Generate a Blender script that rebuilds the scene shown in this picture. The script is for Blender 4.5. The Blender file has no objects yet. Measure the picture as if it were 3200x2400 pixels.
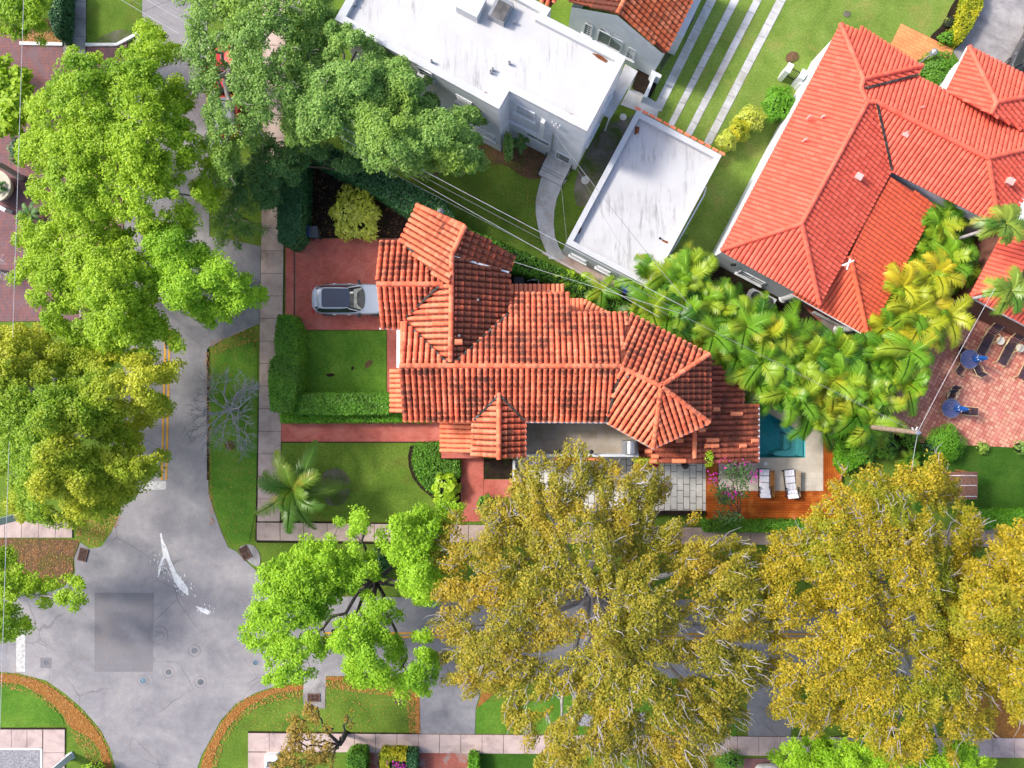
import bpy, math, random
import numpy as np
from mathutils import Vector

SC = bpy.context.scene
COL = SC.collection
H = 44.4          # height of the camera above the ground, metres
S = 50.0          # survey units (photo pixels) per metre on the ground

# ------------------------------------------------------------ camera
cam_data = bpy.data.cameras.new("camera")
cam = bpy.data.objects.new("camera", cam_data)
COL.objects.link(cam)
cam.location = (0, 0, H)
cam.rotation_euler = (0, 0, 0)
cam_data.sensor_width = 36
cam_data.lens = 36 * H / 64.0
cam_data.clip_start = 0.5
cam_data.clip_end = 3000
SC.camera = cam

# ------------------------------------------------------------ light
SUN_EL = math.radians(40)
SUN_DIR = Vector((-0.94, 0.34, 0)).normalized()      # horizontal direction towards the sun
world = bpy.data.worlds.new("World")
SC.world = world
world.use_nodes = True
nt = world.node_tree
nt.nodes.clear()
sky = nt.nodes.new("ShaderNodeTexSky")
sky.sky_type = 'NISHITA'
sky.sun_disc = False
sky.sun_elevation = SUN_EL
sky.sun_rotation = math.atan2(SUN_DIR.x, SUN_DIR.y)
sky.altitude = 10
sky.dust_density = 3.0
sky.air_density = 0.9
sky.ozone_density = 0.8
bg = nt.nodes.new("ShaderNodeBackground")
bg.inputs[1].default_value = 0.15
wo = nt.nodes.new("ShaderNodeOutputWorld")
nt.links.new(sky.outputs[0], bg.inputs[0])
nt.links.new(bg.outputs[0], wo.inputs[0])
sd = bpy.data.lights.new("sun", 'SUN')
sd.energy = 2.2
sd.angle = math.radians(9.0)
sd.color = (1.0, 0.95, 0.87)
sun = bpy.data.objects.new("sun", sd)
COL.objects.link(sun)
sun.location = (-60, 22, 60)
d = Vector((SUN_DIR.x * math.cos(SUN_EL), SUN_DIR.y * math.cos(SUN_EL), math.sin(SUN_EL)))
sun.rotation_euler = d.to_track_quat('Z', 'Y').to_euler()
SC.view_settings.view_transform = 'Standard'
SC.view_settings.look = 'None'
SC.view_settings.exposure = 0.9
SC.view_settings.gamma = 1
SC.cycles.max_bounces = 6
SC.cycles.transparent_max_bounces = 8
SC.cycles.transmission_bounces = 4

# ------------------------------------------------------------ geometry helpers
def W(px, py, z=0.0):
    k = (1 - z / H) / S
    return ((px - 1600) * k, (1200 - py) * k, z)

def P3(px, py, z=0.0):
    return Vector(W(px, py, z))

def plane3(a, b, c):
    a, b, c = P3(*a), P3(*b), P3(*c)
    n = (b - a).cross(c - a).normalized()
    if n.z < 0: n = -n
    return (a, n)

def on_plane(pl, px, py):
    a, n = pl
    o = Vector((0, 0, H)); dr = Vector(((px - 1600) / S, (1200 - py) / S, -H))
    return o + dr * ((a - o).dot(n) / dr.dot(n))

def on_wall(A, B, px, py):
    A = Vector((A[0], A[1], 0)); B = Vector((B[0], B[1], 0))
    dr = (B - A).normalized(); n = Vector((dr.y, -dr.x, 0))
    r = Vector(((px - 1600) / S, (1200 - py) / S, -H))
    t = A.dot(n) / Vector((r.x, r.y, 0)).dot(n)
    return Vector((r.x * t, r.y * t, H * (1 - t)))

class MB:
    def __init__(s):
        s.v = []; s.f = []; s.uv = []; s.m = []; s.mi = 0
    def face(s, idx, uv=None):
        s.f.append(tuple(idx)); s.m.append(s.mi)
        s.uv.append(uv if uv is not None else [(0, 0)] * len(idx))
    def poly(s, pts):
        b = len(s.v); s.v += [tuple(p) for p in pts]; s.face(range(b, b + len(pts)))
    def prism(s, poly, z0, z1, top=True):
        # poly: (x, y) list; z0/z1 numbers or lists
        n = len(poly)
        a = sum(poly[i][0] * poly[(i + 1) % n][1] - poly[(i + 1) % n][0] * poly[i][1] for i in range(n))
        if a < 0:
            poly = poly[::-1]
            if not isinstance(z0, (int, float)): z0 = z0[::-1]
            if not isinstance(z1, (int, float)): z1 = z1[::-1]
        b = len(s.v)
        for i, p in enumerate(poly): s.v.append((p[0], p[1], z0 if isinstance(z0, (int, float)) else z0[i]))
        for i, p in enumerate(poly): s.v.append((p[0], p[1], z1 if isinstance(z1, (int, float)) else z1[i]))
        for i in range(n):
            j = (i + 1) % n; s.face((b + i, b + j, b + n + j, b + n + i))
        s.face(tuple(b + n + i for i in range(n)))
        s.face(tuple(b + i for i in range(n))[::-1])
    def box(s, c, size, rz=0.0, rx=0.0, ry=0.0):
        from mathutils import Matrix
        R = Matrix.Rotation(rz, 3, 'Z') @ Matrix.Rotation(ry, 3, 'Y') @ Matrix.Rotation(rx, 3, 'X')
        b = len(s.v); c = Vector(c)
        for z in (-.5, .5):
            for x, y in ((-.5, -.5), (.5, -.5), (.5, .5), (-.5, .5)):
                s.v.append(tuple(c + R @ Vector((x * size[0], y * size[1], z * size[2]))))
        for q in ((0, 3, 2, 1), (4, 5, 6, 7), (0, 1, 5, 4), (1, 2, 6, 5), (2, 3, 7, 6), (3, 0, 4, 7)):
            s.face([b + i for i in q])
    def bar(s, a, b, w, h=None):
        # rectangular bar from a to b
        a, b = Vector(a), Vector(b); h = h or w
        t = (b - a).normalized()
        sd_ = t.cross(Vector((0, 0, 1)))
        if sd_.length < 1e-3: sd_ = Vector((1, 0, 0))
        sd_.normalize(); up = sd_.cross(t)
        k = len(s.v)
        for p in (a, b):
            for i, j in ((-1, -1), (1, -1), (1, 1), (-1, 1)):
                s.v.append(tuple(p + sd_ * w / 2 * i + up * h / 2 * j))
        for q in ((0, 1, 2, 3), (7, 6, 5, 4), (0, 4, 5, 1), (1, 5, 6, 2), (2, 6, 7, 3), (3, 7, 4, 0)):
            s.face([k + i for i in q])
    def tube(s, pts, rad, n=6, cap=True):
        pts = [Vector(p) for p in pts]
        if isinstance(rad, (int, float)): rad = [rad] * len(pts)
        b = len(s.v); ref = None
        for i, p in enumerate(pts):
            t = (pts[min(i + 1, len(pts) - 1)] - pts[max(i - 1, 0)])
            if t.length < 1e-6: t = Vector((0, 0, 1))
            t.normalize()
            if ref is None or abs(ref.dot(t)) > .95:
                ref = t.orthogonal().normalized()
            u = (ref - t * ref.dot(t)).normalized(); w = t.cross(u); ref = u
            for k in range(n):
                a = 2 * math.pi * k / n
                s.v.append(tuple(p + (u * math.cos(a) + w * math.sin(a)) * rad[i]))
        for i in range(len(pts) - 1):
            for k in range(n):
                k2 = (k + 1) % n
                s.face((b + i * n + k, b + i * n + k2, b + (i + 1) * n + k2, b + (i + 1) * n + k))
        if cap:
            s.face([b + k for k in range(n)][::-1]); e = b + (len(pts) - 1) * n
            s.face([e + k for k in range(n)])
    def lathe(s, c, prof, n=20, close=True):
        b = len(s.v); m = len(prof)
        for r, z in prof:
            for k in range(n):
                a = 2 * math.pi * k / n
                s.v.append((c[0] + r * math.cos(a), c[1] + r * math.sin(a), c[2] + z))
        for i in range(m - 1):
            for k in range(n):
                k2 = (k + 1) % n
                s.face((b + i * n + k, b + i * n + k2, b + (i + 1) * n + k2, b + (i + 1) * n + k))
        if close:
            s.face([b + k for k in range(n)][::-1]); s.face([b + (m - 1) * n + k for k in range(n)])
    def build(s, name, mat, parent=None, smooth=False, label=None):
        me = bpy.data.meshes.new(name)
        off = org_of(parent)
        v = [(p[0] - off[0], p[1] - off[1], p[2] - off[2]) for p in s.v]
        me.from_pydata(v, [], s.f)
        mats = mat if isinstance(mat, (list, tuple)) else [mat]
        for m_ in mats: me.materials.append(m_)
        if len(mats) > 1:
            me.polygons.foreach_set("material_index", np.array(s.m, dtype=np.int32))
        if any(u[0] != (0, 0) or len(u) > 1 and u[1] != (0, 0) for u in s.uv[:40]):
            uvl = me.uv_layers.new(name="uv")
            uvl.data.foreach_set("uv", np.array([c for u in s.uv for c in u], dtype=np.float32).ravel())
        if smooth:
            me.polygons.foreach_set("use_smooth", np.ones(len(me.polygons), dtype=bool))
        me.update()
        o = bpy.data.objects.new(name, me)
        COL.objects.link(o)
        if parent is not None: o.parent = parent
        ORG[o.name] = off
        if label: o["label"] = label
        return o

ORG = {}
def org_of(p):
    return (0, 0, 0) if p is None else ORG[p.name]

def thing(name, label, cat, loc=(0, 0, 0), group=None):
    o = bpy.data.objects.new(name, None)
    o.empty_display_size = 0.3
    COL.objects.link(o); o.location = loc
    ORG[o.name] = tuple(loc)
    o["label"] = label; o["category"] = cat
    if group: o["group"] = group
    return o

def tag(o, label, cat, group=None, kind=None):
    o["label"] = label; o["category"] = cat
    if group: o["group"] = group
    if kind: o["kind"] = kind
    return o

def structure(o):
    o["kind"] = "structure"; return o

def copy_tree(o, parent=None):
    c = o.copy(); COL.objects.link(c)
    if parent is not None: c.parent = parent
    ORG[c.name] = ORG.get(o.name, (0, 0, 0))
    for ch in [x for x in CHILD(o)]: copy_tree(ch, c)
    return c
def CHILD(o):
    return [x for x in COL.objects if x.parent == o]

def np_mesh(name, V, F, mat, parent=None, uv=None):
    """V (n,3) array, F (m,4) int array of quads"""
    me = bpy.data.meshes.new(name)
    off = np.array(org_of(parent))
    V = (V - off).astype(np.float32)
    me.vertices.add(len(V)); me.vertices.foreach_set("co", V.ravel())
    k = F.shape[1]
    me.loops.add(F.size); me.loops.foreach_set("vertex_index", F.astype(np.int32).ravel())
    me.polygons.add(len(F)); me.polygons.foreach_set("loop_start", np.arange(0, F.size, k, dtype=np.int32))
    me.materials.append(mat)
    me.update(calc_edges=True)
    o = bpy.data.objects.new(name, me); COL.objects.link(o)
    if parent is not None: o.parent = parent
    ORG[o.name] = tuple(off)
    return o

def norm(a):
    return a / np.maximum(np.linalg.norm(a, axis=1, keepdims=True), 1e-9)

def leaf_quads(C, N, L, Wd, rng, jitter=.25, D=None):
    """diamond leaves at C with normals N"""
    n = len(C)
    if D is None: D = rng.normal(size=(n, 3))
    D = D - N * np.sum(D * N, axis=1, keepdims=True); D = norm(D)
    Sd = np.cross(N, D)
    l = (L * (1 + jitter * rng.normal(size=(n, 1))).clip(.5, 1.6)) / 2
    w = (Wd * (1 + jitter * rng.normal(size=(n, 1))).clip(.5, 1.6)) / 2
    V = np.empty((n, 4, 3))
    V[:, 0] = C - D * l; V[:, 1] = C + Sd * w - D * l * .1 - N * w * .25
    V[:, 2] = C + D * l; V[:, 3] = C - Sd * w - D * l * .1 - N * w * .25
    F = np.arange(n * 4).reshape(n, 4)
    return V.reshape(-1, 3), F

def in_poly(px, py, poly):
    inside = np.zeros(len(px), bool)
    n = len(poly)
    for i in range(n):
        x1, y1 = poly[i]; x2, y2 = poly[(i + 1) % n]
        c = ((y1 > py) != (y2 > py)) & (px < (x2 - x1) * (py - y1) / ((y2 - y1) if y2 != y1 else 1e-9) + x1)
        inside ^= c
    return inside

def edge_dist(px, py, poly):
    d = np.full(len(px), 1e9)
    n = len(poly)
    for i in range(n):
        x1, y1 = poly[i]; x2, y2 = poly[(i + 1) % n]
        dx, dy = x2 - x1, y2 - y1
        t = (((px - x1) * dx + (py - y1) * dy) / (dx * dx + dy * dy + 1e-9)).clip(0, 1)
        d = np.minimum(d, np.hypot(px - x1 - t * dx, py - y1 - t * dy))
    return d

# ------------------------------------------------------------ materials
def _nt(name):
    m = bpy.data.materials.new(name); m.use_nodes = True
    t = m.node_tree; t.nodes.clear()
    out = t.nodes.new("ShaderNodeOutputMaterial")
    return m, t, out
def N_(t, typ, **kw):
    n = t.nodes.new(typ)
    for k, v in kw.items(): setattr(n, k, v)
    return n
def noise(t, scale, detail=3, rough=.55, vec=None, dist=0):
    n = N_(t, "ShaderNodeTexNoise"); n.inputs['Scale'].default_value = scale
    n.inputs['Detail'].default_value = detail; n.inputs['Roughness'].default_value = rough
    n.inputs['Distortion'].default_value = dist
    if vec is not None: t.links.new(vec, n.inputs['Vector'])
    return n
def ramp(t, src, stops):
    r = N_(t, "ShaderNodeValToRGB"); e = r.color_ramp.elements
    while len(e) < len(stops): e.new(0.5)
    for i, (p, c) in enumerate(stops):
        e[i].position = p; e[i].color = (*c, 1) if len(c) == 3 else c
    t.links.new(src, r.inputs[0]); return r
def mixc(t, fac, a, b, mode='MIX'):
    m = N_(t, "ShaderNodeMix"); m.data_type = 'RGBA'; m.blend_type = mode
    for sock, v in ((m.inputs[0], fac), (m.inputs[6], a), (m.inputs[7], b)):
        if isinstance(v, (int, float)): sock.default_value = v
        elif isinstance(v, tuple): sock.default_value = (*v, 1)
        else: t.links.new(v, sock)
    return m.outputs[2]
def coord(t): 
    return N_(t, "ShaderNodeNewGeometry").outputs['Position']
def stretch(t, vec, sc, rot=0):
    mp = N_(t, "ShaderNodeMapping"); mp.inputs['Scale'].default_value = sc
    mp.inputs['Rotation'].default_value = (0, 0, rot)
    t.links.new(vec, mp.inputs['Vector']); return mp.outputs[0]
def bsdf(t, out, col, rough=.8, spec=.3, metal=0, bump=None, bstr=.3, bdist=.05):
    b = N_(t, "ShaderNodeBsdfPrincipled")
    if isinstance(col, tuple): b.inputs['Base Color'].default_value = (*col, 1)
    else: t.links.new(col, b.inputs['Base Color'])
    b.inputs['Roughness'].default_value = rough
    b.inputs['Specular IOR Level'].default_value = spec
    b.inputs['Metallic'].default_value = metal
    if bump is not None:
        bp = N_(t, "ShaderNodeBump"); bp.inputs['Strength'].default_value = bstr
        bp.inputs['Distance'].default_value = bdist
        t.links.new(bump, bp.inputs['Height']); t.links.new(bp.outputs[0], b.inputs['Normal'])
    t.links.new(b.outputs[0], out.inputs[0]); return b

def plain(name, col, rough=.6, spec=.4, metal=0, var=.12, scale=3):
    m, t, out = _nt(name)
    n = noise(t, scale, 4, vec=coord(t))
    d = tuple(max(0, c * (1 - var * 1.6)) for c in col); l = tuple(min(1, c * (1 + var)) for c in col)
    c = ramp(t, n.outputs[0], [(.3, d), (.7, l)])
    bsdf(t, out, c.outputs[0], rough, spec, metal); return m

def layered(name, stops, scale, c2=None, s2=.4, f2=(.45, .65), fine=25, finestr=.35, rough=.9, bump=.3, spec=.2, det=5, bdist=.03):
    """noise ramp + second large-scale colour + fine speckle"""
    m, t, out = _nt(name)
    p = coord(t)
    n = noise(t, scale, det, .6, p)
    c = ramp(t, n.outputs[0], stops).outputs[0]
    if c2 is not None:
        n2 = noise(t, s2, 5, .65, p, .6)
        f = ramp(t, n2.outputs[0], [(f2[0], (0, 0, 0)), (f2[1], (1, 1, 1))]).outputs[0]
        c = mixc(t, f, c, c2)
    nf = noise(t, fine, 2, .7, p)
    g = ramp(t, nf.outputs[0], [(.3, (1 - finestr,) * 3), (.7, (1 + 0 * finestr,) * 3)]).outputs[0]
    c = mixc(t, 1.0, c, g, 'MULTIPLY')
    bsdf(t, out, c, rough, spec, bump=nf.outputs[0], bstr=bump, bdist=bdist)
    return m

def leafmat(name, cols, tint=None, tscale=.35, trange=(.45, .6), transl=.35, rough=.55, spec=.35):
    """per-leaf colour from a ramp, plus a slow drift of tint through the crown"""
    m, t, out = _nt(name)
    g = N_(t, "ShaderNodeNewGeometry")
    k = len(cols)
    c = ramp(t, g.outputs['Random Per Island'], [(i / max(1, k - 1), cc) for i, cc in enumerate(cols)]).outputs[0]
    if tint is not None:
        n = noise(t, tscale, 3, .6, g.outputs['Position'])
        f = ramp(t, n.outputs[0], [(trange[0], (0, 0, 0)), (trange[1], (1, 1, 1))]).outputs[0]
        c2 = ramp(t, g.outputs['Random Per Island'], [(0, tuple(x * .75 for x in tint)), (1, tuple(min(1, x * 1.2) for x in tint))]).outputs[0]
        c = mixc(t, f, c, c2)
    b = bsdf(t, out, c, rough, spec)
    tr = N_(t, "ShaderNodeBsdfTranslucent"); t.links.new(c, tr.inputs[0])
    mx = N_(t, "ShaderNodeMixShader"); mx.inputs[0].default_value = transl
    t.links.new(b.outputs[0], mx.inputs[1]); t.links.new(tr.outputs[0], mx.inputs[2])
    t.links.new(mx.outputs[0], out.inputs[0]); return m

def tilemat(name, cols, stain, dark=(.06, .027, .02), band=.30, rough=.75):
    """clay tiles: colour per tile, mildew that sits on the exposed middle of each tile"""
    m, t, out = _nt(name)
    g = N_(t, "ShaderNodeNewGeometry"); ri = g.outputs['Random Per Island']
    k = len(cols)
    c = ramp(t, ri, [(i / (k - 1), cc) for i, cc in enumerate(cols)]).outputs[0]
    uv = N_(t, "ShaderNodeUVMap"); sx = N_(t, "ShaderNodeSeparateXYZ"); t.links.new(uv.outputs[0], sx.inputs[0])
    def M(op, a, b=None, clamp=False):
        n = N_(t, "ShaderNodeMath", operation=op); n.use_clamp = clamp
        for i, v in enumerate((a, b)):
            if v is None: continue
            if isinstance(v, (int, float)): n.inputs[i].default_value = v
            else: t.links.new(v, n.inputs[i])
        return n.outputs[0]
    vb = M('SINE', M('MULTIPLY', sx.outputs[1], math.pi))
    ub = M('SINE', M('MULTIPLY', sx.outputs[0], math.pi))
    n1 = noise(t, 7, 5, .7, g.outputs['Position']); n0 = noise(t, .7, 3, .6, g.outputs['Position'])
    s_ = M('ADD', M('MULTIPLY', n1.outputs[0], .75), M('MULTIPLY', n0.outputs[0], 1.15))
    s_ = M('ADD', s_, M('MULTIPLY', ri, .14))
    s_ = M('ADD', s_, M('MULTIPLY', vb, band)); s_ = M('ADD', s_, M('MULTIPLY', ub, .10))
    f = M('MULTIPLY', M('SUBTRACT', s_, 1.60 - stain), 2.5, True)
    f = M('MULTIPLY', f, .9)
    c = mixc(t, f, c, dark)
    bsdf(t, out, c, rough, .25, bump=n1.outputs[0], bstr=.25, bdist=.02)
    return m

OR1 = (.90, .205, .10); OR2 = (.80, .16, .08); OR3 = (.93, .28, .155)
M_TILE_CLEAN = tilemat("tile_clean", [OR3, (.9, .3, .15), OR1], -.35)
M_TILE_LIGHT = tilemat("tile_light", [OR2, OR1, OR3, OR1], .24)
M_TILE_MID = tilemat("tile_mid", [OR2, OR1, OR3], .47)
M_TILE_DARK = tilemat("tile_dark", [(.5, .11, .06), OR2, (.55, .14, .08)], .74)
M_TILE_OLD = tilemat("tile_old", [(.36, .09, .05), (.46, .12, .07), (.30, .08, .05), (.62, .15, .08)], .66, band=.05)
M_RED = tilemat("tile_salmon", [(.80, .125, .075), (.90, .165, .105), (.76, .115, .07), (.87, .15, .09)], -.6, rough=.6)
M_PAN = layered("tile_pan", [(.3, (.12, .045, .03)), (.7, (.34, .085, .05))], 4, fine=30)
M_REDPAN = layered("salmon_pan", [(.3, (.48, .09, .06)), (.7, (.6, .12, .08))], 4, fine=30)
M_VALLEY = layered("valley_dirt", [(.3, (.02, .02, .02)), (.55, (.08, .07, .06)), (.8, (.4, .4, .4))], 6)
M_WHITEWALL = layered("white_stucco", [(.3, (.66, .69, .73)), (.7, (.73, .76, .79))], 1.2, c2=(.6, .63, .67), s2=.5, fine=40, finestr=.06, bump=.15)
M_TRIM = plain("white_trim", (.74, .75, .77), .5, var=.03)
# ============================================================ GROUND
def brickmat(name, c1, c2, mortar, bw, bh, msize=.01, rot=0, scale=1, offset=.5, big=None, bigf=(.5, .7), rough=.85, bstr=.2):
    m, t, out = _nt(name)
    p = stretch(t, coord(t), (1, 1, 1), rot)
    b = N_(t, "ShaderNodeTexBrick"); t.links.new(p, b.inputs['Vector'])
    b.offset = offset
    b.inputs['Color1'].default_value = (*c1, 1); b.inputs['Color2'].default_value = (*c2, 1)
    b.inputs['Mortar'].default_value = (*mortar, 1); b.inputs['Scale'].default_value = scale
    b.inputs['Mortar Size'].default_value = msize; b.inputs['Bias'].default_value = 0
    b.inputs['Brick Width'].default_value = bw; b.inputs['Row Height'].default_value = bh
    n = noise(t, 1.1, 5, .65, coord(t))
    g = ramp(t, n.outputs[0], [(.25, (.78, .78, .78)), (.75, (1.12, 1.12, 1.12))]).outputs[0]
    c = mixc(t, 1.0, b.outputs[0], g, 'MULTIPLY')
    if big is not None:
        n2 = noise(t, .9, 4, .6, coord(t), .5)
        f = ramp(t, n2.outputs[0], [(bigf[0], (0, 0, 0)), (bigf[1], (1, 1, 1))]).outputs[0]
        c = mixc(t, f, c, big)
    nf = noise(t, 45, 2, .7, coord(t))
    c = mixc(t, .5, c, mixc(t, 1.0, c, ramp(t, nf.outputs[0], [(.3, (.6, .6, .6)), (.7, (1.1, 1.1, 1.1))]).outputs[0], 'MULTIPLY'))
    bsdf(t, out, c, rough, .2, bump=b.outputs[1], bstr=bstr, bdist=-.01); return m

def grassmat(name, a, b, c_, dry=(.17, .15, .045), dryf=(.55, .75), dscale=.5, rough=.95):
    m, t, out = _nt(name); p = coord(t)
    n = noise(t, .55, 6, .62, p, .4)
    c = ramp(t, n.outputs[0], [(.3, a), (.5, b), (.7, c_)]).outputs[0]
    n2 = noise(t, dscale, 7, .7, p, .8)
    f = ramp(t, n2.outputs[0], [(dryf[0], (0, 0, 0)), (dryf[1], (.85, .85, .85))]).outputs[0]
    c = mixc(t, f, c, dry)
    n3 = noise(t, 9, 4, .75, p); g3 = ramp(t, n3.outputs[0], [(.3, (.62, .66, .6)), (.7, (1.2, 1.18, 1.1))]).outputs[0]
    c = mixc(t, 1.0, c, g3, 'MULTIPLY')
    n4 = noise(t, 38, 2, .8, p); g4 = ramp(t, n4.outputs[0], [(.3, (.6, .62, .55)), (.7, (1.25, 1.22, 1.1))]).outputs[0]
    c = mixc(t, 1.0, c, g4, 'MULTIPLY')
    bsdf(t, out, c, rough, .1, bump=n4.outputs[0], bstr=.7, bdist=.05); return m

M_GRASS = grassmat("grass_mixed", (.105, .19, .03), (.155, .255, .04), (.21, .31, .055))
M_LAWN = grassmat("lawn_clean", (.08, .20, .025), (.12, .265, .035), (.18, .33, .05), dry=(.24, .26, .05), dryf=(.6, .85))
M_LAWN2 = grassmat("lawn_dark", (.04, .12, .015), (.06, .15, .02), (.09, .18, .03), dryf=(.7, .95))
M_NLAWN = grassmat("lawn_north", (.16, .26, .05), (.22, .33, .07), (.27, .38, .10), dry=(.34, .33, .11), dryf=(.52, .7), dscale=.45)

def roadmat():
    m, t, out = _nt("asphalt"); p = coord(t)
    n = noise(t, .35, 6, .6, p, .5)
    c = ramp(t, n.outputs[0], [(.3, (.215, .208, .225)), (.5, (.285, .272, .288)), (.7, (.365, .345, .345))]).outputs[0]
    n1 = noise(t, 2.2, 5, .7, p); g = ramp(t, n1.outputs[0], [(.3, (.86, .86, .88)), (.7, (1.08, 1.08, 1.06))]).outputs[0]
    c = mixc(t, 1.0, c, g, 'MULTIPLY')
    nf = noise(t, 30, 3, .8, p); g = ramp(t, nf.outputs[0], [(.3, (.8, .8, .8)), (.7, (1.12, 1.12, 1.12))]).outputs[0]
    c = mixc(t, 1.0, c, g, 'MULTIPLY')
    # cracks
    dn = noise(t, .9, 4, .6, p); 
    v = N_(t, "ShaderNodeTexVoronoi", feature='DISTANCE_TO_EDGE'); v.inputs['Scale'].default_value = .42
    mv = mixc(t, .28, p, dn.outputs[1]); t.links.new(mv, v.inputs['Vector'])
    nm = noise(t, .25, 2, .5, p)
    f = ramp(t, v.outputs[0], [(0, (1, 1, 1)), (.011, (0, 0, 0))]).outputs[0]
    msk = ramp(t, nm.outputs[0], [(.48, (0, 0, 0)), (.58, (.6, .6, .6))]).outputs[0]
    f = mixc(t, 1.0, f, msk, 'MULTIPLY')
    c = mixc(t, f, c, (.10, .095, .10))
    bsdf(t, out, c, .9, .2, bump=nf.outputs[0], bstr=.3, bdist=.02); return m
M_ROAD = roadmat()
M_PATCH = layered("asphalt_patch", [(.3, (.20, .195, .215)), (.7, (.265, .255, .275))], .8, c2=(.25, .23, .235), fine=30, finestr=.25)
M_APRON = layered("asphalt_drive", [(.3, (.17, .17, .20)), (.7, (.33, .32, .33))], .9, fine=30, finestr=.2)
M_WALK = layered("sidewalk_concrete", [(.25, (.40, .29, .25)), (.5, (.56, .43, .375)), (.75, (.64, .51, .45))], 1.1, c2=(.30, .21, .16), s2=.55, f2=(.52, .75), fine=35, finestr=.18)
M_WALK2 = layered("pink_concrete", [(.25, (.42, .31, .29)), (.5, (.54, .42, .39)), (.75, (.60, .47, .45))], 1.0, c2=(.25, .2, .2), s2=.45, f2=(.5, .75), fine=35, finestr=.15)
M_CONC = layered("grey_concrete", [(.25, (.48, .48, .48)), (.5, (.6, .6, .6)), (.75, (.68, .68, .69))], 1.4, c2=(.42, .4, .36), s2=.5, fine=35, finestr=.15)
M_DCONC = layered("stained_concrete", [(.25, (.28, .26, .27)), (.5, (.38, .36, .36)), (.75, (.52, .49, .48))], .8, c2=(.18, .17, .18), s2=.4, fine=35, finestr=.15)
M_JOINT = plain("joint_dark", (.10, .075, .06), .9)
M_BRICK = brickmat("red_brick_paving", (.60, .165, .12), (.50, .125, .10), (.36, .10, .08), .22, .11, .007, big=(.60, .20, .16), bigf=(.45, .75))
M_PLAZA = brickmat("plaza_brick", (.30, .13, .12), (.19, .12, .14), (.15, .08, .08), .11, .2, .007, big=(.20, .13, .15), offset=.3)
M_OBRICK = brickmat("orange_paving", (.86, .36, .14), (.80, .31, .12), (.5, .17, .07), .42, .21, .012, rot=math.radians(28))
M_HERR = brickmat("herringbone_paving", (.46, .13, .09), (.36, .10, .08), (.18, .1, .08), .2, .1, .01, rot=math.radians(45), big=(.30, .24, .23), bigf=(.5, .62))
M_TERRA = brickmat("terracotta_patio", (.86, .44, .30), (.62, .19, .14), (.20, .08, .07), .235, .235, .012, rot=math.radians(28.5), offset=0, big=(.72, .30, .25), bigf=(.5, .9), rough=.6)
M_TRAV = brickmat("travertine", (.66, .60, .52), (.58, .51, .42), (.5, .44, .36), .62, .42, .008, big=(.62, .55, .46))
M_BALC = brickmat("balcony_stone", (.42, .37, .31), (.33, .27, .20), (.3, .26, .22), .45, .45, .006, big=(.38, .34, .29), offset=.3)
M_PAVER = brickmat("pale_pavers", (.76, .75, .71), (.70, .69, .65), (.20, .13, .10), .78, .395, .022, rot=math.radians(90), big=(.74, .72, .66), bstr=.4)
M_DECK = brickmat("deck_boards", (.52, .13, .02), (.36, .075, .012), (.12, .025, .008), 2.8, .14, .01, rough=.45, big=(.62, .2, .04))
M_DECKV = brickmat("deck_boards_long", (.52, .13, .02), (.36, .075, .012), (.12, .025, .008), 2.8, .14, .01, rot=math.radians(90), rough=.45, big=(.62, .2, .04))
M_SOIL = layered("dark_soil", [(.3, (.022, .014, .011)), (.7, (.06, .036, .026))], 3, c2=(.05, .06, .015), s2=1.2, f2=(.52, .68), fine=28, finestr=.6, bump=.8, bdist=.08)
M_MULCH = layered("brown_mulch", [(.3, (.15, .085, .05)), (.7, (.30, .16, .09))], 3, c2=(.13, .14, .03), s2=.7, fine=26, finestr=.5, bump=.8, bdist=.06)
M_MULCHO = layered("orange_mulch", [(.3, (.34, .14, .035)), (.7, (.55, .25, .06))], 5, fine=26, finestr=.5, bump=.8, bdist=.06)
M_DIRT = layered("bare_dirt", [(.3, (.16, .14, .12)), (.7, (.26, .23, .20))], 1.5, c2=(.10, .14, .03), s2=.8, f2=(.4, .62), fine=26, finestr=.4, bump=.6)
M_GRAVEL = layered("pale_gravel", [(.3, (.25, .24, .28)), (.5, (.55, .54, .58)), (.7, (.8, .8, .82))], 14, fine=24, finestr=.6, bump=1, bdist=.1)
M_YEL = layered("road_yellow", [(.3, (.62, .30, .03)), (.7, (.80, .42, .05))], 5, c2=(.40, .28, .16), s2=6, f2=(.58, .7), fine=30, finestr=.3)
M_WPAINT = layered("road_white", [(.3, (.55, .54, .52)), (.7, (.72, .72, .70))], 4, c2=(.40, .38, .38), s2=5, f2=(.5, .65), fine=30, finestr=.3)
M_SPILL = layered("spilled_paint", [(.3, (.7, .7, .72)), (.7, (.85, .85, .86))], 4, c2=(.4, .39, .4), s2=7, f2=(.56, .62), fine=30, finestr=.2)
M_KERB = plain("white_kerb", (.74, .73, .71), .8, var=.08)

_lvl = [0]
def sheet(name, poly, mat, z=None, th=.03, px=True, parent=None, struct=True):
    pts = [W(x, y, 0)[:2] for x, y in poly] if px else poly
    m = MB(); m.prism(pts, z - th, z)
    o = m.build(name, mat, parent)
    if struct: structure(o)
    return o

def smooth_poly(pts, it=2):
    for _ in range(it):
        q = []
        n = len(pts)
        for i in range(n):
            a, b = pts[i], pts[(i + 1) % n]
            q.append((a[0] * .75 + b[0] * .25, a[1] * .75 + b[1] * .25)); q.append((a[0] * .25 + b[0] * .75, a[1] * .25 + b[1] * .75))
        pts = q
    return pts

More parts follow.
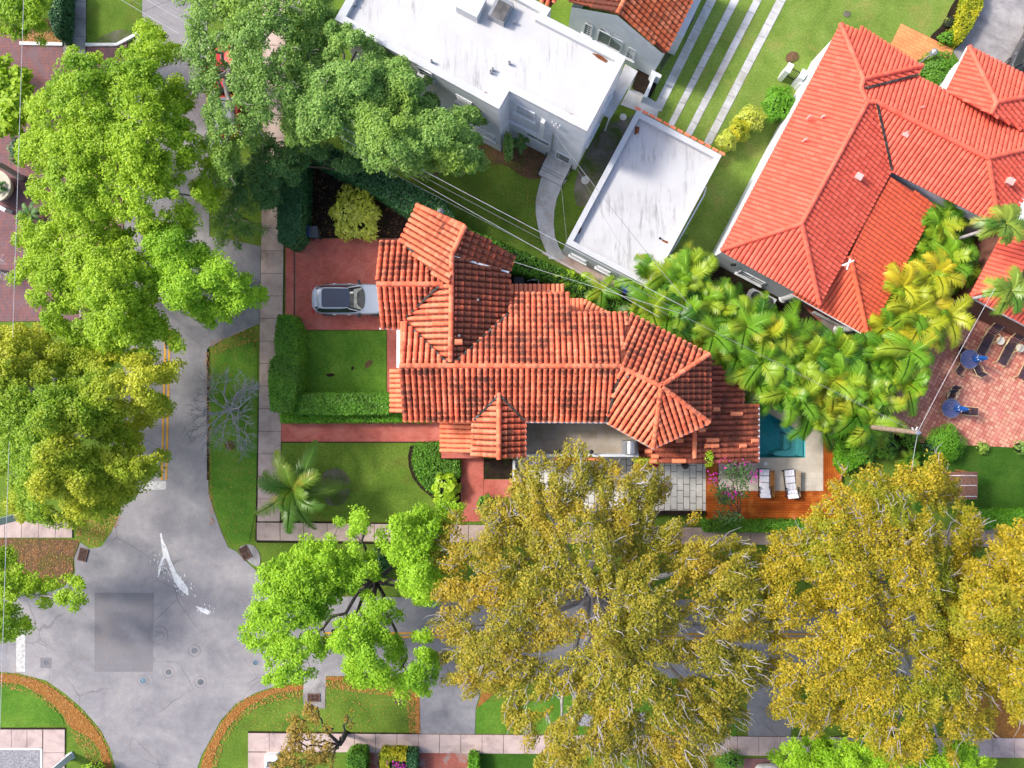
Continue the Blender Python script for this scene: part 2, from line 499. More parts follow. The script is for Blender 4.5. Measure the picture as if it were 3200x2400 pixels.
hx0, hy1, _ = W(2302, 1264); hx1, hy0, _ = W(2511.5, 1427.5)      # opening for the pool basin
m = MB(); m.v = [(-500, -500, 0), (500, -500, 0), (500, 500, 0), (-500, 500, 0), (hx0, hy0, 0), (hx1, hy0, 0), (hx1, hy1, 0), (hx0, hy1, 0)]
for q in ((0, 1, 5, 4), (1, 2, 6, 5), (2, 3, 7, 6), (3, 0, 4, 7)): m.face(q)
structure(m.build("ground", M_GRASS))

# roads: one connected sheet
road = [(445, -4000), (445, 60), (400, 200), (388, 700), (384, 1560), (372, 1610), (350, 1660), (318, 1708), (280, 1715), (252, 1695), (232, 1745), (236, 1790), (200, 1835), (150, 1850), (-4000, 1850),
        (-4000, 2099), (0, 2099), (60, 2104), (145, 2126), (200, 2164), (251, 2207), (290, 2250), (318, 2285), (345, 2340), (362, 2400), (372, 2470), (380, 6000),
        (600, 6000), (604, 2470), (617, 2400), (630, 2360), (651, 2323), (690, 2251), (738, 2198), (800, 2164), (887, 2135), (950, 2128), (950, 2210), (1016, 2214), (1019, 2112),
        (1290, 2112), (1303, 2140), (1312, 2180), (1314, 2296), (1484, 2296), (1487, 2210), (1505, 2150), (1545, 2114), (2310, 2120), (2333, 2160), (2338, 2306), (2470, 2306), (2480, 2160), (2510, 2122), (7000, 2124),
        (7000, 1880), (1800, 1872), (1150, 1865), (900, 1862), (850, 1840), (829, 1812), (800, 1783), (760, 1745), (738, 1722), (714, 1711), (695, 1670), (670, 1600), (652, 1540), (648, 1300), (651, 1085), (690, 1065),
        (812, 1010), (815, 770), (700, 745), (655, 740), (648, 300), (640, -4000)]
sheet("road", road, M_ROAD, .02, .06)
sheet("road_patch", [(296, 1852), (481, 1852), (477, 2099), (296, 2099)], M_PATCH, .024, .03)
sheet("road_patch", [(127, 2055), (162, 2055), (162, 2087), (127, 2087)], M_PATCH, .024, .03)
sheet("road_patch", [(1314, 2114), (1500, 2114), (1486, 2180), (1484, 2296), (1314, 2296), (1312, 2180)], M_APRON, .024, .03)
sheet("road_patch", [(660, 1085), (650, 1040), (655, 900), (812, 880), (812, 1008), (730, 1040)], M_APRON, .024, .03)
# kerb edging along the grass corners
def ribbon(name, line, w, mat, z, th=.1):
    m = MB(); n = len(line)
    L = [Vector(W(x, y, 0)[:2]) for x, y in line]
    for i in range(n - 1):
        a, b = L[i], L[i + 1]
        t = (b - a).normalized(); s_ = Vector((-t.y, t.x)) * w / 2
        a2 = a - t * .003; b2 = b + t * (.0 if i < n - 2 else .003)
        m.prism([tuple(a2 + s_), tuple(a2 - s_), tuple(b2 - s_), tuple(b2 + s_)], z - th, z + i * .0007)
    return m.build(name, mat)
# yellow centre lines
ymk = MB()
def strip(mb, a, b, wpx, z=.03):
    A, B = P3(*a), P3(*b); t = (B - A).normalized(); s_ = Vector((-t.y, t.x, 0)) * wpx / S / 2
    mb.prism([tuple((A + s_)[:2]), tuple((A - s_)[:2]), tuple((B - s_)[:2]), tuple((B + s_)[:2])], z - .02, z)
strip(ymk, (518, 1029), (506, 1500), 6); strip(ymk, (531, 1029), (520, 1500), 6)
strip(ymk, (1012, 1978), (3300, 1984), 6); strip(ymk, (1012, 1990), (3300, 1996), 6)
structure(ymk.build("centre_line_marking", M_YEL))
wm = MB()
strip(wm, (432, 1517), (520, 1517), 26); strip(wm, (66, 1972), (66, 2099), 29)
structure(wm.build("stop_line_marking", M_WPAINT))
sp = MB()
for k, pl in enumerate(([(500, 1668), (505, 1664), (511, 1690), (522, 1712), (534, 1750), (552, 1790), (575, 1820), (588, 1838), (590, 1860), (574, 1850), (560, 1838), (545, 1815), (531, 1772), (520, 1745), (512, 1745)],
           [(520, 1712), (516, 1740), (506, 1765), (498, 1800), (493, 1806), (497, 1768), (508, 1740)],
           [(612, 1893), (628, 1898), (650, 1905), (658, 1912), (650, 1920), (634, 1914), (622, 1906)])):
    sp.prism([W(x, y, 0)[:2] for x, y in pl], .01, .03 + k * .0005)
rs = random.Random(3)
for i in range(110):
    t_ = rs.random(); x = 498 + 95 * t_ + rs.gauss(0, 13); y = 1745 + 110 * t_ + rs.gauss(0, 12)
    if i % 5 == 0: x, y = 640 + rs.gauss(0, 16), 1908 + rs.gauss(0, 9)
    a = rs.uniform(.9, 1.6); l = rs.uniform(2, 7); w_ = rs.uniform(.5, 1.3)
    dx, dy = math.cos(a) * l, math.sin(a) * l
    sp.prism([W(x - dx, y - dy)[:2], W(x + w_, y - w_)[:2], W(x + dx, y + dy)[:2], W(x - w_, y + w_)[:2]], .015, .031 + i * .00002)
structure(sp.build("spilled_paint_marking", M_SPILL))

# pavements: slabs with open joints over a dark base
def slabs(quad, n, mat, gap=.02, z=.075, cross=1, jit=.0, name="pavement"):
    """quad: px corners a,b,c,d ; n slabs from edge ab towards edge dc"""
    a, b, c, d_ = [Vector(W(x, y)[:2]) for x, y in quad]
    base = MB(); base.prism([tuple(v) for v in (a, b, c, d_)], -.03, z - .03); structure(base.build(name + "_joints", M_JOINT))
    m = MB(); r = random.Random(int(quad[0][0] + n))
    for i in range(n):
        for j in range(cross):
            t0, t1 = i / n, (i + 1) / n; u0, u1 = j / cross, (j + 1) / cross
            def q(u, t): return (a.lerp(b, u)).lerp(d_.lerp(c, u), t)
            P = [q(u0, t0), q(u1, t0), q(u1, t1), q(u0, t1)]
            cen = (P[0] + P[1] + P[2] + P[3]) / 4
            P = [p + (cen - p).normalized() * gap for p in P]
            m.prism([tuple(p) for p in P], 0, z + r.uniform(-.004, .004))
    structure(m.build(name, mat))
slabs([(822, -430), (893, -430), (893, 360), (822, 360)], 11, M_WALK)
slabs([(822, 362), (893, 362), (876, 1629), (805, 1629)], 18, M_WALK)
slabs([(803, 1632), (803, 1688), (3300, 1710), (3300, 1660)], 34, M_WALK)
slabs([(776, 2289), (776, 2347), (3300, 2368), (3300, 2306)], 38, M_WALK2)
slabs([(776, 2349), (776, 2700), (872, 2700), (872, 2349)], 1, M_WALK2, cross=3)
slabs([(-300, 2278), (-300, 2335), (135, 2335), (135, 2278)], 9, M_WALK2)
slabs([(137, 2278), (205, 2278), (203, 2640), (134, 2640)], 5, M_WALK2)
slabs([(-300, 1628), (-300, 1680), (228, 1680), (228, 1628)], 10, M_WALK2)
slabs([(202, -320), (273, -320), (270, 170), (199, 170)], 9, M_DCONC)
# brick plaza, kerbs
sheet("plaza_paving", [(-400, 60), (60, 60), (68, 134), (198, 138), (198, 172), (272, 172), (272, 145), (366, 146), (398, 125), (386, 600), (384, 1000), (-400, 1010)], M_PLAZA, .05)
k1 = ribbon("kerb", [(66, 138), (199, 141)], .2, M_KERB, .16, .2); structure(k1)
structure(ribbon("kerb", [(271, 142), (368, 142), (402, 124), (445, 100)], .18, M_KERB, .16, .2))
structure(ribbon("kerb", [(2, 2338), (132, 2338), (132, 2500)], .12, M_KERB, .1, .15))
sheet("gravel_bed", [(-300, 2340), (130, 2340), (130, 2600), (-300, 2600)], M_GRAVEL, .05)
sheet("mulch_bed", [(68, 60), (199, 60), (199, 137), (70, 133)], M_MULCH, .045)
# dark earth edges between pavement and grass, a painted hedge shadow, bare patches
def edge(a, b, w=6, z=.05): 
    e = MB(); strip(e, a, b, w, z); structure(e.build("earth_shade_edge", M_SOIL))
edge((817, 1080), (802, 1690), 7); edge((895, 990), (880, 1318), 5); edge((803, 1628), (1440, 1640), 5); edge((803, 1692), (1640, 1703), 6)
edge((776, 2286), (1310, 2292), 4); edge((-100, 2275), (206, 2275), 4); edge((926, 1034), (926, 1236), 9, .056); edge((650, 1090), (650, 1500), 5); edge((880, 1381), (1436, 1381), 5, .056)  # the strip east of the tall hedge paints its cast shadow in soil colour
for q, mt in (([(1142, 1130), (1160, 1122), (1168, 1132), (1156, 1146), (1148, 1152), (1140, 1148)], M_MULCH), ([(1018, 1168), (1040, 1166), (1050, 1172), (1034, 1178), (1022, 1176)], M_SOIL), ([(1098, 1146), (1108, 1144), (1106, 1156), (1098, 1156)], M_SOIL),
              ([(2640, 32), (2660, 40), (2652, 56), (2632, 50)], M_DIRT), ([(2460, 165), (2490, 160), (2500, 185), (2470, 200), (2452, 190)], M_MULCH), ([(1840, 250), (1870, 262), (1880, 290), (1850, 300)], M_DIRT), ([(345, 100), (400, 90), (420, 118), (360, 136), (290, 134)], M_DIRT), ([(700, 1380), (730, 1375), (740, 1400), (710, 1410)], M_MULCH)):
    sheet("bare_patch", smooth_poly(q), mt, .051)
# leaf covered verges
sheet("verge", smooth_poly([(-300, 1684), (240, 1682), (250, 1700), (228, 1745), (232, 1795), (190, 1838), (-300, 1846)]), M_MULCH, .026)
sheet("verge", smooth_poly([(-300, 2101), (20, 2101), (145, 2132), (245, 2215), (310, 2290), (340, 2350), (358, 2440), (330, 2440), (320, 2360), (290, 2310), (255, 2290), (215, 2270), (195, 2225), (120, 2160), (40, 2128), (-300, 2124)], 1), M_MULCHO, .027)
sheet("verge", smooth_poly([(621, 2430), (636, 2360), (656, 2323), (694, 2254), (742, 2202), (802, 2168), (890, 2139), (948, 2133), (948, 2160), (880, 2158), (800, 2190), (748, 2230), (700, 2290), (672, 2350), (650, 2440)], 1), M_MULCHO, .027)
sheet("verge", [(1292, 2116), (1312, 2180), (1312, 2290), (1300, 2290), (1298, 2190), (1270, 2130), (1020, 2124), (1020, 2115)], M_MULCHO, .027)
sheet("verge", [(1487, 2290), (1490, 2215), (1508, 2155), (1550, 2118), (1640, 2118), (1560, 2150), (1508, 2200), (1500, 2290)], M_MULCHO, .027)
sheet("verge", smooth_poly([(3010, 2110), (3300, 2110), (3300, 2330), (3100, 2320), (3030, 2280)]), M_MULCHO, .027)
# corner lawns
sheet("lawn", smooth_poly([(-300, 2140), (40, 2134), (120, 2168), (190, 2230), (205, 2274), (-300, 2274)], 1), M_LAWN, .028)
sheet("lawn", smooth_poly([(655, 1180), (700, 1090), (805, 1030), (805, 1300), (798, 1690), (722, 1702), (700, 1660), (672, 1570), (654, 1480)], 1), M_LAWN, .027)
sheet("lawn", [(928, 1034), (1208, 1034), (1208, 1238), (928, 1238)], M_LAWN, .045)
sheet("lawn", [(880, 1382), (1436, 1382), (1438, 1628), (878, 1626)], M_GRASS, .045)
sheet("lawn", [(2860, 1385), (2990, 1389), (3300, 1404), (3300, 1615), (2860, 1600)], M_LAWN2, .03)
sheet("lawn", [(1488, 2215), (1520, 2190), (1700, 2190), (1700, 2290), (1486, 2290)], M_LAWN, .03)
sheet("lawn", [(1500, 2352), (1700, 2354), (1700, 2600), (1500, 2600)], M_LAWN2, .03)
# ground round the two white buildings and north lawn
sheet("lawn", [(2150, -400), (3050, -400), (2990, 80), (2930, 90), (2840, 200), (2240, 820), (2100, 830), (1990, 560), (2040, 330)], M_NLAWN, .012)
sheet("dirt_bed", smooth_poly([(1790, 560), (1880, 390), (1960, 370), (2010, 340), (1860, 620), (1800, 660)]), M_DIRT, .016)
sheet("dirt_bed", smooth_poly([(1560, 440), (1620, 440), (1730, 495), (1700, 560), (1640, 560), (1560, 500), (1480, 540), (1450, 470)]), M_MULCH, .018)
sheet("dirt_bed", smooth_poly([(1100, 430), (1420, 470), (1440, 530), (1300, 560), (1180, 480)]), M_MULCH, .018)
sheet("dirt_bed", smooth_poly([(1975, 275), (1990, 215), (2040, 240), (2060, 250), (2030, 310), (2010, 305)], 0), M_SOIL, .04)
sheet("dirt_bed", [(2075, 130), (2120, 80), (2190, -200), (2210, -200), (2170, 60), (2060, 230)], M_DIRT, .02)
sheet("planting_bed", [(945, 485), (985, 480), (1110, 560), (1290, 655), (1300, 700), (1250, 752), (1210, 744), (938, 744)], M_SOIL, .05)
sheet("planting_bed", smooth_poly([(1000, 1478), (1050, 1458), (1090, 1480), (1098, 1520), (1085, 1565), (1050, 1585), (1010, 1570)]), M_DIRT, .055)
sheet("planting_bed", smooth_poly([(1285, 1380), (1445, 1380), (1445, 1560), (1420, 1580), (1370, 1570), (1295, 1510), (1272, 1440)], 1), M_SOIL, .055)
sheet("planting_bed", [(1512, 1434), (1602, 1434), (1602, 1496), (1512, 1496)], M_SOIL, .055)
sheet("planting_bed", [(1500, 740), (1600, 790), (1980, 930), (2100, 980), (2260, 1260), (1990, 1060), (1600, 900), (1560, 850)], M_SOIL, .02)
sheet("planting_bed", smooth_poly([(2980, 0), (3000, 0), (3010, 60), (2960, 150), (2905, 125), (2910, 108), (2945, 80)], 1), M_SOIL, .03)
sheet("planting_bed", [(2230, 820), (2560, 960), (2780, 1080), (3000, 1330), (2870, 1400), (2640, 1440), (2620, 1340), (2520, 1260), (2280, 1000), (2060, 900)], M_SOIL, .02)
sheet("planting_bed", [(2720, 640), (2900, 700), (3040, 900), (2960, 1080), (2740, 1130), (2680, 1040), (2820, 860)], M_SOIL, .035)
# concrete drives and walks
for q in ([(2210, -200), (2234, -200), (2234, 0), (2068, 345), (2050, 338), (2210, 0)],):
    pass
def wheelstrip(a0, a1, b0, b1, n):
    slabs([(a0[0], a0[1]), (a1[0], a1[1]), (b1[0], b1[1]), (b0[0], b0[1])], n, M_CONC, gap=.012, z=.05, name="drive_strip")
wheelstrip((2325, -235), (2350, -225), (2040, 338), (2066, 350), 16)
wheelstrip((2400, -230), (2426, -222), (2085, 392), (2104, 398), 17)
wheelstrip((2473, -230), (2495, -222), (2140, 417), (2160, 427), 17)
wheelstrip((2540, -225), (2568, -215), (2198, 447), (2220, 457), 18)
sheet("walkway", [(1966, 278), (2000, 290), (2046, 318), (2066, 322), (2050, 375), (2042, 368), (1938, 328)], M_CONC, .06)
cw = [(1702, 535), (1690, 560), (1682, 590), (1674, 625), (1674, 665), (1680, 705), (1690, 745), (1702, 775), (1716, 810), (1770, 810), (1748, 775), (1734, 740), (1730, 700), (1732, 660), (1740, 620), (1755, 585), (1772, 562)]
cwp = [W(x, y)[:2] for x, y in cw]
sheet("walkway", [p for p in cwp], M_DCONC if False else M_CONC, .05, px=False)
sheet("walkway", [(1690, 790), (1772, 790), (2010, 900), (2010, 935), (1900, 905), (1800, 850)], M_WALK, .045)
sheet("driveway", [(3072, -400), (3400, -400), (3400, 300), (3160, 250), (3028, 240), (2978, 160), (3010, 130), (3075, 0)], M_DCONC, .035)
sheet("orange_paving", [(2815, 74), (2978, 155), (2960, 215), (2885, 181), (2850, 195), (2782, 140)], M_OBRICK, .045)
sheet("driveway", [(893, 746), (1260, 746), (1260, 1031), (1239, 1031), (1239, 1270), (1210, 1270), (1210, 1031), (893, 1031)], M_BRICK, .06)
sheet("walkway", [(879, 1318), (1460, 1318), (1460, 1380), (879, 1380)], M_BRICK, .06)
sheet("walkway", [(1440, 1381), (1511, 1381), (1511, 1629), (1440, 1629)], M_BRICK, .058)
sheet("walkway", [(1512, 1498), (1602, 1498), (1602, 1554), (1512, 1554)], M_BRICK, .058)
sheet("walkway", [(1376, 1381), (1439, 1381), (1439, 1437), (1376, 1437)], M_BRICK, .062)
st = MB(); strip(st, (921, 748), (921, 985), 5, .064); structure(st.build("drain_channel", M_JOINT))
sheet("walkway", [(1145, 2350), (1184, 2350), (1184, 2600), (1145, 2600)], M_HERR, .05)
sheet("driveway", [(1304, 2352), (1490, 2352), (1486, 2600), (1300, 2600)], M_HERR, .05)
sheet("driveway", [(2300, 2368), (2480, 2370), (2480, 2700), (2300, 2700)], M_PLAZA, .05)
sheet("walkway", [(1860, 2296), (1960, 2296), (1900, 2430), (1860, 2430)], M_WALK2, .085)
for q in ([(1790, 2157), (1863, 2159), (1863, 2196), (1788, 2190)], [(1944, 2152), (1975, 2145), (1990, 2178), (1944, 2180)], [(1756, 2228), (1855, 2230), (1852, 2270), (1750, 2262)], [(1940, 2232), (2015, 2225), (2015, 2260), (1940, 2258)]):
    sheet("gravel_bed", q, M_GRAVEL, .06)
sheet("lawn", [(1700, 2122), (2300, 2125), (2300, 2300), (1700, 2295)], M_LAWN, .032)
# storm inlet apron
sheet("inlet_apron", smooth_poly([(950, 2120), (1015, 2120), (1016, 2205), (1000, 2214), (962, 2212), (946, 2196)], 1), M_DCONC, .03)
sheet("inlet_apron", smooth_poly([(740, 1712), (785, 1696), (815, 1730), (812, 1775), (780, 1760)], 1), M_DCONC, .034)
# terracotta patio (east neighbour)
sheet("patio", [(3080, 880), (3400, 1060), (3400, 1410), (2880, 1384), (2750, 1340), (2830, 1150), (2960, 980)], M_TERRA, .05)
sheet("patio", [(2500, 950), (2540, 930), (2760, 1040), (2700, 1110), (2660, 1095)], M_HERR, .05)
# pool terrace, pale patio and timber deck
POOL_Z = .25
terr = MB()
def pw(l): return [W(x, y)[:2] for x, y in l]
outer = [(2216, 1255), (2330, 1190), (2400, 1232), (2565, 1320), (2567, 1532), (2242, 1532), (2242, 1440)]
# split the terrace around the basin
sheet("terrace", [(2340, 1429), (2567, 1429), (2567, 1532), (2242, 1532), (2242, 1429)], M_TRAV, POOL_Z, .3)
sheet("terrace", [(2513, 1358), (2567, 1322), (2567, 1429), (2513, 1429)], M_TRAV, POOL_Z - .001, .3)
sheet("terrace", [(2376, 1250), (2440, 1248), (2567, 1322), (2513, 1358), (2370, 1274)], M_TRAV, POOL_Z - .002, .3)
sheet("terrace", [(2280, 1150), (2345, 1190), (2440, 1248), (2376, 1250), (2370, 1274), (2341, 1262), (2280, 1262)], M_TRAV, POOL_Z + .001, .3)
sheet("deck", [(2568, 1345), (2624, 1345), (2624, 1532), (2568, 1532)], M_DECKV, POOL_Z + .02, .3)
sheet("deck", [(2204, 1533), (2624, 1533), (2624, 1624), (2204, 1624)], M_DECK, POOL_Z + .02, .3)
sheet("deck", [(2204, 1436), (2241, 1436), (2241, 1532), (2204, 1532)], M_DECK, POOL_Z + .019, .3)
sheet("patio", [(1612, 1420), (2203, 1420), (2203, 1594), (1612, 1594)], M_PAVER, .2, .25)
M_POOLW = plain("pool_plaster", (.16, .62, .70), .6, var=.1, scale=4)
M_LEDGE = plain("pool_ledge", (.50, .78, .78), .6, var=.06, scale=4)
basin = [(2300, 1262), (2341, 1262), (2370, 1276), (2512, 1359), (2512, 1428), (2300, 1428)]
b_ = MB(); bp = pw(basin); n = len(bp)
b_.poly([(x, y, -1.4) for x, y in bp])
for i in range(n):
    a, c = bp[i], bp[(i + 1) % n]
    b_.poly([(*a, .2), (*c, .2), (*c, -1.4), (*a, -1.4)])
structure(b_.build("pool_basin", M_POOLW))
l_ = MB(); l_.prism(pw(smooth_poly([(2441, 1318), (2511, 1360), (2511, 1427), (2422, 1427), (2426, 1414), (2440, 1410), (2478, 1409), (2478, 1364), (2448, 1345)], 1)), -1.39, -.28)
structure(l_.build("pool_ledge", M_LEDGE))
l_ = MB(); l_.prism(pw([(2460, 1358), (2477, 1366), (2477, 1408), (2460, 1408)]), -1.385, -.6)
l_.prism(pw([(2497, 1352), (2510, 1361), (2510, 1426), (2497, 1426)]), -.5, -.08)
structure(l_.build("pool_step", M_LEDGE))
m, t, out = _nt("pool_water")
tb = N_(t, "ShaderNodeBsdfTransparent"); tb.inputs[0].default_value = (.52, .86, .88, 1)
gl = N_(t, "ShaderNodeBsdfGlossy"); gl.inputs['Roughness'].default_value = .04
nn = noise(t, 5, 3, .6, coord(t)); bp_ = N_(t, "ShaderNodeBump"); bp_.inputs['Strength'].default_value = .15
t.links.new(nn.outputs[0], bp_.inputs['Height']); t.links.new(bp_.outputs[0], gl.inputs['Normal'])
fr = N_(t, "ShaderNodeFresnel"); fr.inputs[0].default_value = 1.33
mx = N_(t, "ShaderNodeMixShader"); t.links.new(fr.outputs[0], mx.inputs[0]); t.links.new(tb.outputs[0], mx.inputs[1]); t.links.new(gl.outputs[0], mx.inputs[2])
t.links.new(mx.outputs[0], out.inputs[0]); M_WATER = m
w_ = MB(); w_.poly([(x, y, .06) for x, y in bp][::-1]); structure(w_.build("pool_water", M_WATER))
# ============================================================ ROOFS
def plane_basis(pl):
    a, n = pl
    up = Vector((0, 0, 1)); v = (up - n * up.dot(n))
    if v.length < 1e-4: v = Vector((0, 1, 0))
    v.normalize(); u = v.cross(n).normalized()
    return a, u, v, n

def tile_face(mb, pan, pl, poly_px, spacing=.32, r0=.10, r1=.125, L=.40, pan_th=.10, lift=.02, phase=.5, wide=False, seg=6, rs=None, shift=0.0):
    """rows of barrel tiles laid up the slope of plane pl inside the polygon"""
    rs = rs or random.Random(1)
    pts = [on_plane(pl, x, y) for x, y in poly_px]
    a, u, v, n = plane_basis(pl)
    q = [((p - a).dot(u), (p - a).dot(v)) for p in pts]
    # pan deck
    k = len(pan.v); m = len(pts)
    ar = sum(q[i][0] * q[(i + 1) % m][1] - q[(i + 1) % m][0] * q[i][1] for i in range(m))
    order = pts if ar > 0 else pts[::-1]
    pan.v += [tuple(p) for p in order] + [tuple(p - Vector((0, 0, pan_th))) for p in order]
    pan.face([k + i for i in range(m)])
    pan.face([k + m + i for i in range(m)][::-1])
    for i in range(m):
        j = (i + 1) % m; pan.face((k + i, k + m + i, k + m + j, k + j))
    umin = min(x for x, _ in q); umax = max(x for x, _ in q); vmin = min(y for _, y in q)
    nrow = max(1, round((umax - umin) / spacing)); sp_ = (umax - umin) / nrow
    for i in range(nrow):
        uc = umin + (i + phase) * sp_
        xs = []
        for j in range(m):
            (x1, y1), (x2, y2) = q[j], q[(j + 1) % m]
            if (x1 <= uc) != (x2 <= uc): xs.append(y1 + (y2 - y1) * (uc - x1) / (x2 - x1))
        xs.sort()
        for s_ in range(0, len(xs) - 1, 2):
            v0, v1 = xs[s_], xs[s_ + 1]
            if v1 - v0 < .08: continue
            vs = vmin - .03 + math.floor((v0 - vmin + .03) / L) * L
            while vs < v1 - .03:
                lo = max(vs, v0 - .03); hi = min(vs + L + .04, v1 + .02); vs += L
                if hi - lo < .05: continue
                du = rs.uniform(-.008, .008); dl = rs.uniform(0, .012); dr = rs.uniform(-.004, .004)
                b = len(mb.v)
                for t_, (vv, r, h) in enumerate(((lo, r1 + dr, lift + .03 + dl), (hi, r0 + dr, lift))):
                    for g_ in range(seg + 1):
                        an = math.pi * g_ / seg
                        p = a + u * (uc + du + math.cos(an) * r) + v * vv + n * (h + math.sin(an) * r * (.55 if wide else .9))
                        mb.v.append(tuple(p))
                for g_ in range(seg):
                    mb.face((b + g_, b + g_ + 1, b + seg + 1 + g_ + 1, b + seg + 1 + g_),
                            [(g_ / seg, 0), ((g_ + 1) / seg, 0), ((g_ + 1) / seg, 1), (g_ / seg, 1)])
                mb.face([b + g_ for g_ in range(seg + 1)][::-1], [(0, 0)] * (seg + 1))
    return pts

def cap_line(mb, A, B, r=.13, L=.42, lift=.06, rs=None, seg=6):
    """overlapping half round ridge tiles from A to B (world points)"""
    A, B = Vector(A), Vector(B); d_ = (B - A); n_ = max(1, round(d_.length / L)); t = d_.normalized()
    s_ = t.cross(Vector((0, 0, 1))).normalized(); up = s_.cross(t)
    for i in range(n_):
        lo = A + d_ * (i / n_) - t * .02; hi = A + d_ * ((i + 1) / n_) + t * .03
        b = len(mb.v)
        for p0, rr, h in ((lo, r * 1.08, lift + .02), (hi, r * .94, lift)):
            for g_ in range(seg + 1):
                an = math.pi * g_ / seg
                mb.v.append(tuple(p0 + s_ * math.cos(an) * rr + up * (h - .05 + math.sin(an) * rr)))
        for g_ in range(seg):
            mb.face((b + g_, b + g_ + 1, b + seg + 2 + g_, b + seg + 1 + g_),
                    [(g_ / seg, 0), ((g_ + 1) / seg, 0), ((g_ + 1) / seg, 1), (g_ / seg, 1)])
        mb.face([b + g_ for g_ in range(seg + 1)][::-1]); mb.face([b + seg + 1 + g_ for g_ in range(seg + 1)])

def roof_part(name, parent, faces, mats, pan_mat, caps=(), capmat=None, valleys=(), gutters=(), **kw):
    """faces: list of (anchors, polygon, mat index); caps/valleys: px,z point pairs"""
    pan = MB(); body = MB(); rs = random.Random(len(faces) * 7 + 1)
    planes = []
    for anc, poly, mi in faces:
        pl = plane3(*anc); planes.append(pl); body.mi = mi
        tile_face(body, pan, pl, poly, rs=rs, **kw)
    o = body.build(name, mats, parent)
    o2 = pan.build("roof_deck", pan_mat, o)
    if caps:
        c = MB()
        for A, B in caps: cap_line(c, P3(*A), P3(*B), r=kw.get('capr', .135))
        c.build("ridge_cap", capmat or mats[0], o)
    if valleys:
        for A, B in valleys:
            c = MB(); c.bar(P3(*A) + Vector((0, 0, .16)), P3(*B) + Vector((0, 0, .16)), .12, .05)
            c.build("valley_flashing", M_VALLEY, o)
    if gutters:
        for A, B in gutters:
            c = MB(); c.bar(P3(*A), P3(*B), .09, .09)
            c.build("gutter", M_TRIM, o)
    return o, planes

M_GLASS = plain("window_glass", (.05, .06, .07), .12, .6, var=.3)
M_BLIND = plain("window_screen", (.20, .23, .22), .5, var=.2)
M_DARK = plain("black_metal", (.02, .02, .022), .45)
M_DOOR = plain("timber_door", (.16, .07, .03), .5)
M_GREYM = plain("grey_metal", (.35, .36, .38), .4, metal=.4)
M_STEEL = plain("steel", (.62, .62, .62), .3, metal=.8)

def wall_box(parent, name, poly_px, z0, z1, mat, zref=None):
    m = MB(); m.prism([W(x, y, zref if zref is not None else z1)[:2] for x, y in poly_px], z0, z1)
    return m.build(name, mat, parent)

def window(parent, A, B, c, w, h, arched=False, panes=(2, 2), glass=None, frame=.07, sill=True, bars=False, outward=None, name="window"):
    """window set on the wall through A-B (world xy); c = centre point (world)"""
    A = Vector((A[0], A[1], 0)); B = Vector((B[0], B[1], 0)); t = (B - A).normalized()
    n = Vector((t.y, -t.x, 0)); 
    if outward is not None and n.dot(Vector((*outward, 0))) < 0: n = -n
    c = Vector(c); up = Vector((0, 0, 1))
    f = MB(); g = MB()
    def bx(mb, cx, cz, ww, hh, d0, d1):
        k = len(mb.v)
        for dd in (d0, d1):
            for sx, sz in ((-1, -1), (1, -1), (1, 1), (-1, 1)):
                mb.v.append(tuple(c + t * (cx + sx * ww / 2) + up * (cz + sz * hh / 2) + n * dd))
        for q in ((0, 1, 2, 3), (7, 6, 5, 4), (0, 4, 5, 1), (1, 5, 6, 2), (2, 6, 7, 3), (3, 7, 4, 0)): mb.face([k + i for i in q])
    bx(g, 0, 0, w, h, -.05, .015)
    for sx in (-1, 1): bx(f, sx * (w / 2 + frame / 2), 0, frame, h, -.03, .06)
    for sz in (-1, 1): bx(f, 0, sz * (h / 2 + frame / 2), w + 2 * frame, frame, -.03, .062)
    for i in range(1, panes[0]): bx(f, -w / 2 + w * i / panes[0], 0, .035, h, .0, .04)
    for i in range(1, panes[1]): bx(f, 0, -h / 2 + h * i / panes[1], w, .035, .0, .043)
    if arched:
        k = 14; R = w / 2
        b = len(g.v); pts = [(R * math.cos(math.pi * i / k), R * math.sin(math.pi * i / k)) for i in range(k + 1)]
        g.poly([tuple(c + t * x + up * (h / 2 + frame + y) + n * .02) for x, y in pts])
        for i in range(k):
            (x0, y0), (x1, y1) = pts[i], pts[i + 1]; o_ = (R + frame) / R
            f.poly([tuple(c + t * x + up * (h / 2 + frame + y) + n * .05) for x, y in ((x0, y0), (x0 * o_, y0 * o_), (x1 * o_, y1 * o_), (x1, y1))])
        for i in range(1, 6):
            an = math.pi * i / 6
            f.bar(tuple(c + up * (h / 2 + frame) + n * .04), tuple(c + t * R * math.cos(an) + up * (h / 2 + frame + R * math.sin(an)) + n * .04), .03, .03)
        f.bar(tuple(c - t * R + up * (h / 2 + frame) + n * .045), tuple(c + t * R + up * (h / 2 + frame) + n * .045), .05, .04)
    if bars:
        for i in range(5): bx(f, 0, -h / 2 + h * (i + .5) / 5, w, .05, .06, .09)
    o = f.build(name, M_TRIM, parent)
    g.build("pane", glass or M_GLASS, o)
    if sill:
        s = MB()
        k = MB(); bx(s, 0, -h / 2 - frame - .05, w + .35, .09, -.02, .16); s.build("sill", M_TRIM, o)
    return o

# ------------------------------------------------------------ central house
ZE = 5.45; ZR = 6.9
house = thing("tiled_house", "two-storey house in the middle with weathered orange barrel-tile roofs and an octagonal east end", "house", W(1600, 1150, 0))
TM = [M_TILE_LIGHT, M_TILE_MID, M_TILE_DARK, M_TILE_CLEAN]
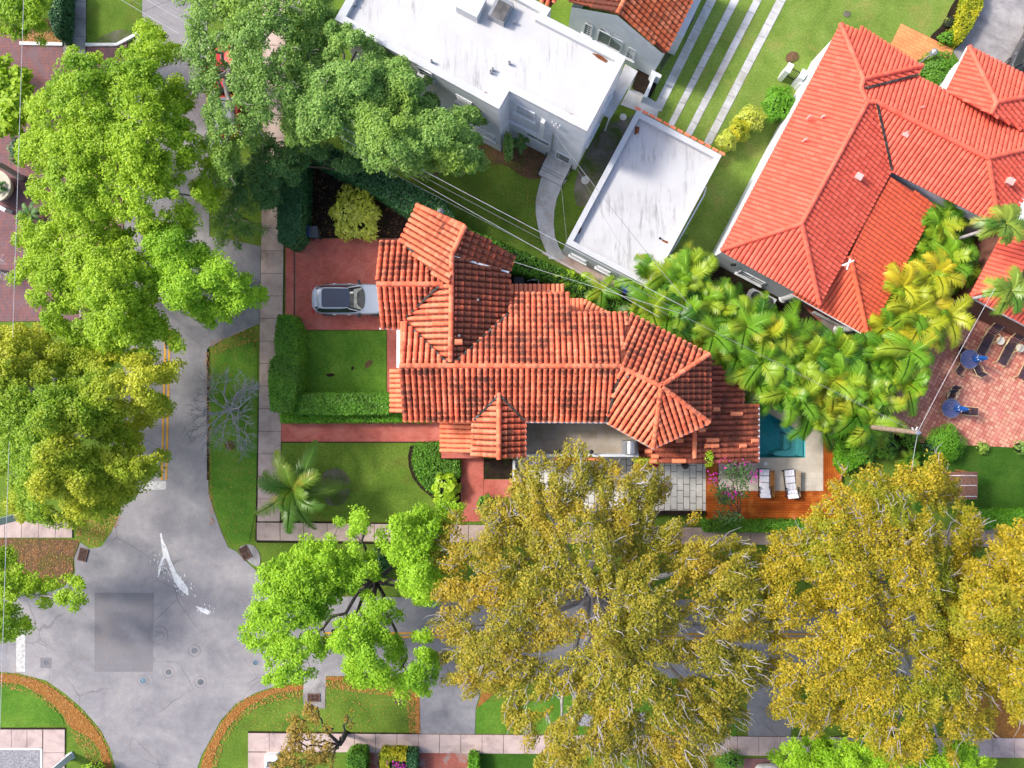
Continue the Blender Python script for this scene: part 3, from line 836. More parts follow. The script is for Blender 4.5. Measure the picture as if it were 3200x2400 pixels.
# walls
for poly, zt in (([(1276, 1020), (1960, 1010), (1960, 1296), (1276, 1296)], 5.3), ([(1302, 820), (1575, 850), (1575, 1010), (1302, 1010)], 5.0),
                 ([(1200, 775), (1302, 775), (1302, 1008), (1200, 1008)], 5.15), ([(1322, 668), (1440, 725), (1592, 800), (1570, 848), (1302, 818), (1272, 752)], 4.95),
                 ([(1575, 935), (1766, 935), (1766, 1008), (1575, 1008)], 4.85),
                 ([(1961, 1000), (2196, 1118), (2196, 1308), (2041, 1380), (1905, 1308), (1961, 1180)], 5.3), ([(1492, 1298), (1626, 1298), (1626, 1415), (1492, 1415)], 5.3)):
    wall_box(house, "wall", poly, 0, zt, M_WHITEWALL)
E = ZE
Mridge = [(1253, 1143, ZR), (1940, 1143, ZR)]
faces_M = [
    ([*Mridge, (1257, 1313, ZE)], [(1253, 1143), (1940, 1147), (1893, 1315), (1640, 1314), (1566, 1234), (1552, 1234), (1481, 1314), (1257, 1314)], 1),
    ([*Mridge, (1600, 918, 4.98)], [(1258, 1006), (1262, 1003), (1400, 1140), (1254, 1143)], 0),
    ([*Mridge, (1600, 918, 4.98)], [(1418, 1142), (1591, 976), (1591, 918), (1776, 918), (1776, 979), (1965, 979), (1940, 1143)], 1),
]
o, plM = roof_part("roof", house, faces_M, TM, M_PAN,
    caps=[((1250, 1143, ZR), (1940, 1144, ZR)), ((1259, 1010, 5.72), (1257, 1134, 6.85))],
    valleys=[((1263, 1003, 5.55), (1400, 1135, 6.75)), ((1420, 1135, 6.75), (1591, 978, 5.5)), ((1940, 1150, 6.85), (1894, 1317, 5.45)), ((1556, 1237, 6.15), (1482, 1312, 5.5)), ((1564, 1237, 6.15), (1638, 1314, 5.5))],
    gutters=[((1640, 1319, 5.38), (1893, 1320, 5.38))])
o["label"] = "long main roof with dark mildewed barrel tiles"
ra = [(1412, 800, 6.75), (1407, 1137, 6.75)]
faces_W1 = [([*ra, (1592, 975, 5.3)], [(1412, 800), (1592, 850), (1592, 976), (1412, 1137)], 2),
            ([*ra, (1262, 1000, 5.35)], [(1408, 884), (1407, 1137), (1399, 1134), (1260, 1002), (1372, 893)], 0)]
roof_part("roof", house, faces_W1, TM, M_PAN, caps=[((1412, 802, 6.78), (1408, 1130, 6.78))], phase=.5)
r0_ = [(1453, 711, 6.6), (1411, 800, 6.7)]
faces_W0 = [([*r0_, (1304, 644, 5.3)], [(1304, 644), (1453, 711), (1411, 800), (1408, 884), (1384, 882), (1300, 803), (1251, 752)], 0),
            ([*r0_, (1608, 800, 5.15)], [(1453, 711), (1608, 798), (1591, 853), (1411, 800)], 2)]
roof_part("roof", house, faces_W0, TM, M_PAN, caps=[((1453, 708, 6.62), (1411, 800, 6.74)), ((1303, 642, 5.35), (1452, 708, 6.58))],
          valleys=[((1254, 752, 5.38), (1384, 880, 6.5)), ((1372, 896, 6.45), (1259, 1001, 5.4))])
fl = MB(); fl.bar(P3(1416, 801, 6.74), P3(1590, 851, 5.36), .1, .06); fl.build("valley_flashing", M_TRIM, house)
rg = [(1180, 888, 6.5), (1385, 888, 6.5)]
faces_G = [([*rg, (1250, 757, 5.25)], [(1183, 757), (1250, 757), (1300, 805), (1383, 884), (1180, 888)], 1),
           ([*rg, (1188, 1024, 5.25)], [(1180, 888), (1376, 892), (1258, 1002), (1256, 1024), (1188, 1024)], 1)]
roof_part("roof", house, faces_G, TM, M_PAN, caps=[((1178, 888, 6.52), (1383, 888, 6.52))], gutters=[((1186, 1027, 5.2), (1256, 1027, 5.2))])
ap = (2066, 1207, 7.05)
faces_T = [([(1966, 982, ZE), (2210, 1108, ZE), ap], [(1940, 1145), (1967, 980), (2212, 1107), (2066, 1207)], 1),
           ([(2216, 1115, ZE), (2216, 1320, ZE), ap], [(2066, 1207), (2216, 1108), (2216, 1320)], 2),
           ([(2216, 1320, ZE), (2041, 1398, ZE), ap], [(2066, 1207), (2216, 1320), (2041, 1398)], 0),
           ([(1895, 1318, ZE), (2041, 1398, ZE), ap], [(1941, 1147), (2066, 1207), (2041, 1398), (1895, 1318)], 0)]
roof_part("roof", house, faces_T, TM, M_PAN, caps=[((1941, 1147, 6.95), (2063, 1206, 7.05)), ((2214, 1108, 5.5), (2069, 1204, 7.02)), ((2214, 1318, 5.5), (2070, 1210, 7.02)), ((2041, 1396, 5.5), (2065, 1212, 7.02))],
          gutters=[((1894, 1321, 5.36), (2041, 1402, 5.36)), ((2041, 1402, 5.36), (2212, 1324, 5.36))])
rp = [(1559, 1232, 6.17), (1559, 1430, 6.17)]
faces_P = [([*rp, (1479, 1400, 5.48)], [(1559, 1230), (1559, 1432), (1475, 1426), (1479, 1314)], 0),
           ([*rp, (1638, 1400, 5.48)], [(1559, 1230), (1640, 1314), (1640, 1432), (1559, 1432)], 1)]
roof_part("roof", house, faces_P, TM, M_PAN, caps=[((1559, 1228, 6.2), (1559, 1434, 6.2))], gutters=[((1641, 1318, 5.4), (1641, 1428, 5.4))])
# low roofs
faces_L = [([(1222, 1160, 3.0), (1222, 1285, 3.0), (1275, 1200, 3.35)], [(1222, 1152), (1275, 1152), (1275, 1290), (1222, 1290)], 3),
           ([(1378, 1330, 2.9), (1378, 1410, 2.9), (1490, 1350, 3.45)], [(1378, 1312), (1495, 1312), (1495, 1414), (1378, 1414)], 3)]
for f_ in faces_L: roof_part("porch_roof", house, [f_], TM, M_REDPAN, spacing=.29)
wall_box(house, "wall", [(1230, 1155), (1275, 1155), (1275, 1285), (1230, 1285)], 0, 2.9, M_WHITEWALL)
wall_box(house, "wall", [(1386, 1318), (1495, 1318), (1495, 1408), (1386, 1408)], 0, 2.8, M_WHITEWALL)
wall_box(house, "wall", [(1379, 1412), (1495, 1412), (1495, 1432), (1379, 1432)], 0, .9, M_BRICK)
wall_box(house, "ledge", [(1239, 1031), (1262, 1031), (1262, 1150), (1239, 1150)], 0, 3.0, M_TRIM)
faces_N = [([(1600, 892, 3.0), (1760, 892, 3.0), (1600, 960, 3.5)], [(1592, 892), (1764, 892), (1764, 960), (1592, 960)], 3),
           ([(1776, 937, 3.1), (1830, 937, 3.1), (1800, 1030, 3.8)], [(1776, 937), (1824, 937), (1824, 1030), (1776, 1030)], 3),
           ([(1824, 938, 3.1), (1915, 988, 3.1), (1830, 1030, 3.8)], [(1824, 938), (1915, 988), (1900, 1040), (1824, 1030)], 3)]
roof_part("porch_roof", house, faces_N[:1], TM, M_PAN, spacing=.27); roof_part("porch_roof", house, faces_N[1:], TM, M_PAN, spacing=.27)
wall_box(house, "wall", [(1596, 900), (1760, 900), (1760, 960), (1596, 960)], 0, 2.9, M_WHITEWALL)
wall_box(house, "wall", [(1780, 950), (1830, 950), (1890, 985), (1890, 1030), (1780, 1030)], 0, 3.0, M_WHITEWALL)
faces_B = [([(2367, 1300, 3.0), (2367, 1440, 3.0), (2170, 1300, 3.75)], [(2170, 1120), (2225, 1125), (2290, 1180), (2322, 1210), (2322, 1267), (2367, 1267), (2367, 1448), (2170, 1448)], 2),
           ([(1996, 1400, 3.1), (1996, 1445, 3.1), (2170, 1300, 3.75)], [(1996, 1360), (2170, 1290), (2170, 1448), (1996, 1448)], 2)]
TMB = [M_TILE_LIGHT, M_TILE_MID, M_TILE_OLD, M_TILE_CLEAN]
roof_part("roof", house, faces_B, TMB, M_PAN, caps=[((2170, 1330, 3.78), (2170, 1430, 3.78))], capmat=M_TILE_CLEAN,
          gutters=[((2371, 1268, 2.95), (2371, 1446, 2.95)), ((2324, 1265, 2.95), (2370, 1265, 2.95)), ((2322, 1225, 2.95), (2322, 1266, 2.95))])
wall_box(house, "wall", [(2010, 1300), (2180, 1200), (2300, 1210), (2300, 1270), (2352, 1275), (2352, 1435), (2010, 1435)], 0, 2.9, M_WHITEWALL)
# replaced tiles lying bright among the old ones
plB = plane3((2367, 1300, 3.0), (2367, 1440, 3.0), (2170, 1300, 3.75))
for x, y in ((2290, 1293), (2306, 1293), (2235, 1279), (2215, 1375), (2232, 1375), (2210, 1393), (2232, 1393), (2318, 1393), (2355, 1377), (2190, 1344)):
    nt_ = MB(); p = on_plane(plB, x, y); cap_line(nt_, p + Vector((-.19, 0, .09)), p + Vector((.19, 0, .02)), r=.13, L=.5, lift=.09); nt_.build("replacement_tile", M_TILE_CLEAN, house)
plB2 = plane3((1996, 1400, 3.1), (1996, 1445, 3.1), (2170, 1300, 3.75))
for x, y in ((2025, 1410), (2045, 1426), (2110, 1440), (2130, 1440), (2020, 1441), (2040, 1441), (2122, 1376), (2060, 1376)):
    nt_ = MB(); p = on_plane(plB2, x, y); cap_line(nt_, p + Vector((-.19, 0, .04)), p + Vector((.19, 0, .1)), r=.13, L=.5, lift=.09); nt_.build("replacement_tile", M_TILE_CLEAN, house)
# balcony between porch and tower
bal = wall_box(house, "balcony_floor", [(1643, 1290), (1900, 1290), (1990, 1340), (1990, 1426), (1643, 1426)], 0, 3.1, M_BALC)
pr = MB(); pr.prism([W(x, y, 3.1)[:2] for x, y in ((1643, 1416), (1990, 1416), (1990, 1424), (1643, 1424))], 3.1, 3.75)
pr.build("parapet", M_WHITEWALL, bal)
pr = MB(); pr.prism([W(x, y, 3.1)[:2] for x, y in ((1655, 1424.5), (1732, 1424.5), (1732, 1444), (1655, 1444))], .2, 3.1); pr.build("ledge", M_CONC, bal)
rt = MB()
plq = plane3((1735, 1437, 3.1), (1885, 1437, 3.1), (1800, 1424, 3.55)); pn = MB()
tile_face(rt, pn, plane3((1640, 1424, 3.3), (1640, 1444, 3.3), (1890, 1434, 3.31)), [(1733, 1421), (1886, 1421), (1886, 1443), (1733, 1443)], spacing=.34, r0=.17, r1=.185, L=.95)
rt.build("parapet_tile", M_TILE_CLEAN, bal); pn.build("parapet_base", M_REDPAN, bal)
# south and west windows and doors
def wpt(x, y, z, A=None): return Vector((*W(x, y, 5.3)[:2], z))
Sx = W(0, 1296, 5.3)[1]
for x in (1330, 1420, 1700, 1790, 1870):
    window(house, (-8, Sx), (8, Sx), (W(x, 0, 5.3)[0], Sx, 4.2), .9, 1.3, panes=(2, 3), outward=(0, -1))
Wx = W(1200, 0, 5.15)[0]
gd = MB(); gd.box((Wx - .02, W(0, 888, 5.15)[1], 1.15), (.08, 3.0, 2.2)); g_ = gd.build("garage_door", M_TRIM, house)
for yy in (840, 935): window(house, (Wx, -8), (Wx, 8), (Wx, W(0, yy, 5.15)[1], 4.0), .8, 1.1, outward=(-1, 0))
Px = W(0, 1415, 5.3)[1]
dr = MB(); dr.box((W(1560, 0, 5.3)[0], Px - .03, 1.1), (1.1, .08, 2.2)); d_o = dr.build("front_door", M_DOOR, house)
hd = MB(); hd.box((W(1560, 0, 5.3)[0] + .42, Px - .1, 1.05), (.04, .06, .14)); hd.build("handle", M_STEEL, d_o)
window(house, (-8, Px), (8, Px), (W(1560, 0, 5.3)[0], Px, 4.2), .9, 1.3, outward=(0, -1))
# vents on the roof
def vent(parent, x, y, z, r=.06, h=.3, mat=None):
    m = MB(); c = W(x, y, z); m.lathe((c[0], c[1], z - .1), [(r, 0), (r, h), (r * .6, h), (r * .6, h - .05)], 10)
    return m.build("vent_pipe", mat or M_GREYM, parent)
for x, y, z in ((1494, 938, 6.1), (1436, 1049, 6.6), (1411, 716, 6.2), (1960, 1178, 6.8), (1714, 912, 3.2), (1733, 1361, 3.15), (1742, 1328, 3.15)): vent(house, x, y, z)
bt = MB(); cap_line(bt, P3(1422, 1069, 6.95), P3(1442, 1069, 6.9), r=.15, L=.5, lift=.1); bt.build("replacement_tile", M_TILE_CLEAN, house)
lant = MB(); c = W(2142, 1455, 2.6); lant.lathe((c[0], c[1], 2.2), [(.06, 0), (.19, .08), (.22, .4), (.12, .55), (.03, .7)], 12); lant.bar((c[0], c[1], 2.9), (c[0], c[1] + .5, 2.9), .04); lant.build("wall_lantern", M_DARK, house)
ck = MB(); c = W(1377, 690, 0)

# ------------------------------------------------------------ white two-storey house
def membrane(name, dirt):
    m, t, out = _nt(name); p = coord(t)
    n = noise(t, .8, 5, .6, p); c = ramp(t, n.outputs[0], [(.3, (.50, .49, .495)), (.7, (.57, .56, .56))]).outputs[0]
    ps = stretch(t, p, (3.2, .35, 1), math.radians(30))     # streaks along the fall of the roof
    n2 = noise(t, 1.2, 6, .72, ps, .3)
    f = ramp(t, n2.outputs[0], [(dirt, (0, 0, 0)), (dirt + .12, (.65, .65, .65))]).outputs[0]
    n4 = noise(t, .35, 3, .6, p); f4 = ramp(t, n4.outputs[0], [(.45, (0, 0, 0)), (.62, (1, 1, 1))]).outputs[0]
    f = mixc(t, 1.0, f, f4, 'MULTIPLY'); c = mixc(t, f, c, (.20, .195, .19))
    n3 = noise(t, 2.6, 8, .75, p, 1.2); f3 = ramp(t, n3.outputs[0], [(.70 - (.56 - dirt) * .9, (0, 0, 0)), (.75 - (.56 - dirt) * .9, (.8, .8, .8))]).outputs[0]
    c = mixc(t, f3, c, (.13, .13, .14))
    bsdf(t, out, c, .7, .3, bump=n3.outputs[0], bstr=.15, bdist=.03); return m
M_MEMB = membrane("white_membrane", .53); M_MEMB2 = membrane("dirty_membrane", .50)
M_PARA = layered("white_parapet", [(.3, (.53, .535, .545)), (.7, (.60, .605, .61))], 1, c2=(.70, .69, .67), s2=1.5, f2=(.55, .75), fine=30, finestr=.05)
def flat_house(parent, poly_px, zt, zdeck, pw_=.32, memb=None, wallmat=None):
    pts = [Vector(W(x, y, zt)[:2]) for x, y in poly_px]
    n = len(pts)
    ar = sum(pts[i].x * pts[(i + 1) % n].y - pts[(i + 1) % n].x * pts[i].y for i in range(n))
    if ar < 0: pts = pts[::-1]
    # inner offset polygon
    inn = []
    for i in range(n):
        a, b, c = pts[i - 1], pts[i], pts[(i + 1) % n]
        t1 = (b - a).normalized(); t2 = (c - b).normalized(); n1 = Vector((-t1.y, t1.x)); n2 = Vector((-t2.y, t2.x))
        k = (n1 + n2); k = k / max(.3, (1 + n1.dot(n2))); inn.append(b + k * pw_)
    wl = MB(); b0 = 0
    for i in range(n): wl.v.append((pts[i].x, pts[i].y, 0))
    for i in range(n): wl.v.append((pts[i].x, pts[i].y, zt - .25))
    for i in range(n): j = (i + 1) % n; wl.face((i, j, n + j, n + i))
    w = wl.build("wall", wallmat or M_WHITEWALL, parent)
    pp = MB()
    for i in range(n):
        j = (i + 1) % n
        o1, o2, i1, i2 = pts[i], pts[j], inn[i], inn[j]
        e = (pts[j] - pts[i]).normalized(); nn_ = Vector((e.y, -e.x)) * .03
        z0 = zt - .25
        pp.poly([(o1.x, o1.y, z0), (o2.x, o2.y, z0), (o2.x, o2.y, zt), (o1.x, o1.y, zt)])
        pp.poly([(o1.x, o1.y, zt), (o2.x, o2.y, zt), (i2.x, i2.y, zt - .02), (i1.x, i1.y, zt - .02)])
        pp.poly([(i1.x, i1.y, zt - .02), (i2.x, i2.y, zt - .02), (i2.x, i2.y, zdeck - .1), (i1.x, i1.y, zdeck - .1)])
    pp.build("parapet", M_PARA, parent)
    dk = MB(); dk.poly([(p.x, p.y, zdeck) for p in inn]); d_ = dk.build("roof", memb or M_MEMB, parent)
    return pts, d_
wh = thing("white_house", "white two-storey stucco house with a flat white roof behind the big green oak", "house", W(1600, 200, 0))
WPOLY = [(1046, 60), (1559, 341), (1591, 284), (1834, 410), (1957, 178), (1708, 50), (1722, 27), (1480, -105), (1140, -105)]
pts, deck = flat_house(wh, WPOLY, 6.9, 6.6, .42)
def wxy(x, y, z): return W(x, y, z)[:2]
A1, B1 = wxy(1046, 60, 6.9), wxy(1559, 341, 6.9); A2, B2 = wxy(1591, 284, 6.9), wxy(1834, 410, 6.9); A3, B3 = wxy(1834, 410, 6.9), wxy(1957, 178, 6.9)
SW = (-.45, -.9)
for (A, B, x, y, w, h, kw) in ((A1, B1, 1452, 316, .85, .75, dict(bars=True)), (A1, B1, 1478, 398, .7, .6, {}), (A1, B1, 1516, 416, 1.25, .6, dict(bars=True)), (A1, B1, 1330, 228, .7, .7, {}), 
                               (A2, B2, 1641, 350, 1.05, 1.0, dict(bars=True)), (A2, B2, 1681, 434, 1.45, .5, dict(panes=(2, 1), sill=False)), (A2, B2, 1759, 492, .85, 1.1, dict(panes=(1, 1), glass=M_BLIND))):
    window(wh, A, B, on_wall(A, B, x, y), w, h, outward=SW, **({'glass': M_BLIND} | kw) if 'glass' not in kw else kw)
for x, y, w in ((1868, 395, .6), (1850, 430, .5), (1905, 310, .8)):
    window(wh, A3, B3, on_wall(A3, B3, x - 8, y), w, .9, outward=(.9, -.45))
dt = MB()
c1 = on_wall(A2, B2, 1592, 372); c2 = on_wall(A2, B2, 1688, 420); off = Vector((SW[0], SW[1], 0)) * .1
dt.bar(c1 + off, c2 + off, .16, .16); dt.build("ledge", M_TRIM, wh)
dt = MB(); c1 = on_wall(A2, B2, 1700, 372); c2 = on_wall(A2, B2, 1694, 420); dt.bar(c1 + off * 1.2, c2 + off * 1.2, .22, .22); dt.build("flue", M_TRIM, wh)
dt = MB(); c1 = on_wall(A2, B2, 1732, 412); c2 = on_wall(A2, B2, 1726, 470); dt.tube([c1 + off, c2 + off], .05, 8); dt.lathe(tuple(c2 + off * 1.5 + Vector((0, 0, -.2))), [(.12, 0), (.14, .15), (.12, .3)], 10); dt.build("electric_meter", M_GREYM, wh)
dt = MB()
for k in range(5): c1 = on_wall(A2, B2, 1728 + k * 6, 377 + k * 3 + (k % 2) * 8); dt.lathe(tuple(c1 + off * .8), [(.04, -.08), (.05, 0), (.02, .08)], 8)
dt.build("insulator", M_TRIM, wh)
# roof things: skylight, hatch box, vents, curbs
sk = MB(); Cz = 6.62
def rotbox(mb, x, y, z, sx, sy, sz, rz=math.radians(-27.5), zr=None):
    c = W(x, y, z); mb.box((c[0], c[1], z), (sx, sy, sz), rz)
rotbox(sk, 1565, 35, 6.85, .95, 1.15, .5); s_ = sk.build("skylight", M_GREYM, wh)
g = MB(); rotbox(g, 1566, 33, 7.12, .72, .92, .06); g.build("pane", plain("smoked_acrylic", (.13, .12, .11), .15, .7, var=.35, scale=2), s_)
hb = MB(); rotbox(hb, 1473, 18, 6.9, 1.25, 1.1, .6); hb.build("roof_hatch", M_PARA, wh)
for x, y in ((1110, 18), (1350, 195), (1534, 228), (1540, 220), (1592, 200), (1607, 73)): vent(wh, x, y, 6.62, .07, .35)
lf = MB(); 
M_RUST = layered("leaf_drift", [(.3, (.16, .045, .02)), (.7, (.33, .12, .05))], 8, fine=30, finestr=.5)
for pl in ([(1240, 145), (1262, 154), (1300, 172), (1316, 184), (1308, 187), (1282, 174)], [(1850, 167), (1875, 172), (1898, 190), (1893, 196), (1868, 182)], [(1770, 351), (1788, 357), (1785, 361)], [(1505, 286), (1522, 290), (1514, 294)], [(1165, 103), (1185, 113), (1208, 126), (1200, 130), (1180, 120)]):
    lf = MB(); lf.prism([W(x, y, 6.6)[:2] for x, y in pl], 6.59, 6.64); lf.build("leaf_drift", M_RUST, wh)
# back steps with rails
stp = MB(); c = Vector(W(1740, 525, 0)); dirx = Vector((243, -126, 0)).normalized(); diry = Vector((-.46, -.89, 0))
for i, (dd, hh) in enumerate(((0, .55), (.35, .36), (.7, .18))):
    cc = c + diry * dd; stp.box((cc.x, cc.y, hh / 2), (1.65, .42 if i else .9, hh - .002 * i), math.atan2(dirx.y, dirx.x))
stp.build("steps", M_CONC, wh)
rl = MB()
for sx in (-.85, .85):
    a = c + dirx * sx + diry * -.2; b = c + dirx * sx + diry * 1.0
    rl.bar(a + Vector((0, 0, 1.3)), b + Vector((0, 0, .95)), .06)
    for q in (a, b, (a + b) / 2): rl.bar(q, q + Vector((0, 0, 1.1)), .05)
rl.build("handrail", M_DARK, wh)
# side canopy
wall_box(wh, "canopy", [(1954, 200), (1993, 222), (1909, 369), (1885, 357)], 2.45, 2.6, M_CONC)
for x, y in ((1988, 226), (1907, 362)): cp = MB(); q = W(x, y, 2.45); cp.bar((q[0], q[1], 0), (q[0], q[1], 2.45), .09); cp.build("canopy_post", M_TRIM, wh)
# gabled wing with the arched window
gA, gB = (1778, 10, 3.15), (2078, 166, 3.15); gr = (1929, 41, 4.95); gr2 = (1992, -80, 4.95)
fg = [([gr, gr2, (2080, 166, 3.1)], [(1929, 41), (1992, -80), (2230, -130), (2080, 167)], 0), ([gr, gr2, (1775, 5, 3.1)], [(1929, 41), (1776, 3), (1850, -140), (1992, -80)], 1)]
M_WHT = tilemat("tile_wing", [(.62, .15, .06), (.50, .12, .05), (.72, .24, .12)], .22)
roof_part("roof", wh, fg, [M_WHT, M_TILE_DARK], M_PAN, caps=[((1929, 43, 5.0), (1992, -78, 5.0))], spacing=.30, L=.36)
wa, wb = Vector(W(1786, 22, 3.15)), Vector(W(2070, 167, 3.15)); wr = Vector(W(1929, 48, 4.85)); dv = Vector((.5, .87, 0)) * 6
m = MB()
for q in ([(wa.x, wa.y, 0), (wb.x, wb.y, 0), tuple(wb), tuple(wr), tuple(wa)],): m.poly(q)
m.poly([(wb.x, wb.y, 0), (wb.x + dv.x, wb.y + dv.y, 0), (wb.x + dv.x, wb.y + dv.y, 3.15), tuple(wb)])
m.poly([(wa.x + dv.x, wa.y + dv.y, 0), (wa.x, wa.y, 0), tuple(wa), (wa.x + dv.x, wa.y + dv.y, 3.15)])
m.build("wall", M_WHITEWALL, wh)
GA, GB = (wa.x, wa.y), (wb.x, wb.y)
window(wh, GA, GB, on_wall(GA, GB, 1906, 128), 1.5, 1.25, arched=True, panes=(2, 1), outward=SW, glass=M_BLIND, name="arched_window")
window(wh, GA, GB, on_wall(GA, GB, 1838, 92), .42, 1.1, arched=True, panes=(2, 5), outward=SW, name="arched_window")
window(wh, GA, GB, on_wall(GA, GB, 1972, 166), .42, 1.1, arched=True, panes=(2, 5), outward=SW, name="arched_window")
wall_box(wh, "side_wing", [(2112, 108), (2135, 117), (2200, -20), (2175, -40)], 0, 2.3, M_WHITEWALL)
m = MB(); m.prism([W(x, y, .9)[:2] for x, y in ((2038, 218), (2068, 234), (2064, 244), (2050, 238), (2046, 243), (2022, 306), (2010, 302), (2040, 238), (2034, 228))], 0, .9); m.build("garden_wall", M_WHITEWALL, wh)
fR = [([(1668, 0, 5.0), (1735, 22, 5.0), (1720, -60, 5.8)], [(1690, 2), (1722, 20), (1748, -20), (1700, -60)], 0)]
roof_part("roof", wh, fR, [M_TILE_LIGHT], M_PAN)

# ------------------------------------------------------------ white garage
gar = thing("white_garage", "single-storey white garage with a stained flat parapet roof between the two driveways", "garage", W(2010, 620, 0))
GP = [(1990, 345), (2256, 485), (2034, 900), (1768, 760)]
gpts, gd_ = flat_house(gar, GP, 3.3, 2.95, .32, M_MEMB2)
gA, gB = wxy(1768, 760, 3.3), wxy(2034, 900, 3.3)
for x, y, w, h in ((1808, 805, .9, .5), (1887, 842, .75, .45)):
    window(gar, gA, gB, on_wall(gA, gB, x, y), w, h, outward=SW, bars=True, glass=M_BLIND)
ed = MB()
for i in range(13):
    t_ = i / 12; p = P3(1992 + 262 * t_, 343 + 139 * t_, 3.3); ed.box((p.x + .04, p.y + .06, 3.3), (.36, .14, .05), math.radians(-27.5))
ed.build("coping_tile", M_TILE_LIGHT, gar)
gt = MB(); gt.tube([P3(2207, 585, 2.9), P3(2200, 610, 2.6), P3(2110, 770, 2.6), P3(2090, 800, 2.4)], .05, 6); gt.build("drainpipe", M_TRIM, gar)
lf = MB()
for pl in ([(1985, 395), (1998, 398), (1996, 415), (1982, 422)], [(1808, 712), (1818, 712), (1812, 730), (1806, 728)], [(2068, 748), (2090, 756), (2086, 762), (2070, 754)]):
    lf = MB(); lf.prism([W(x, y, 2.95)[:2] for x, y in pl], 2.94, 2.99); lf.build("leaf_drift", M_RUST, gar)
vent(gar, 2062, 745, 2.97, .06, .2, M_DARK)

# ------------------------------------------------------------ salmon roofed house
rh = thing("red_roofed_house", "low white house with clean salmon red tile hip roofs in the upper right", "house", W(2600, 500, 0))
ez = 3.9
plW = plane3((2627, 77, ez), (2252, 783, ez), (2504, 699, 5.3))
def zat(pl, x, y): return on_plane(pl, x, y).z
z1 = zat(plW, 2697, 247); z2 = zat(plW, 2709, 321)
RED = [M_RED]
kwr = dict(spacing=.262, r0=.10, r1=.112, L=.36, wide=True, lift=.0)
plF4 = ((2863, 239, ez), (3200, 410, ez), (2737, 316, 5.15))
fr_ = [([(2627, 77, ez), (2252, 783, ez), (2504, 699, 5.3)], [(2627, 77), (2697, 246), (2689, 275), (2709, 321), (2504, 700), (2252, 783)], 0),
       ([(2627, 77, ez), (2880, 207, ez), (2697, 247, z1)], [(2629, 76), (2648, 84), (2682, 98), (2692, 85), (2880, 207), (2697, 247)], 0),
       ([(2697, 247, z1), (2880, 207, ez), (2700, 277, z1 - .05)], [(2697, 248), (2880, 208), (2865, 236), (2700, 278), (2689, 275)], 0),
       (list(plF4), [(2700, 280), (2863, 238), (3200, 410), (3278, 449), (3087, 494), (2737, 317), (2709, 321)], 0),
       ([(2737, 323, 5.15), (3085, 497, 5.15), (2783, 535, ez)], [(2735, 321), (3087, 496), (3120, 702), (2783, 534)], 0),
       ([(2709, 325, 5.25), (2504, 703, 5.3), (2561, 949, ez)], [(2709, 322), (2735, 321), (2783, 534), (2561, 949), (2504, 701)], 0),
       ([(2252, 783, ez), (2558, 950, ez), (2504, 701, 5.3)], [(2252, 783), (2504, 700), (2559, 951)], 0),
       ([(3087, 494, 5.15), (3120, 702, ez), (3278, 449, ez)], [(3087, 494), (3278, 449), (3400, 520), (3330, 800), (3120, 703)], 0)]
roof_part("roof", rh, fr_, RED, M_REDPAN, caps=[((2627, 77, ez + .05), (2697, 246, z1)), ((2880, 206, ez + .05), (2699, 248, z1)), ((2697, 248, z1), (2690, 276, z1 + .05)), ((2690, 276, z1 + .05), (2709, 321, 5.2)),
          ((2709, 322, 5.25), (2504, 700, 5.3)), ((2710, 321, 5.2), (2736, 318, 5.2)), ((2736, 318, 5.2), (3087, 495, 5.2)), ((3120, 702, ez + .05), (3087, 495, 5.15)), ((3278, 449, ez + .05), (3087, 495, 5.15)),
          ((2253, 782, ez + .03), (2504, 700, 5.3)), ((2560, 950, ez + .03), (2505, 700, 5.3))], capmat=M_RED,
          valleys=[((2700, 279, z1 - .02), (2864, 237, ez + .03)), ((2736, 323, 5.15), (2783, 534, ez))], gutters=[], **kwr)
fr2 = [([(2477, 918, 2.7), (2709, 1047, 2.7), (2655, 798, 3.72)], [(2477, 918), (2540, 870), (2655, 798), (2710, 1049)], 0),
       ([(2709, 1047, 2.7), (2923, 641, 2.7), (2655, 798, 3.72)], [(2655, 798), (2700, 700), (2783, 552), (2923, 641), (2711, 1049)], 0)]
M_RED2 = tilemat("tile_salmon_low", [(.78, .13, .06), (.82, .15, .07), (.72, .12, .06)], -.5, rough=.6)
roof_part("roof", rh, fr2, [M_RED2], M_REDPAN, caps=[((2710, 1047, 2.74), (2656, 800, 3.75))], capmat=M_RED2,
          gutters=[((2477, 921, 2.62), (2708, 1052, 2.62))], **kwr)
fr3 = [([(3027, 147, ez), (2955, 283, ez), (3113, 320, 5.0)], [(3027, 147), (3113, 320), (3096, 356), (2957, 285)], 0),
       ([(3027, 147, ez), (3200, 235, ez), (3113, 320, 5.0)], [(3028, 146), (3200, 234), (3300, 285), (3113, 320)], 0),
       ([(3113, 320, 5.0), (3300, 285, ez), (3097, 358, 4.95)], [(3115, 321), (3300, 286), (3230, 426), (3098, 357)], 0)]
roof_part("roof", rh, fr3, RED, M_REDPAN, caps=[((3028, 147, ez + .05), (3112, 319, 5.0)), ((3300, 286, ez + .05), (3114, 320, 5.0)), ((3113, 321, 5.0), (3096, 356, 4.95))], capmat=M_RED,
          gutters=[((3024, 146, ez - .08), (2953, 281, ez - .08))], **kwr)
for poly, zt in (([(2622, 100), (2860, 215), (2780, 520), (2550, 925), (2270, 778)], 3.75), ([(2700, 300), (2860, 250), (3250, 450), (3200, 700), (3110, 685), (2790, 528)], 3.75), ([(3035, 165), (3280, 290), (3220, 410), (2970, 280)], 3.75)):
    wall_box(rh, "wall", poly, 0, zt, M_WHITEWALL)
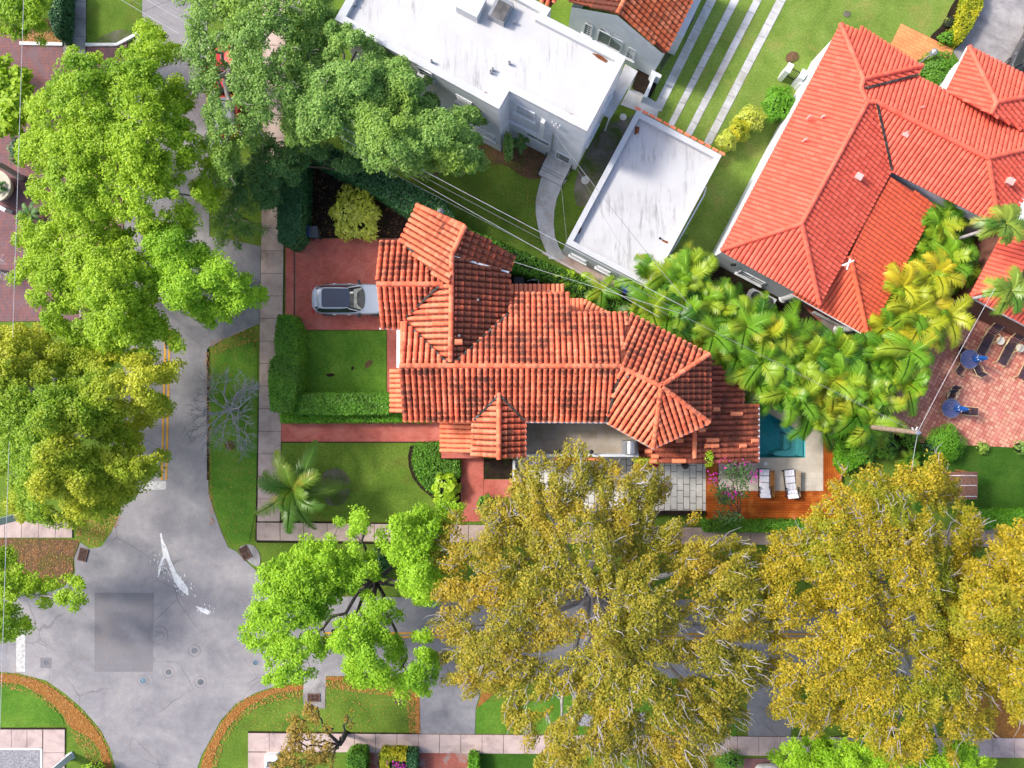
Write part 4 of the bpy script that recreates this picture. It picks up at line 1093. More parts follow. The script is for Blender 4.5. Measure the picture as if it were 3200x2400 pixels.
for x, y in ((2680, 1020), (2500, 915)): pc = MB(); c = W(x, y, 2.6); pc.lathe((c[0], c[1], 0), [(.3, 0), (.3, .1), (.24, .15), (.24, 2.5), (.3, 2.6)], 16); pc.build("column", M_TRIM, rh)
RA, RB = wxy(2270, 778, 3.75), wxy(2550, 925, 3.75)
window(rh, RA, RB, on_wall(RA, RB, 2348, 867), 1.5, .75, panes=(2, 2), outward=SW, name="window")
RC, RD = wxy(2790, 528, 3.75), wxy(3110, 685, 3.75)
window(rh, RC, RD, on_wall(RC, RD, 2925, 665), .8, .8, outward=SW)
for x, y in ((2525, 368), (2567, 368), (2512, 440), (2725, 362), (2875, 340)): vent(rh, x, y, 4.6, .06, .45, plain("pink_vent", (.72, .45, .42), .6))
for x, y, z in ((2829, 418, 4.75), (2683, 552, 4.75), (3156, 567, 4.6)):
    m = MB(); c = W(x, y, z); m.box((c[0], c[1], z), (.36, .36, .34), math.radians(-28), rx=math.radians(12)); m.build("roof_vent", plain("pink_vent_box", (.76, .42, .38), .6), rh)
an = MB(); c = Vector(W(2638, 831, 4.2)); an.bar(c, c + Vector((0, 0, .5)), .05)
for a_, b_2 in (((-.35, -.05, .5), (.3, .22, .55)), ((.1, .32, .5), (-.1, -.3, .5)), ((.05, .12, .5), (.3, .22, .5))): an.bar(c + Vector(a_), c + Vector(b_2), .07, .05)
an.build("antenna", M_TRIM, rh)
fx = MB(); q = on_wall(RA, RB, 2295, 820); fx.box(tuple(q + Vector((-.05, -.15, 0))), (.3, .15, .12)); fx.build("flood_light", M_DARK, rh)

# small building at the right edge
pb = thing("tiled_outbuilding", "salmon tiled single-storey building cut off by the right edge beside the terracotta patio", "building", W(3200, 850, 0))
fo = [([(3031, 924, 3.2), (3300, 1064, 3.2), (3200, 862, 4.2)], [(3031, 924), (3170, 872), (3300, 938), (3300, 1066)], 0),
      ([(3031, 924, 3.2), (3170, 660, 3.2), (3200, 862, 4.2)], [(3031, 924), (3085, 822), (3170, 660), (3300, 640), (3300, 740), (3170, 872)], 0)]
roof_part("roof", pb, fo, [M_RED], M_REDPAN, caps=[((3032, 923, 3.24), (3170, 872, 4.0))], capmat=M_RED, gutters=[((3030, 928, 3.12), (3300, 1069, 3.12))], **kwr)
wall_box(pb, "wall", [(3045, 925), (3170, 690), (3300, 740), (3300, 1050)], 0, 3.1, plain("brown_stucco", (.20, .085, .06), .8))
# ============================================================ VEGETATION
M_LIME = leafmat("leaf_lime", [(.25, .42, .012), (.37, .56, .018), (.48, .66, .035), (.30, .48, .014)], tint=(.17, .36, .010), tscale=.22, trange=(.5, .7))
M_LIME2 = leafmat("leaf_bright", [(.22, .44, .014), (.34, .59, .022), (.44, .67, .04), (.27, .50, .016)], tint=(.15, .36, .010), tscale=.3, trange=(.52, .72))
M_YELLOWG = leafmat("leaf_yellow_green", [(.16, .32, .012), (.25, .42, .016), (.35, .50, .022), (.13, .27, .01)], tint=(.52, .55, .03), tscale=.14, trange=(.44, .58))
M_OAK = leafmat("leaf_oak", [(.12, .26, .04), (.19, .36, .055), (.31, .48, .11), (.15, .30, .035)], tint=(.28, .44, .05), tscale=.3, trange=(.48, .7), transl=.25)
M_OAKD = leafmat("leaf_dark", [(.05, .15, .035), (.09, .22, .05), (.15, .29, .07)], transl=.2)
M_FIC = leafmat("leaf_olive", [(.18, .19, .014), (.32, .29, .02), (.52, .43, .045), (.23, .25, .016), (.40, .32, .03)], tint=(.46, .33, .025), tscale=.4, trange=(.46, .66), transl=.3)
M_FIC2 = leafmat("leaf_gold", [(.24, .21, .012), (.42, .34, .014), (.64, .47, .03), (.30, .28, .014), (.52, .36, .02)], tint=(.26, .30, .015), tscale=.35, trange=(.5, .68), transl=.3)
M_BROWNL = leafmat("leaf_brown_olive", [(.20, .16, .02), (.32, .22, .03), (.42, .26, .04)], transl=.25)
M_HEDGE = leafmat("leaf_hedge", [(.07, .21, .012), (.11, .29, .016), (.17, .38, .03)], tint=(.10, .24, .02), tscale=.6, transl=.2)
M_HEDGEB = leafmat("leaf_hedge_bright", [(.08, .26, .01), (.13, .34, .015), (.18, .42, .02)], transl=.25)
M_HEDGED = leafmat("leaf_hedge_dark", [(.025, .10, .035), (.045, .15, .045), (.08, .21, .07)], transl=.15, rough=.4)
M_HEDGEY = leafmat("leaf_hedge_yellow", [(.45, .45, .015), (.62, .58, .02), (.70, .62, .05)], tint=(.32, .38, .02), tscale=.8)
M_CROTON = leafmat("leaf_croton", [(.50, .54, .04), (.75, .78, .16), (.36, .46, .03), (.66, .68, .08)], rough=.4)
M_CABB = leafmat("leaf_lime_broad", [(.30, .52, .02), (.42, .62, .03), (.52, .68, .06)], rough=.4)
M_PALM = leafmat("leaf_areca", [(.05, .16, .012), (.11, .28, .018), (.20, .39, .022), (.32, .44, .03)], tint=(.50, .46, .03), tscale=.45, trange=(.55, .72), rough=.35, transl=.3)
M_PALMY = leafmat("leaf_areca_yellow", [(.14, .32, .02), (.38, .48, .025), (.60, .50, .03), (.18, .36, .02), (.52, .52, .03)], rough=.35, transl=.3)
M_COCO = leafmat("leaf_coconut", [(.07, .18, .02), (.14, .27, .03), (.30, .38, .05), (.10, .22, .03)], tint=(.45, .42, .06), tscale=.5, trange=(.58, .72), rough=.35, transl=.25)
M_MAG = leafmat("petal_magenta", [(.55, .02, .35), (.75, .06, .5)], transl=.2)
M_BOUG = leafmat("leaf_bougainvillea", [(.05, .13, .03), (.09, .19, .05)], transl=.2)
M_LITTER = leafmat("fallen_leaf", [(.45, .17, .03), (.58, .28, .06), (.36, .11, .03), (.50, .36, .12)], transl=.05)
def barkmat(name, a, b):
    return layered(name, [(.3, a), (.7, b)], 6, fine=30, finestr=.4, bump=.4)
M_BARKG = barkmat("bark_grey", (.30, .27, .25), (.52, .48, .46))
M_BARKB = barkmat("bark_brown", (.10, .07, .055), (.22, .17, .14))
M_BARKD = barkmat("bark_dark", (.06, .05, .05), (.14, .12, .12))
M_BARKS = barkmat("bark_silver", (.38, .35, .37), (.58, .55, .57))
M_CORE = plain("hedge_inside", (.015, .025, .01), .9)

def curve_pts(a, b, rng, bow=.15, up=.0, n=7):
    a = np.array(a, float); b = np.array(b, float); d_ = b - a; L = np.linalg.norm(d_)
    mid = (a + b) / 2 + np.array([rng.normal(), rng.normal(), rng.normal() * .3]) * L * bow + np.array([0, 0, up * L])
    t = np.linspace(0, 1, n)[:, None]
    p = (1 - t) ** 2 * a + 2 * t * (1 - t) * mid + t ** 2 * b
    p[1:-1] += rng.normal(size=(n - 2, 3)) * L * .018
    return p

def bezc(a, b, rng, out, n=8):
    a = np.array(a, float); b = np.array(b, float)
    mid = np.array([a[0] * .35 + b[0] * .65, a[1] * .35 + b[1] * .65, a[2] + (b[2] - a[2]) * out])
    t = np.linspace(0, 1, n)[:, None]
    p = (1 - t) ** 2 * a + 2 * t * (1 - t) * mid + t ** 2 * b
    L = np.linalg.norm(b - a)
    p[1:-1] += rng.normal(size=(n - 2, 3)) * L * .02
    return p

def make_tree(name, label, cat, polys, trunk, ztop, zedge, leafm, bark, seed, spacing=25, clump=.36, leaves=140, lsize=.145, lw=.088, gap=.12, under=.35, tr=.28, limbs=8, twigs=False, lob=1.0, gscale=150., group=None, droop=0, holes=(), flat=.6, thick_twig=1.0, radial=1.15, lift=-.15):
    rng = np.random.default_rng(seed)
    tb = W(trunk[0], trunk[1], 0)
    root = thing(name, label, cat, tb, group)
    C = []
    ph = rng.uniform(0, 6.28, 8); kx = rng.normal(size=8) / gscale * 2.4; ky = rng.normal(size=8) / gscale * 2.4
    ph3 = rng.uniform(0, 6.28, 10); k3 = rng.normal(size=(10, 2)) / 24
    ph2 = rng.uniform(0, 6.28, 8); kx2 = rng.normal(size=8) / 60; ky2 = rng.normal(size=8) / 60
    for poly in polys:
        P = np.array(poly, float)
        x0, y0 = P.min(0) - 30; x1, y1 = P.max(0) + 30
        gx, gy = np.meshgrid(np.arange(x0, x1, spacing), np.arange(y0, y1, spacing * .87))
        gx = gx + (np.arange(gx.shape[0]) % 2)[:, None] * spacing / 2
        gx = gx.ravel() + rng.normal(size=gx.size) * spacing * .32; gy = gy.ravel() + rng.normal(size=gy.size) * spacing * .32
        k = in_poly(gx, gy, poly); d_ = edge_dist(gx, gy, poly) * np.where(k, 1, -1)
        w_ = max(d_.max(), 60)
        rag = sum(np.sin(gx * kx2[i] * 1.6 + gy * ky2[i] * 1.6 + ph2[i] * 2) for i in range(8)) / 4
        k = d_ > 8 - rag * 22 + rng.normal(size=len(gx)) * 7
        gx, gy, d_ = gx[k], gy[k], d_[k]
        dn = (d_ / w_).clip(0, 1)
        lobe = sum(np.sin(gx * kx[i] + gy * ky[i] + ph[i]) for i in range(8)) / 4
        fine_ = sum(np.sin(gx * kx2[i] + gy * ky2[i] + ph2[i]) for i in range(8)) / 4
        z = zedge + (ztop - zedge) * np.sqrt(1 - (1 - dn) ** 2) + lobe * .5 * lob + fine_ * .38 * lob + rng.normal(size=len(gx)) * .22
        gn = sum(np.sin(gx * k3[i, 0] + gy * k3[i, 1] + ph3[i]) for i in range(10)) / 4 + fine_ * .5 + rng.normal(size=len(gx)) * .35; drop = gn < np.quantile(gn, gap + .03)
        for h_ in holes: drop |= ((gx - h_[0]) ** 2 / h_[2] ** 2 + (gy - h_[1]) ** 2 / h_[3] ** 2 < 1) & (rng.random(len(gx)) < h_[4])
        gx, gy, z = gx[~drop], gy[~drop], z[~drop]
        # under layer
        u = rng.random(len(gx)) < under
        gx = np.concatenate([gx, gx[u] + rng.normal(size=u.sum()) * spacing * .4]); gy = np.concatenate([gy, gy[u] + rng.normal(size=u.sum()) * spacing * .4])
        z = np.concatenate([z, z[u] - rng.uniform(.8, 1.8, u.sum())])
        kk = (1 - z / H) / S
        C.append(np.stack([(gx - 1600) * kk, (1200 - gy) * kk, z], 1))
    C = np.concatenate(C)
    # leaves
    n = len(C); cr = clump * rng.uniform(.6, 1.45, n)
    idx = np.repeat(np.arange(n), np.maximum(20, (leaves * rng.uniform(.6, 1.25, n) * (cr / clump) ** 2)).astype(int))
    U = norm(rng.normal(size=(len(idx), 3))); U[:, 2] = np.where(U[:, 2] < -.25, -U[:, 2], U[:, 2])
    rr = cr[idx] * rng.uniform(.25, 1.12, len(idx)) ** .7
    # knotty outline: small bumps on each clump
    b1 = norm(rng.normal(size=(n, 3))); bump = 1 + .35 * np.maximum(0, np.sum(U * b1[idx], 1)) ** 2
    rad_ = C[:, :2] - np.array(tb[:2]); rad_ = rad_ / np.maximum(np.linalg.norm(rad_, axis=1, keepdims=True), .3)
    off = U * (rr * bump)[:, None] * np.array([1, 1, flat]); ra_ = rad_[idx]; al = np.sum(off[:, :2] * ra_, 1, keepdims=True)
    off[:, :2] = off[:, :2] * (1 / math.sqrt(radial)) + ra_ * al * (radial - 1 / math.sqrt(radial)); pos = C[idx] + off
    N = norm(U * .55 + np.array([0, 0, .75]) + rng.normal(size=U.shape) * .42)
    V, F = leaf_quads(pos, N, lsize, lw, rng)
    crown = np_mesh("crown", V, F, leafm, root)
    # wood
    wood = MB(); fork = np.array([tb[0], tb[1], max(1.2, zedge * .35)])
    wood.tube([tb, (tb[0] + .05, tb[1], fork[2] * .5), tuple(fork)], [tr * 1.25, tr, tr * .92], 9)
    wood.build("trunk", bark, root, smooth=True)
    wood = MB()
    # primary limbs
    cen = C[:, :2].mean(0); sel = [int(np.argmax(np.linalg.norm(C[:, :2] - fork[:2], axis=1)))]
    dmin = np.linalg.norm(C - C[sel[0]], axis=1)
    for _ in range(limbs - 1):
        j = int(np.argmax(dmin)); sel.append(j); dmin = np.minimum(dmin, np.linalg.norm(C - C[j], axis=1))
    nodes = [fork]; nr = [tr * .8]
    for j in sel:
        tgt = C[j] - np.array([0, 0, .25]); p = bezc(fork, tgt, rng, .75, 10)
        r0 = tr * rng.uniform(.42, .6); rads = np.linspace(r0, .03, 10)
        wood.tube([tuple(q) for q in p], list(rads), 6, False)
        for q, r_ in zip(p[2:], rads[2:]): nodes.append(q); nr.append(r_)
    order = np.argsort(np.linalg.norm(C[:, :2] - fork[:2], axis=1))
    NA = np.array(nodes); NR = np.array(nr)
    for j in order[::(1 if len(C) < 900 else 1)]:
        c = C[j] + np.array([0, 0, lift]); dd = np.linalg.norm(NA - c, axis=1) + 0.35 * np.maximum(0, np.linalg.norm(NA[:, :2] - fork[:2], axis=1) - np.linalg.norm(c[:2] - fork[:2]))
        k = int(np.argmin(dd))
        if dd[k] < .25: continue
        p = curve_pts(NA[k], c, rng, .12, .04, 5)
        r0 = min(NR[k] * .8, .018 + .022 * dd[k]) * thick_twig; rads = np.linspace(r0, .012, 5)
        wood.tube([tuple(q) for q in p], list(rads), 4, False)
        NA = np.vstack([NA, p[2:4]]); NR = np.concatenate([NR, rads[2:4]])
        if twigs and rng.random() < twigs:
            for _ in range(rng.integers(2, 4)):
                out_ = norm((c - fork)[None, :])[0] * np.array([1, 1, .3]) + rng.normal(size=3) * .4 + np.array([0, 0, .35])
                e = c + out_ * rng.uniform(.3, .75)
                wood.tube([tuple(q) for q in curve_pts(c, e, rng, .2, 0, 4)], [.028, .02, .014, .006], 4, False)
    wood.build("branches", bark, root, smooth=True)
    return root

T1 = [(450, 85), (480, 105), (510, 120), (545, 170), (560, 250), (590, 300), (600, 380), (640, 450), (660, 560), (680, 640), (660, 730), (560, 700), (480, 740), (420, 700), (300, 720), (200, 690), (120, 650), (55, 620), (60, 580), (90, 520), (50, 500), (60, 450), (110, 420), (85, 360), (90, 310), (140, 270), (120, 218), (150, 205), (190, 200), (185, 160), (225, 150), (250, 130), (290, 165), (340, 165), (380, 105), (420, 120)]
make_tree("street_tree", "bright lime green street tree over the brick plaza, upper left", "tree", [T1], (330, 470), 9.0, 5.5, M_LIME, M_BARKG, 11, gap=.10, under=.5, limbs=9, lob=1.5, tr=.32, holes=((560, 600, 60, 90, .6), (520, 660, 60, 50, .6), (620, 560, 50, 130, .4)))
T2 = [(70, 690), (180, 680), (320, 690), (440, 730), (480, 850), (490, 960), (520, 1020), (570, 1060), (590, 1110), (560, 1160), (470, 1160), (400, 1120), (250, 1080), (120, 1030), (85, 970), (95, 900), (30, 890), (60, 830), (100, 800), (60, 740)]
make_tree("street_tree", "lime green tree on the left verge just south of the brick plaza", "tree", [T2], (300, 880), 8.6, 5.6, M_LIME, M_BARKG, 12, gap=.07, under=.5, limbs=8, lob=1.5, holes=((260, 1000, 60, 50, .35), (500, 1090, 60, 40, .4)))
T3 = [(450, 730), (520, 690), (560, 700), (640, 712), (690, 790), (760, 830), (820, 900), (826, 950), (790, 975), (778, 1030), (730, 1000), (680, 1025), (620, 985), (560, 990), (500, 975), (455, 880), (430, 800)]
make_tree("street_tree", "rounded lime green tree spreading over the road beside the brick driveway", "tree", [T3], (560, 850), 7.6, 5.0, M_LIME2, M_BARKG, 13, gap=.05, under=.5, limbs=7, lob=1.3)
T4 = [(-120, 1000), (0, 1015), (60, 1000), (130, 1040), (240, 1060), (400, 1080), (520, 1110), (590, 1110), (575, 1190), (530, 1240), (550, 1310), (480, 1330), (430, 1310), (420, 1360), (440, 1395), (510, 1420), (470, 1480), (420, 1530), (360, 1600), (280, 1640), (240, 1670), (150, 1650), (110, 1660), (30, 1580), (20, 1500), (0, 1400), (-120, 1380)]
make_tree("broad_tree", "large spreading tree with yellowing west side left of the road junction", "tree", [T4], (270, 1330), 9.2, 5.4, M_YELLOWG, M_BARKG, 14, gap=.07, under=.5, limbs=10, lob=1.6, tr=.36, holes=((400, 1250, 40, 30, .5),))
T5 = [(-60, 1690), (60, 1720), (100, 1780), (150, 1810), (205, 1790), (232, 1738), (262, 1775), (290, 1830), (300, 1860), (262, 1945), (200, 1920), (140, 1905), (110, 1885), (60, 1880), (80, 1935), (40, 1990), (-60, 2010)]
make_tree("small_tree", "small green tree leaning over the stop line at the lower left edge", "tree", [T5], (-30, 1830), 5.6, 4.2, M_LIME, M_BARKG, 15, gap=.12, under=.4, limbs=6, tr=.16, clump=.34, spacing=25)
T6a = [(560, -80), (700, -80), (1020, -80), (1035, 30), (1010, 60), (1000, 200), (960, 330), (930, 450), (880, 420), (850, 380), (810, 450), (760, 520), (720, 580), (690, 560), (640, 470), (630, 380), (600, 300), (570, 230), (548, 150), (550, 60)]
make_tree("oak_tree", "tall dusty green oak over the road and sidewalk at the top left", "tree", [T6a], (760, 260), 8.6, 5.6, M_OAK, M_BARKG, 16, gap=.17, under=.4, limbs=10, twigs=.35, lob=1.0, lsize=.14, lw=.075, leaves=125, holes=((705, 225, 26, 80, .8), (712, 390, 45, 52, .75), (870, 310, 22, 80, .5)))
T6b = [(1000, 20), (1080, 90), (1110, 60), (1180, 130), (1230, 170), (1260, 180), (1320, 235), (1345, 320), (1400, 330), (1480, 345), (1505, 420), (1508, 480), (1490, 540), (1450, 565), (1400, 530), (1340, 520), (1290, 540), (1240, 530), (1200, 540), (1130, 500), (1040, 440), (960, 455), (905, 440), (900, 300), (950, 200), (1000, 100)]
make_tree("oak_tree", "spreading green oak leaning against the white two-storey house", "tree", [T6b], (1090, 420), 8.4, 5.0, M_OAK, M_BARKG, 17, gap=.07, under=.5, limbs=10, twigs=.12, lob=1.4, lsize=.155, lw=.085, leaves=250)
T7 = [(850, 430), (930, 450), (1010, 440), (1120, 490), (1150, 530), (1100, 560), (1010, 490), (950, 490), (930, 560), (880, 600), (850, 690), (820, 640), (760, 640), (700, 600), (740, 520), (800, 460)]
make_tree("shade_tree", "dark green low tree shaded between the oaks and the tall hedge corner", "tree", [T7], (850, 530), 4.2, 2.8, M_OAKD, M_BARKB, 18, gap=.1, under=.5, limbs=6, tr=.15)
P8 = [[(1065, 1640), (1100, 1590), (1155, 1590), (1168, 1650), (1130, 1690), (1150, 1730), (1110, 1740), (1080, 1680)],
      [(1190, 1650), (1215, 1580), (1290, 1595), (1320, 1570), (1345, 1555), (1395, 1600), (1395, 1680), (1368, 1790), (1375, 1860), (1330, 1885), (1260, 1850), (1250, 1780), (1195, 1720)],
      [(805, 1800), (850, 1740), (920, 1715), (990, 1690), (1040, 1680), (1090, 1700), (1090, 1760), (1180, 1755), (1200, 1830), (1160, 1890), (1060, 1880), (1020, 1930), (1000, 2000), (1010, 2050), (970, 2110), (960, 2140), (880, 2135), (830, 2110), (820, 2060), (768, 2010), (775, 1960), (795, 1870)],
      [(1010, 2010), (1030, 1950), (1080, 1900), (1130, 1915), (1170, 1870), (1220, 1850), (1240, 1900), (1200, 1960), (1250, 1980), (1250, 2040), (1245, 2110), (1265, 2155), (1210, 2172), (1130, 2165), (1085, 2110), (1070, 2050)],
      [(1290, 2010), (1310, 1960), (1350, 1975), (1370, 2060), (1367, 2130), (1310, 2165), (1260, 2155), (1250, 2120), (1280, 2070)]]
make_tree("tabebuia_tree", "bright lime tree with dark bare limbs over the yellow centre line of the side street", "tree", P8, (1190, 1790), 7.2, 4.9, M_LIME2, M_BARKD, 19, gap=.05, under=.45, limbs=12, tr=.24, lob=1.2, thick_twig=1.3)
P9 = [(1380, 1700), (1400, 1640), (1480, 1600), (1540, 1560), (1590, 1510), (1610, 1450), (1680, 1440), (1760, 1440), (1800, 1400), (1850, 1390), (1900, 1420), (1980, 1430), (2050, 1470), (2075, 1530), (1990, 1570), (2050, 1600), (2130, 1600), (2220, 1620), (2290, 1650), (2350, 1740), (2400, 1830), (2410, 1950), (2375, 2010), (2370, 2150), (2370, 2230), (2300, 2290), (2240, 2370), (2180, 2440), (1900, 2440), (1720, 2430), (1620, 2320), (1570, 2270), (1560, 2180), (1480, 2140), (1410, 2120), (1390, 2050), (1370, 1950), (1355, 1860)]
make_tree("ficus_tree", "huge olive yellow tree with grey limbs covering the street below the tiled house", "tree", [P9], (1830, 1800), 10.2, 6.4, M_FIC, M_BARKS, 20, gap=.24, under=.14, radial=1.45, lift=.10, limbs=18, twigs=.45, tr=.42, lob=1.7, lsize=.14, lw=.08, leaves=125, thick_twig=1.5,
          holes=((1840, 1890, 80, 60, .5), (1830, 2000, 70, 70, .4), (1690, 1900, 60, 60, .3), (1920, 1870, 60, 40, .6), (1790, 2170, 60, 30, .7), (1800, 2240, 70, 30, .6), (2180, 1900, 60, 100, .25), (1960, 1520, 80, 60, .3), (2250, 1680, 60, 40, .4), (1850, 1790, 40, 30, .5)))
P10 = [(2370, 1780), (2400, 1690), (2520, 1650), (2550, 1560), (2620, 1480), (2720, 1440), (2790, 1470), (2900, 1420), (2945, 1410), (2960, 1450), (3050, 1445), (3030, 1500), (2940, 1540), (3050, 1590), (3110, 1640), (3050, 1690), (3000, 1800), (3050, 2000), (3120, 2200), (3070, 2310), (2980, 2300), (2990, 2400), (2900, 2450), (2830, 2400), (2720, 2330), (2640, 2300), (2480, 2280), (2420, 2200), (2400, 2080), (2400, 2000), (2370, 1900)]
make_tree("ficus_tree", "big golden olive tree with pale limbs below the pool deck", "tree", [P10], (2700, 1850), 10.0, 6.2, M_FIC2, M_BARKS, 21, gap=.17, under=.18, radial=1.4, lift=.08, limbs=16, twigs=.4, tr=.4, lob=1.7, lsize=.14, lw=.08, leaves=125, thick_twig=1.5,
          holes=((2490, 1950, 60, 60, .5), (2560, 1930, 30, 60, .4), (2740, 1980, 50, 40, .3), (2560, 1640, 30, 20, .5)))
P11 = [(3040, 1720), (3110, 1720), (3140, 1660), (3200, 1650), (3380, 1640), (3380, 2260), (3200, 2250), (3140, 2160), (3000, 2100), (2950, 1900), (2980, 1780)]
make_tree("ficus_tree", "golden olive tree cut off by the lower right edge of the picture", "tree", [P11], (3240, 1900), 10.0, 6.4, M_FIC2, M_BARKS, 22, gap=.12, under=.18, radial=1.4, lift=.08, limbs=10, twigs=.6, tr=.36, lob=1.6, lsize=.165, lw=.095, leaves=215)
P12 = [(2440, 2320), (2500, 2290), (2560, 2310), (2700, 2310), (2800, 2330), (2900, 2330), (2990, 2310), (3050, 2320), (3090, 2370), (3140, 2460), (2450, 2460)]
make_tree("young_tree", "fresh green low tree under the golden crowns along the bottom right edge", "tree", [P12], (2760, 2400), 5.4, 3.9, M_LIME2, M_BARKB, 23, gap=.05, under=.5, limbs=8, tr=.2, lob=.9)
P13 = [(880, 2340), (930, 2260), (980, 2210), (1050, 2230), (1090, 2260), (1050, 2300), (1060, 2360), (1050, 2460), (900, 2460), (870, 2400)]
make_tree("thin_tree", "thin brownish olive tree with a crooked dark trunk on the bottom sidewalk", "tree", [P13], (1080, 2290), 5.4, 4.0, M_BROWNL, M_BARKD, 24, gap=.2, under=.2, limbs=8, twigs=.7, tr=.14, spacing=30, clump=.34, leaves=80, thick_twig=1.5)
P14 = [(-80, -80), (120, -80), (150, 10), (140, 60), (155, 80), (130, 110), (80, 105), (50, 130), (15, 90), (-80, 80)]
make_tree("street_tree", "olive green tree in the top left corner above the brick plaza", "tree", [P14], (20, 30), 5.6, 4.0, M_LIME, M_BARKG, 25, gap=.08, under=.4, limbs=6, tr=.18)
P15 = [(-80, 190), (15, 175), (32, 148), (45, 200), (100, 225), (118, 260), (85, 320), (95, 395), (60, 405), (-80, 420)]
make_tree("sea_grape_tree", "round-leaved yellow green tree at the left edge beside the brick plaza", "tree", [P15], (0, 300), 4.6, 3.2, M_LIME, M_BARKB, 26, gap=.1, under=.4, limbs=6, tr=.14, lsize=.26, lw=.24, leaves=70)
P16 = [(660, 590), (800, 600), (822, 700), (790, 760), (700, 770), (665, 700)]
make_tree("scrub_tree", "sparse twiggy shrub tree between the road and the sidewalk above the driveway apron", "tree", [P16], (745, 680), 3.2, 2.0, M_OAK, M_BARKG, 27, gap=.25, under=.1, limbs=8, twigs=.9, tr=.1, leaves=90, thick_twig=1.4)
P17 = [(2210, 1470), (2260, 1440), (2370, 1430), (2360, 1500), (2330, 1560), (2340, 1620), (2230, 1640), (2215, 1560)]
o_ = make_tree("bougainvillea", "thin bougainvillea with magenta flowers between the pale patio and the sun loungers", "tree", [P17], (2290, 1600), 3.6, 2.8, M_BOUG, M_BARKB, 28, gap=.3, under=.1, limbs=6, twigs=.6, tr=.07, leaves=45, clump=.4)
rng = np.random.default_rng(5)
def flower_mesh(parent, pts, spread, n, z, mat, size=.1, name="flowers"):
    c = np.array([W(x, y, z) for x, y in pts]); idx = rng.integers(0, len(c), n)
    pos = c[idx] + rng.normal(size=(n, 3)) * np.array([spread, spread, .2])
    N = norm(rng.normal(size=(n, 3)) * .4 + np.array([0, 0, 1])); V, F = leaf_quads(pos, N, size, size, rng)
    return np_mesh(name, V, F, mat, parent)
flower_mesh(o_, [(2350, 1480), (2358, 1500), (2225, 1495), (2282, 1545), (2300, 1470), (2235, 1500), (2315, 1455), (2350, 1470), (2280, 1540), (2258, 1450)], .22, 170, 3.7, M_MAG)

# bare trees
def bare_tree(name, label, cat, base, reach, bark, seed, z0=3.0, n0=7, depth=4, r0=.14, spread=(1, 1), off=(0, 0)):
    rng = np.random.default_rng(seed); b = W(*base, 0); root = thing(name, label, cat, b)
    w = MB(); f = np.array([b[0], b[1], 1.1]); w.tube([b, tuple(f)], [r0 * 1.3, r0], 8); w.build("trunk", bark, root)
    w = MB()
    def grow(p, d_, L, r, k):
        e = p + d_ * L
        w.tube([tuple(q) for q in curve_pts(p, e, rng, .1, 0, 4)], [r, r * .85, r * .7, r * .55], 5 if k > 1 else 3, False)
        if k == 0: return
        for _ in range(rng.integers(3, 5) if k > 1 else rng.integers(2, 5)):
            nd = d_ + rng.normal(size=3) * np.array([.62, .62, .28]); nd[2] = abs(nd[2]) * .35; nd /= np.linalg.norm(nd)
            t = rng.uniform(.45, 1)
            grow(p + (e - p) * t, nd, L * rng.uniform(.55, .82), r * .55, k - 1)
    for i in range(n0):
        a = 2 * math.pi * (i + rng.uniform(-.3, .3)) / n0
        d_ = np.array([math.cos(a) * spread[0] + off[0], math.sin(a) * spread[1] + off[1], .55]); d_ /= np.linalg.norm(d_)
        grow(f, d_, reach * rng.uniform(.33, .45), r0 * .5, depth)
    w.build("branches", bark, root); return root
bare_tree("bare_tree", "leafless silver grey tree on the grass verge between road and sidewalk", "tree", (742, 1278), 3.6, M_BARKS, 31, n0=8, depth=4, r0=.13, spread=(1, 1.2), off=(-.25, 0))
bare_tree("bare_tree", "bare twisted brown tree beside the sidewalk under the dark shade tree", "tree", (740, 560), 2.0, M_BARKB, 33, n0=6, depth=3, r0=.11, spread=(.6, 1.2))
bare_tree("frangipani", "leafless white-limbed frangipani at the left edge over the brick plaza", "tree", (20, 850), 1.9, M_BARKS, 34, n0=7, depth=2, r0=.09)

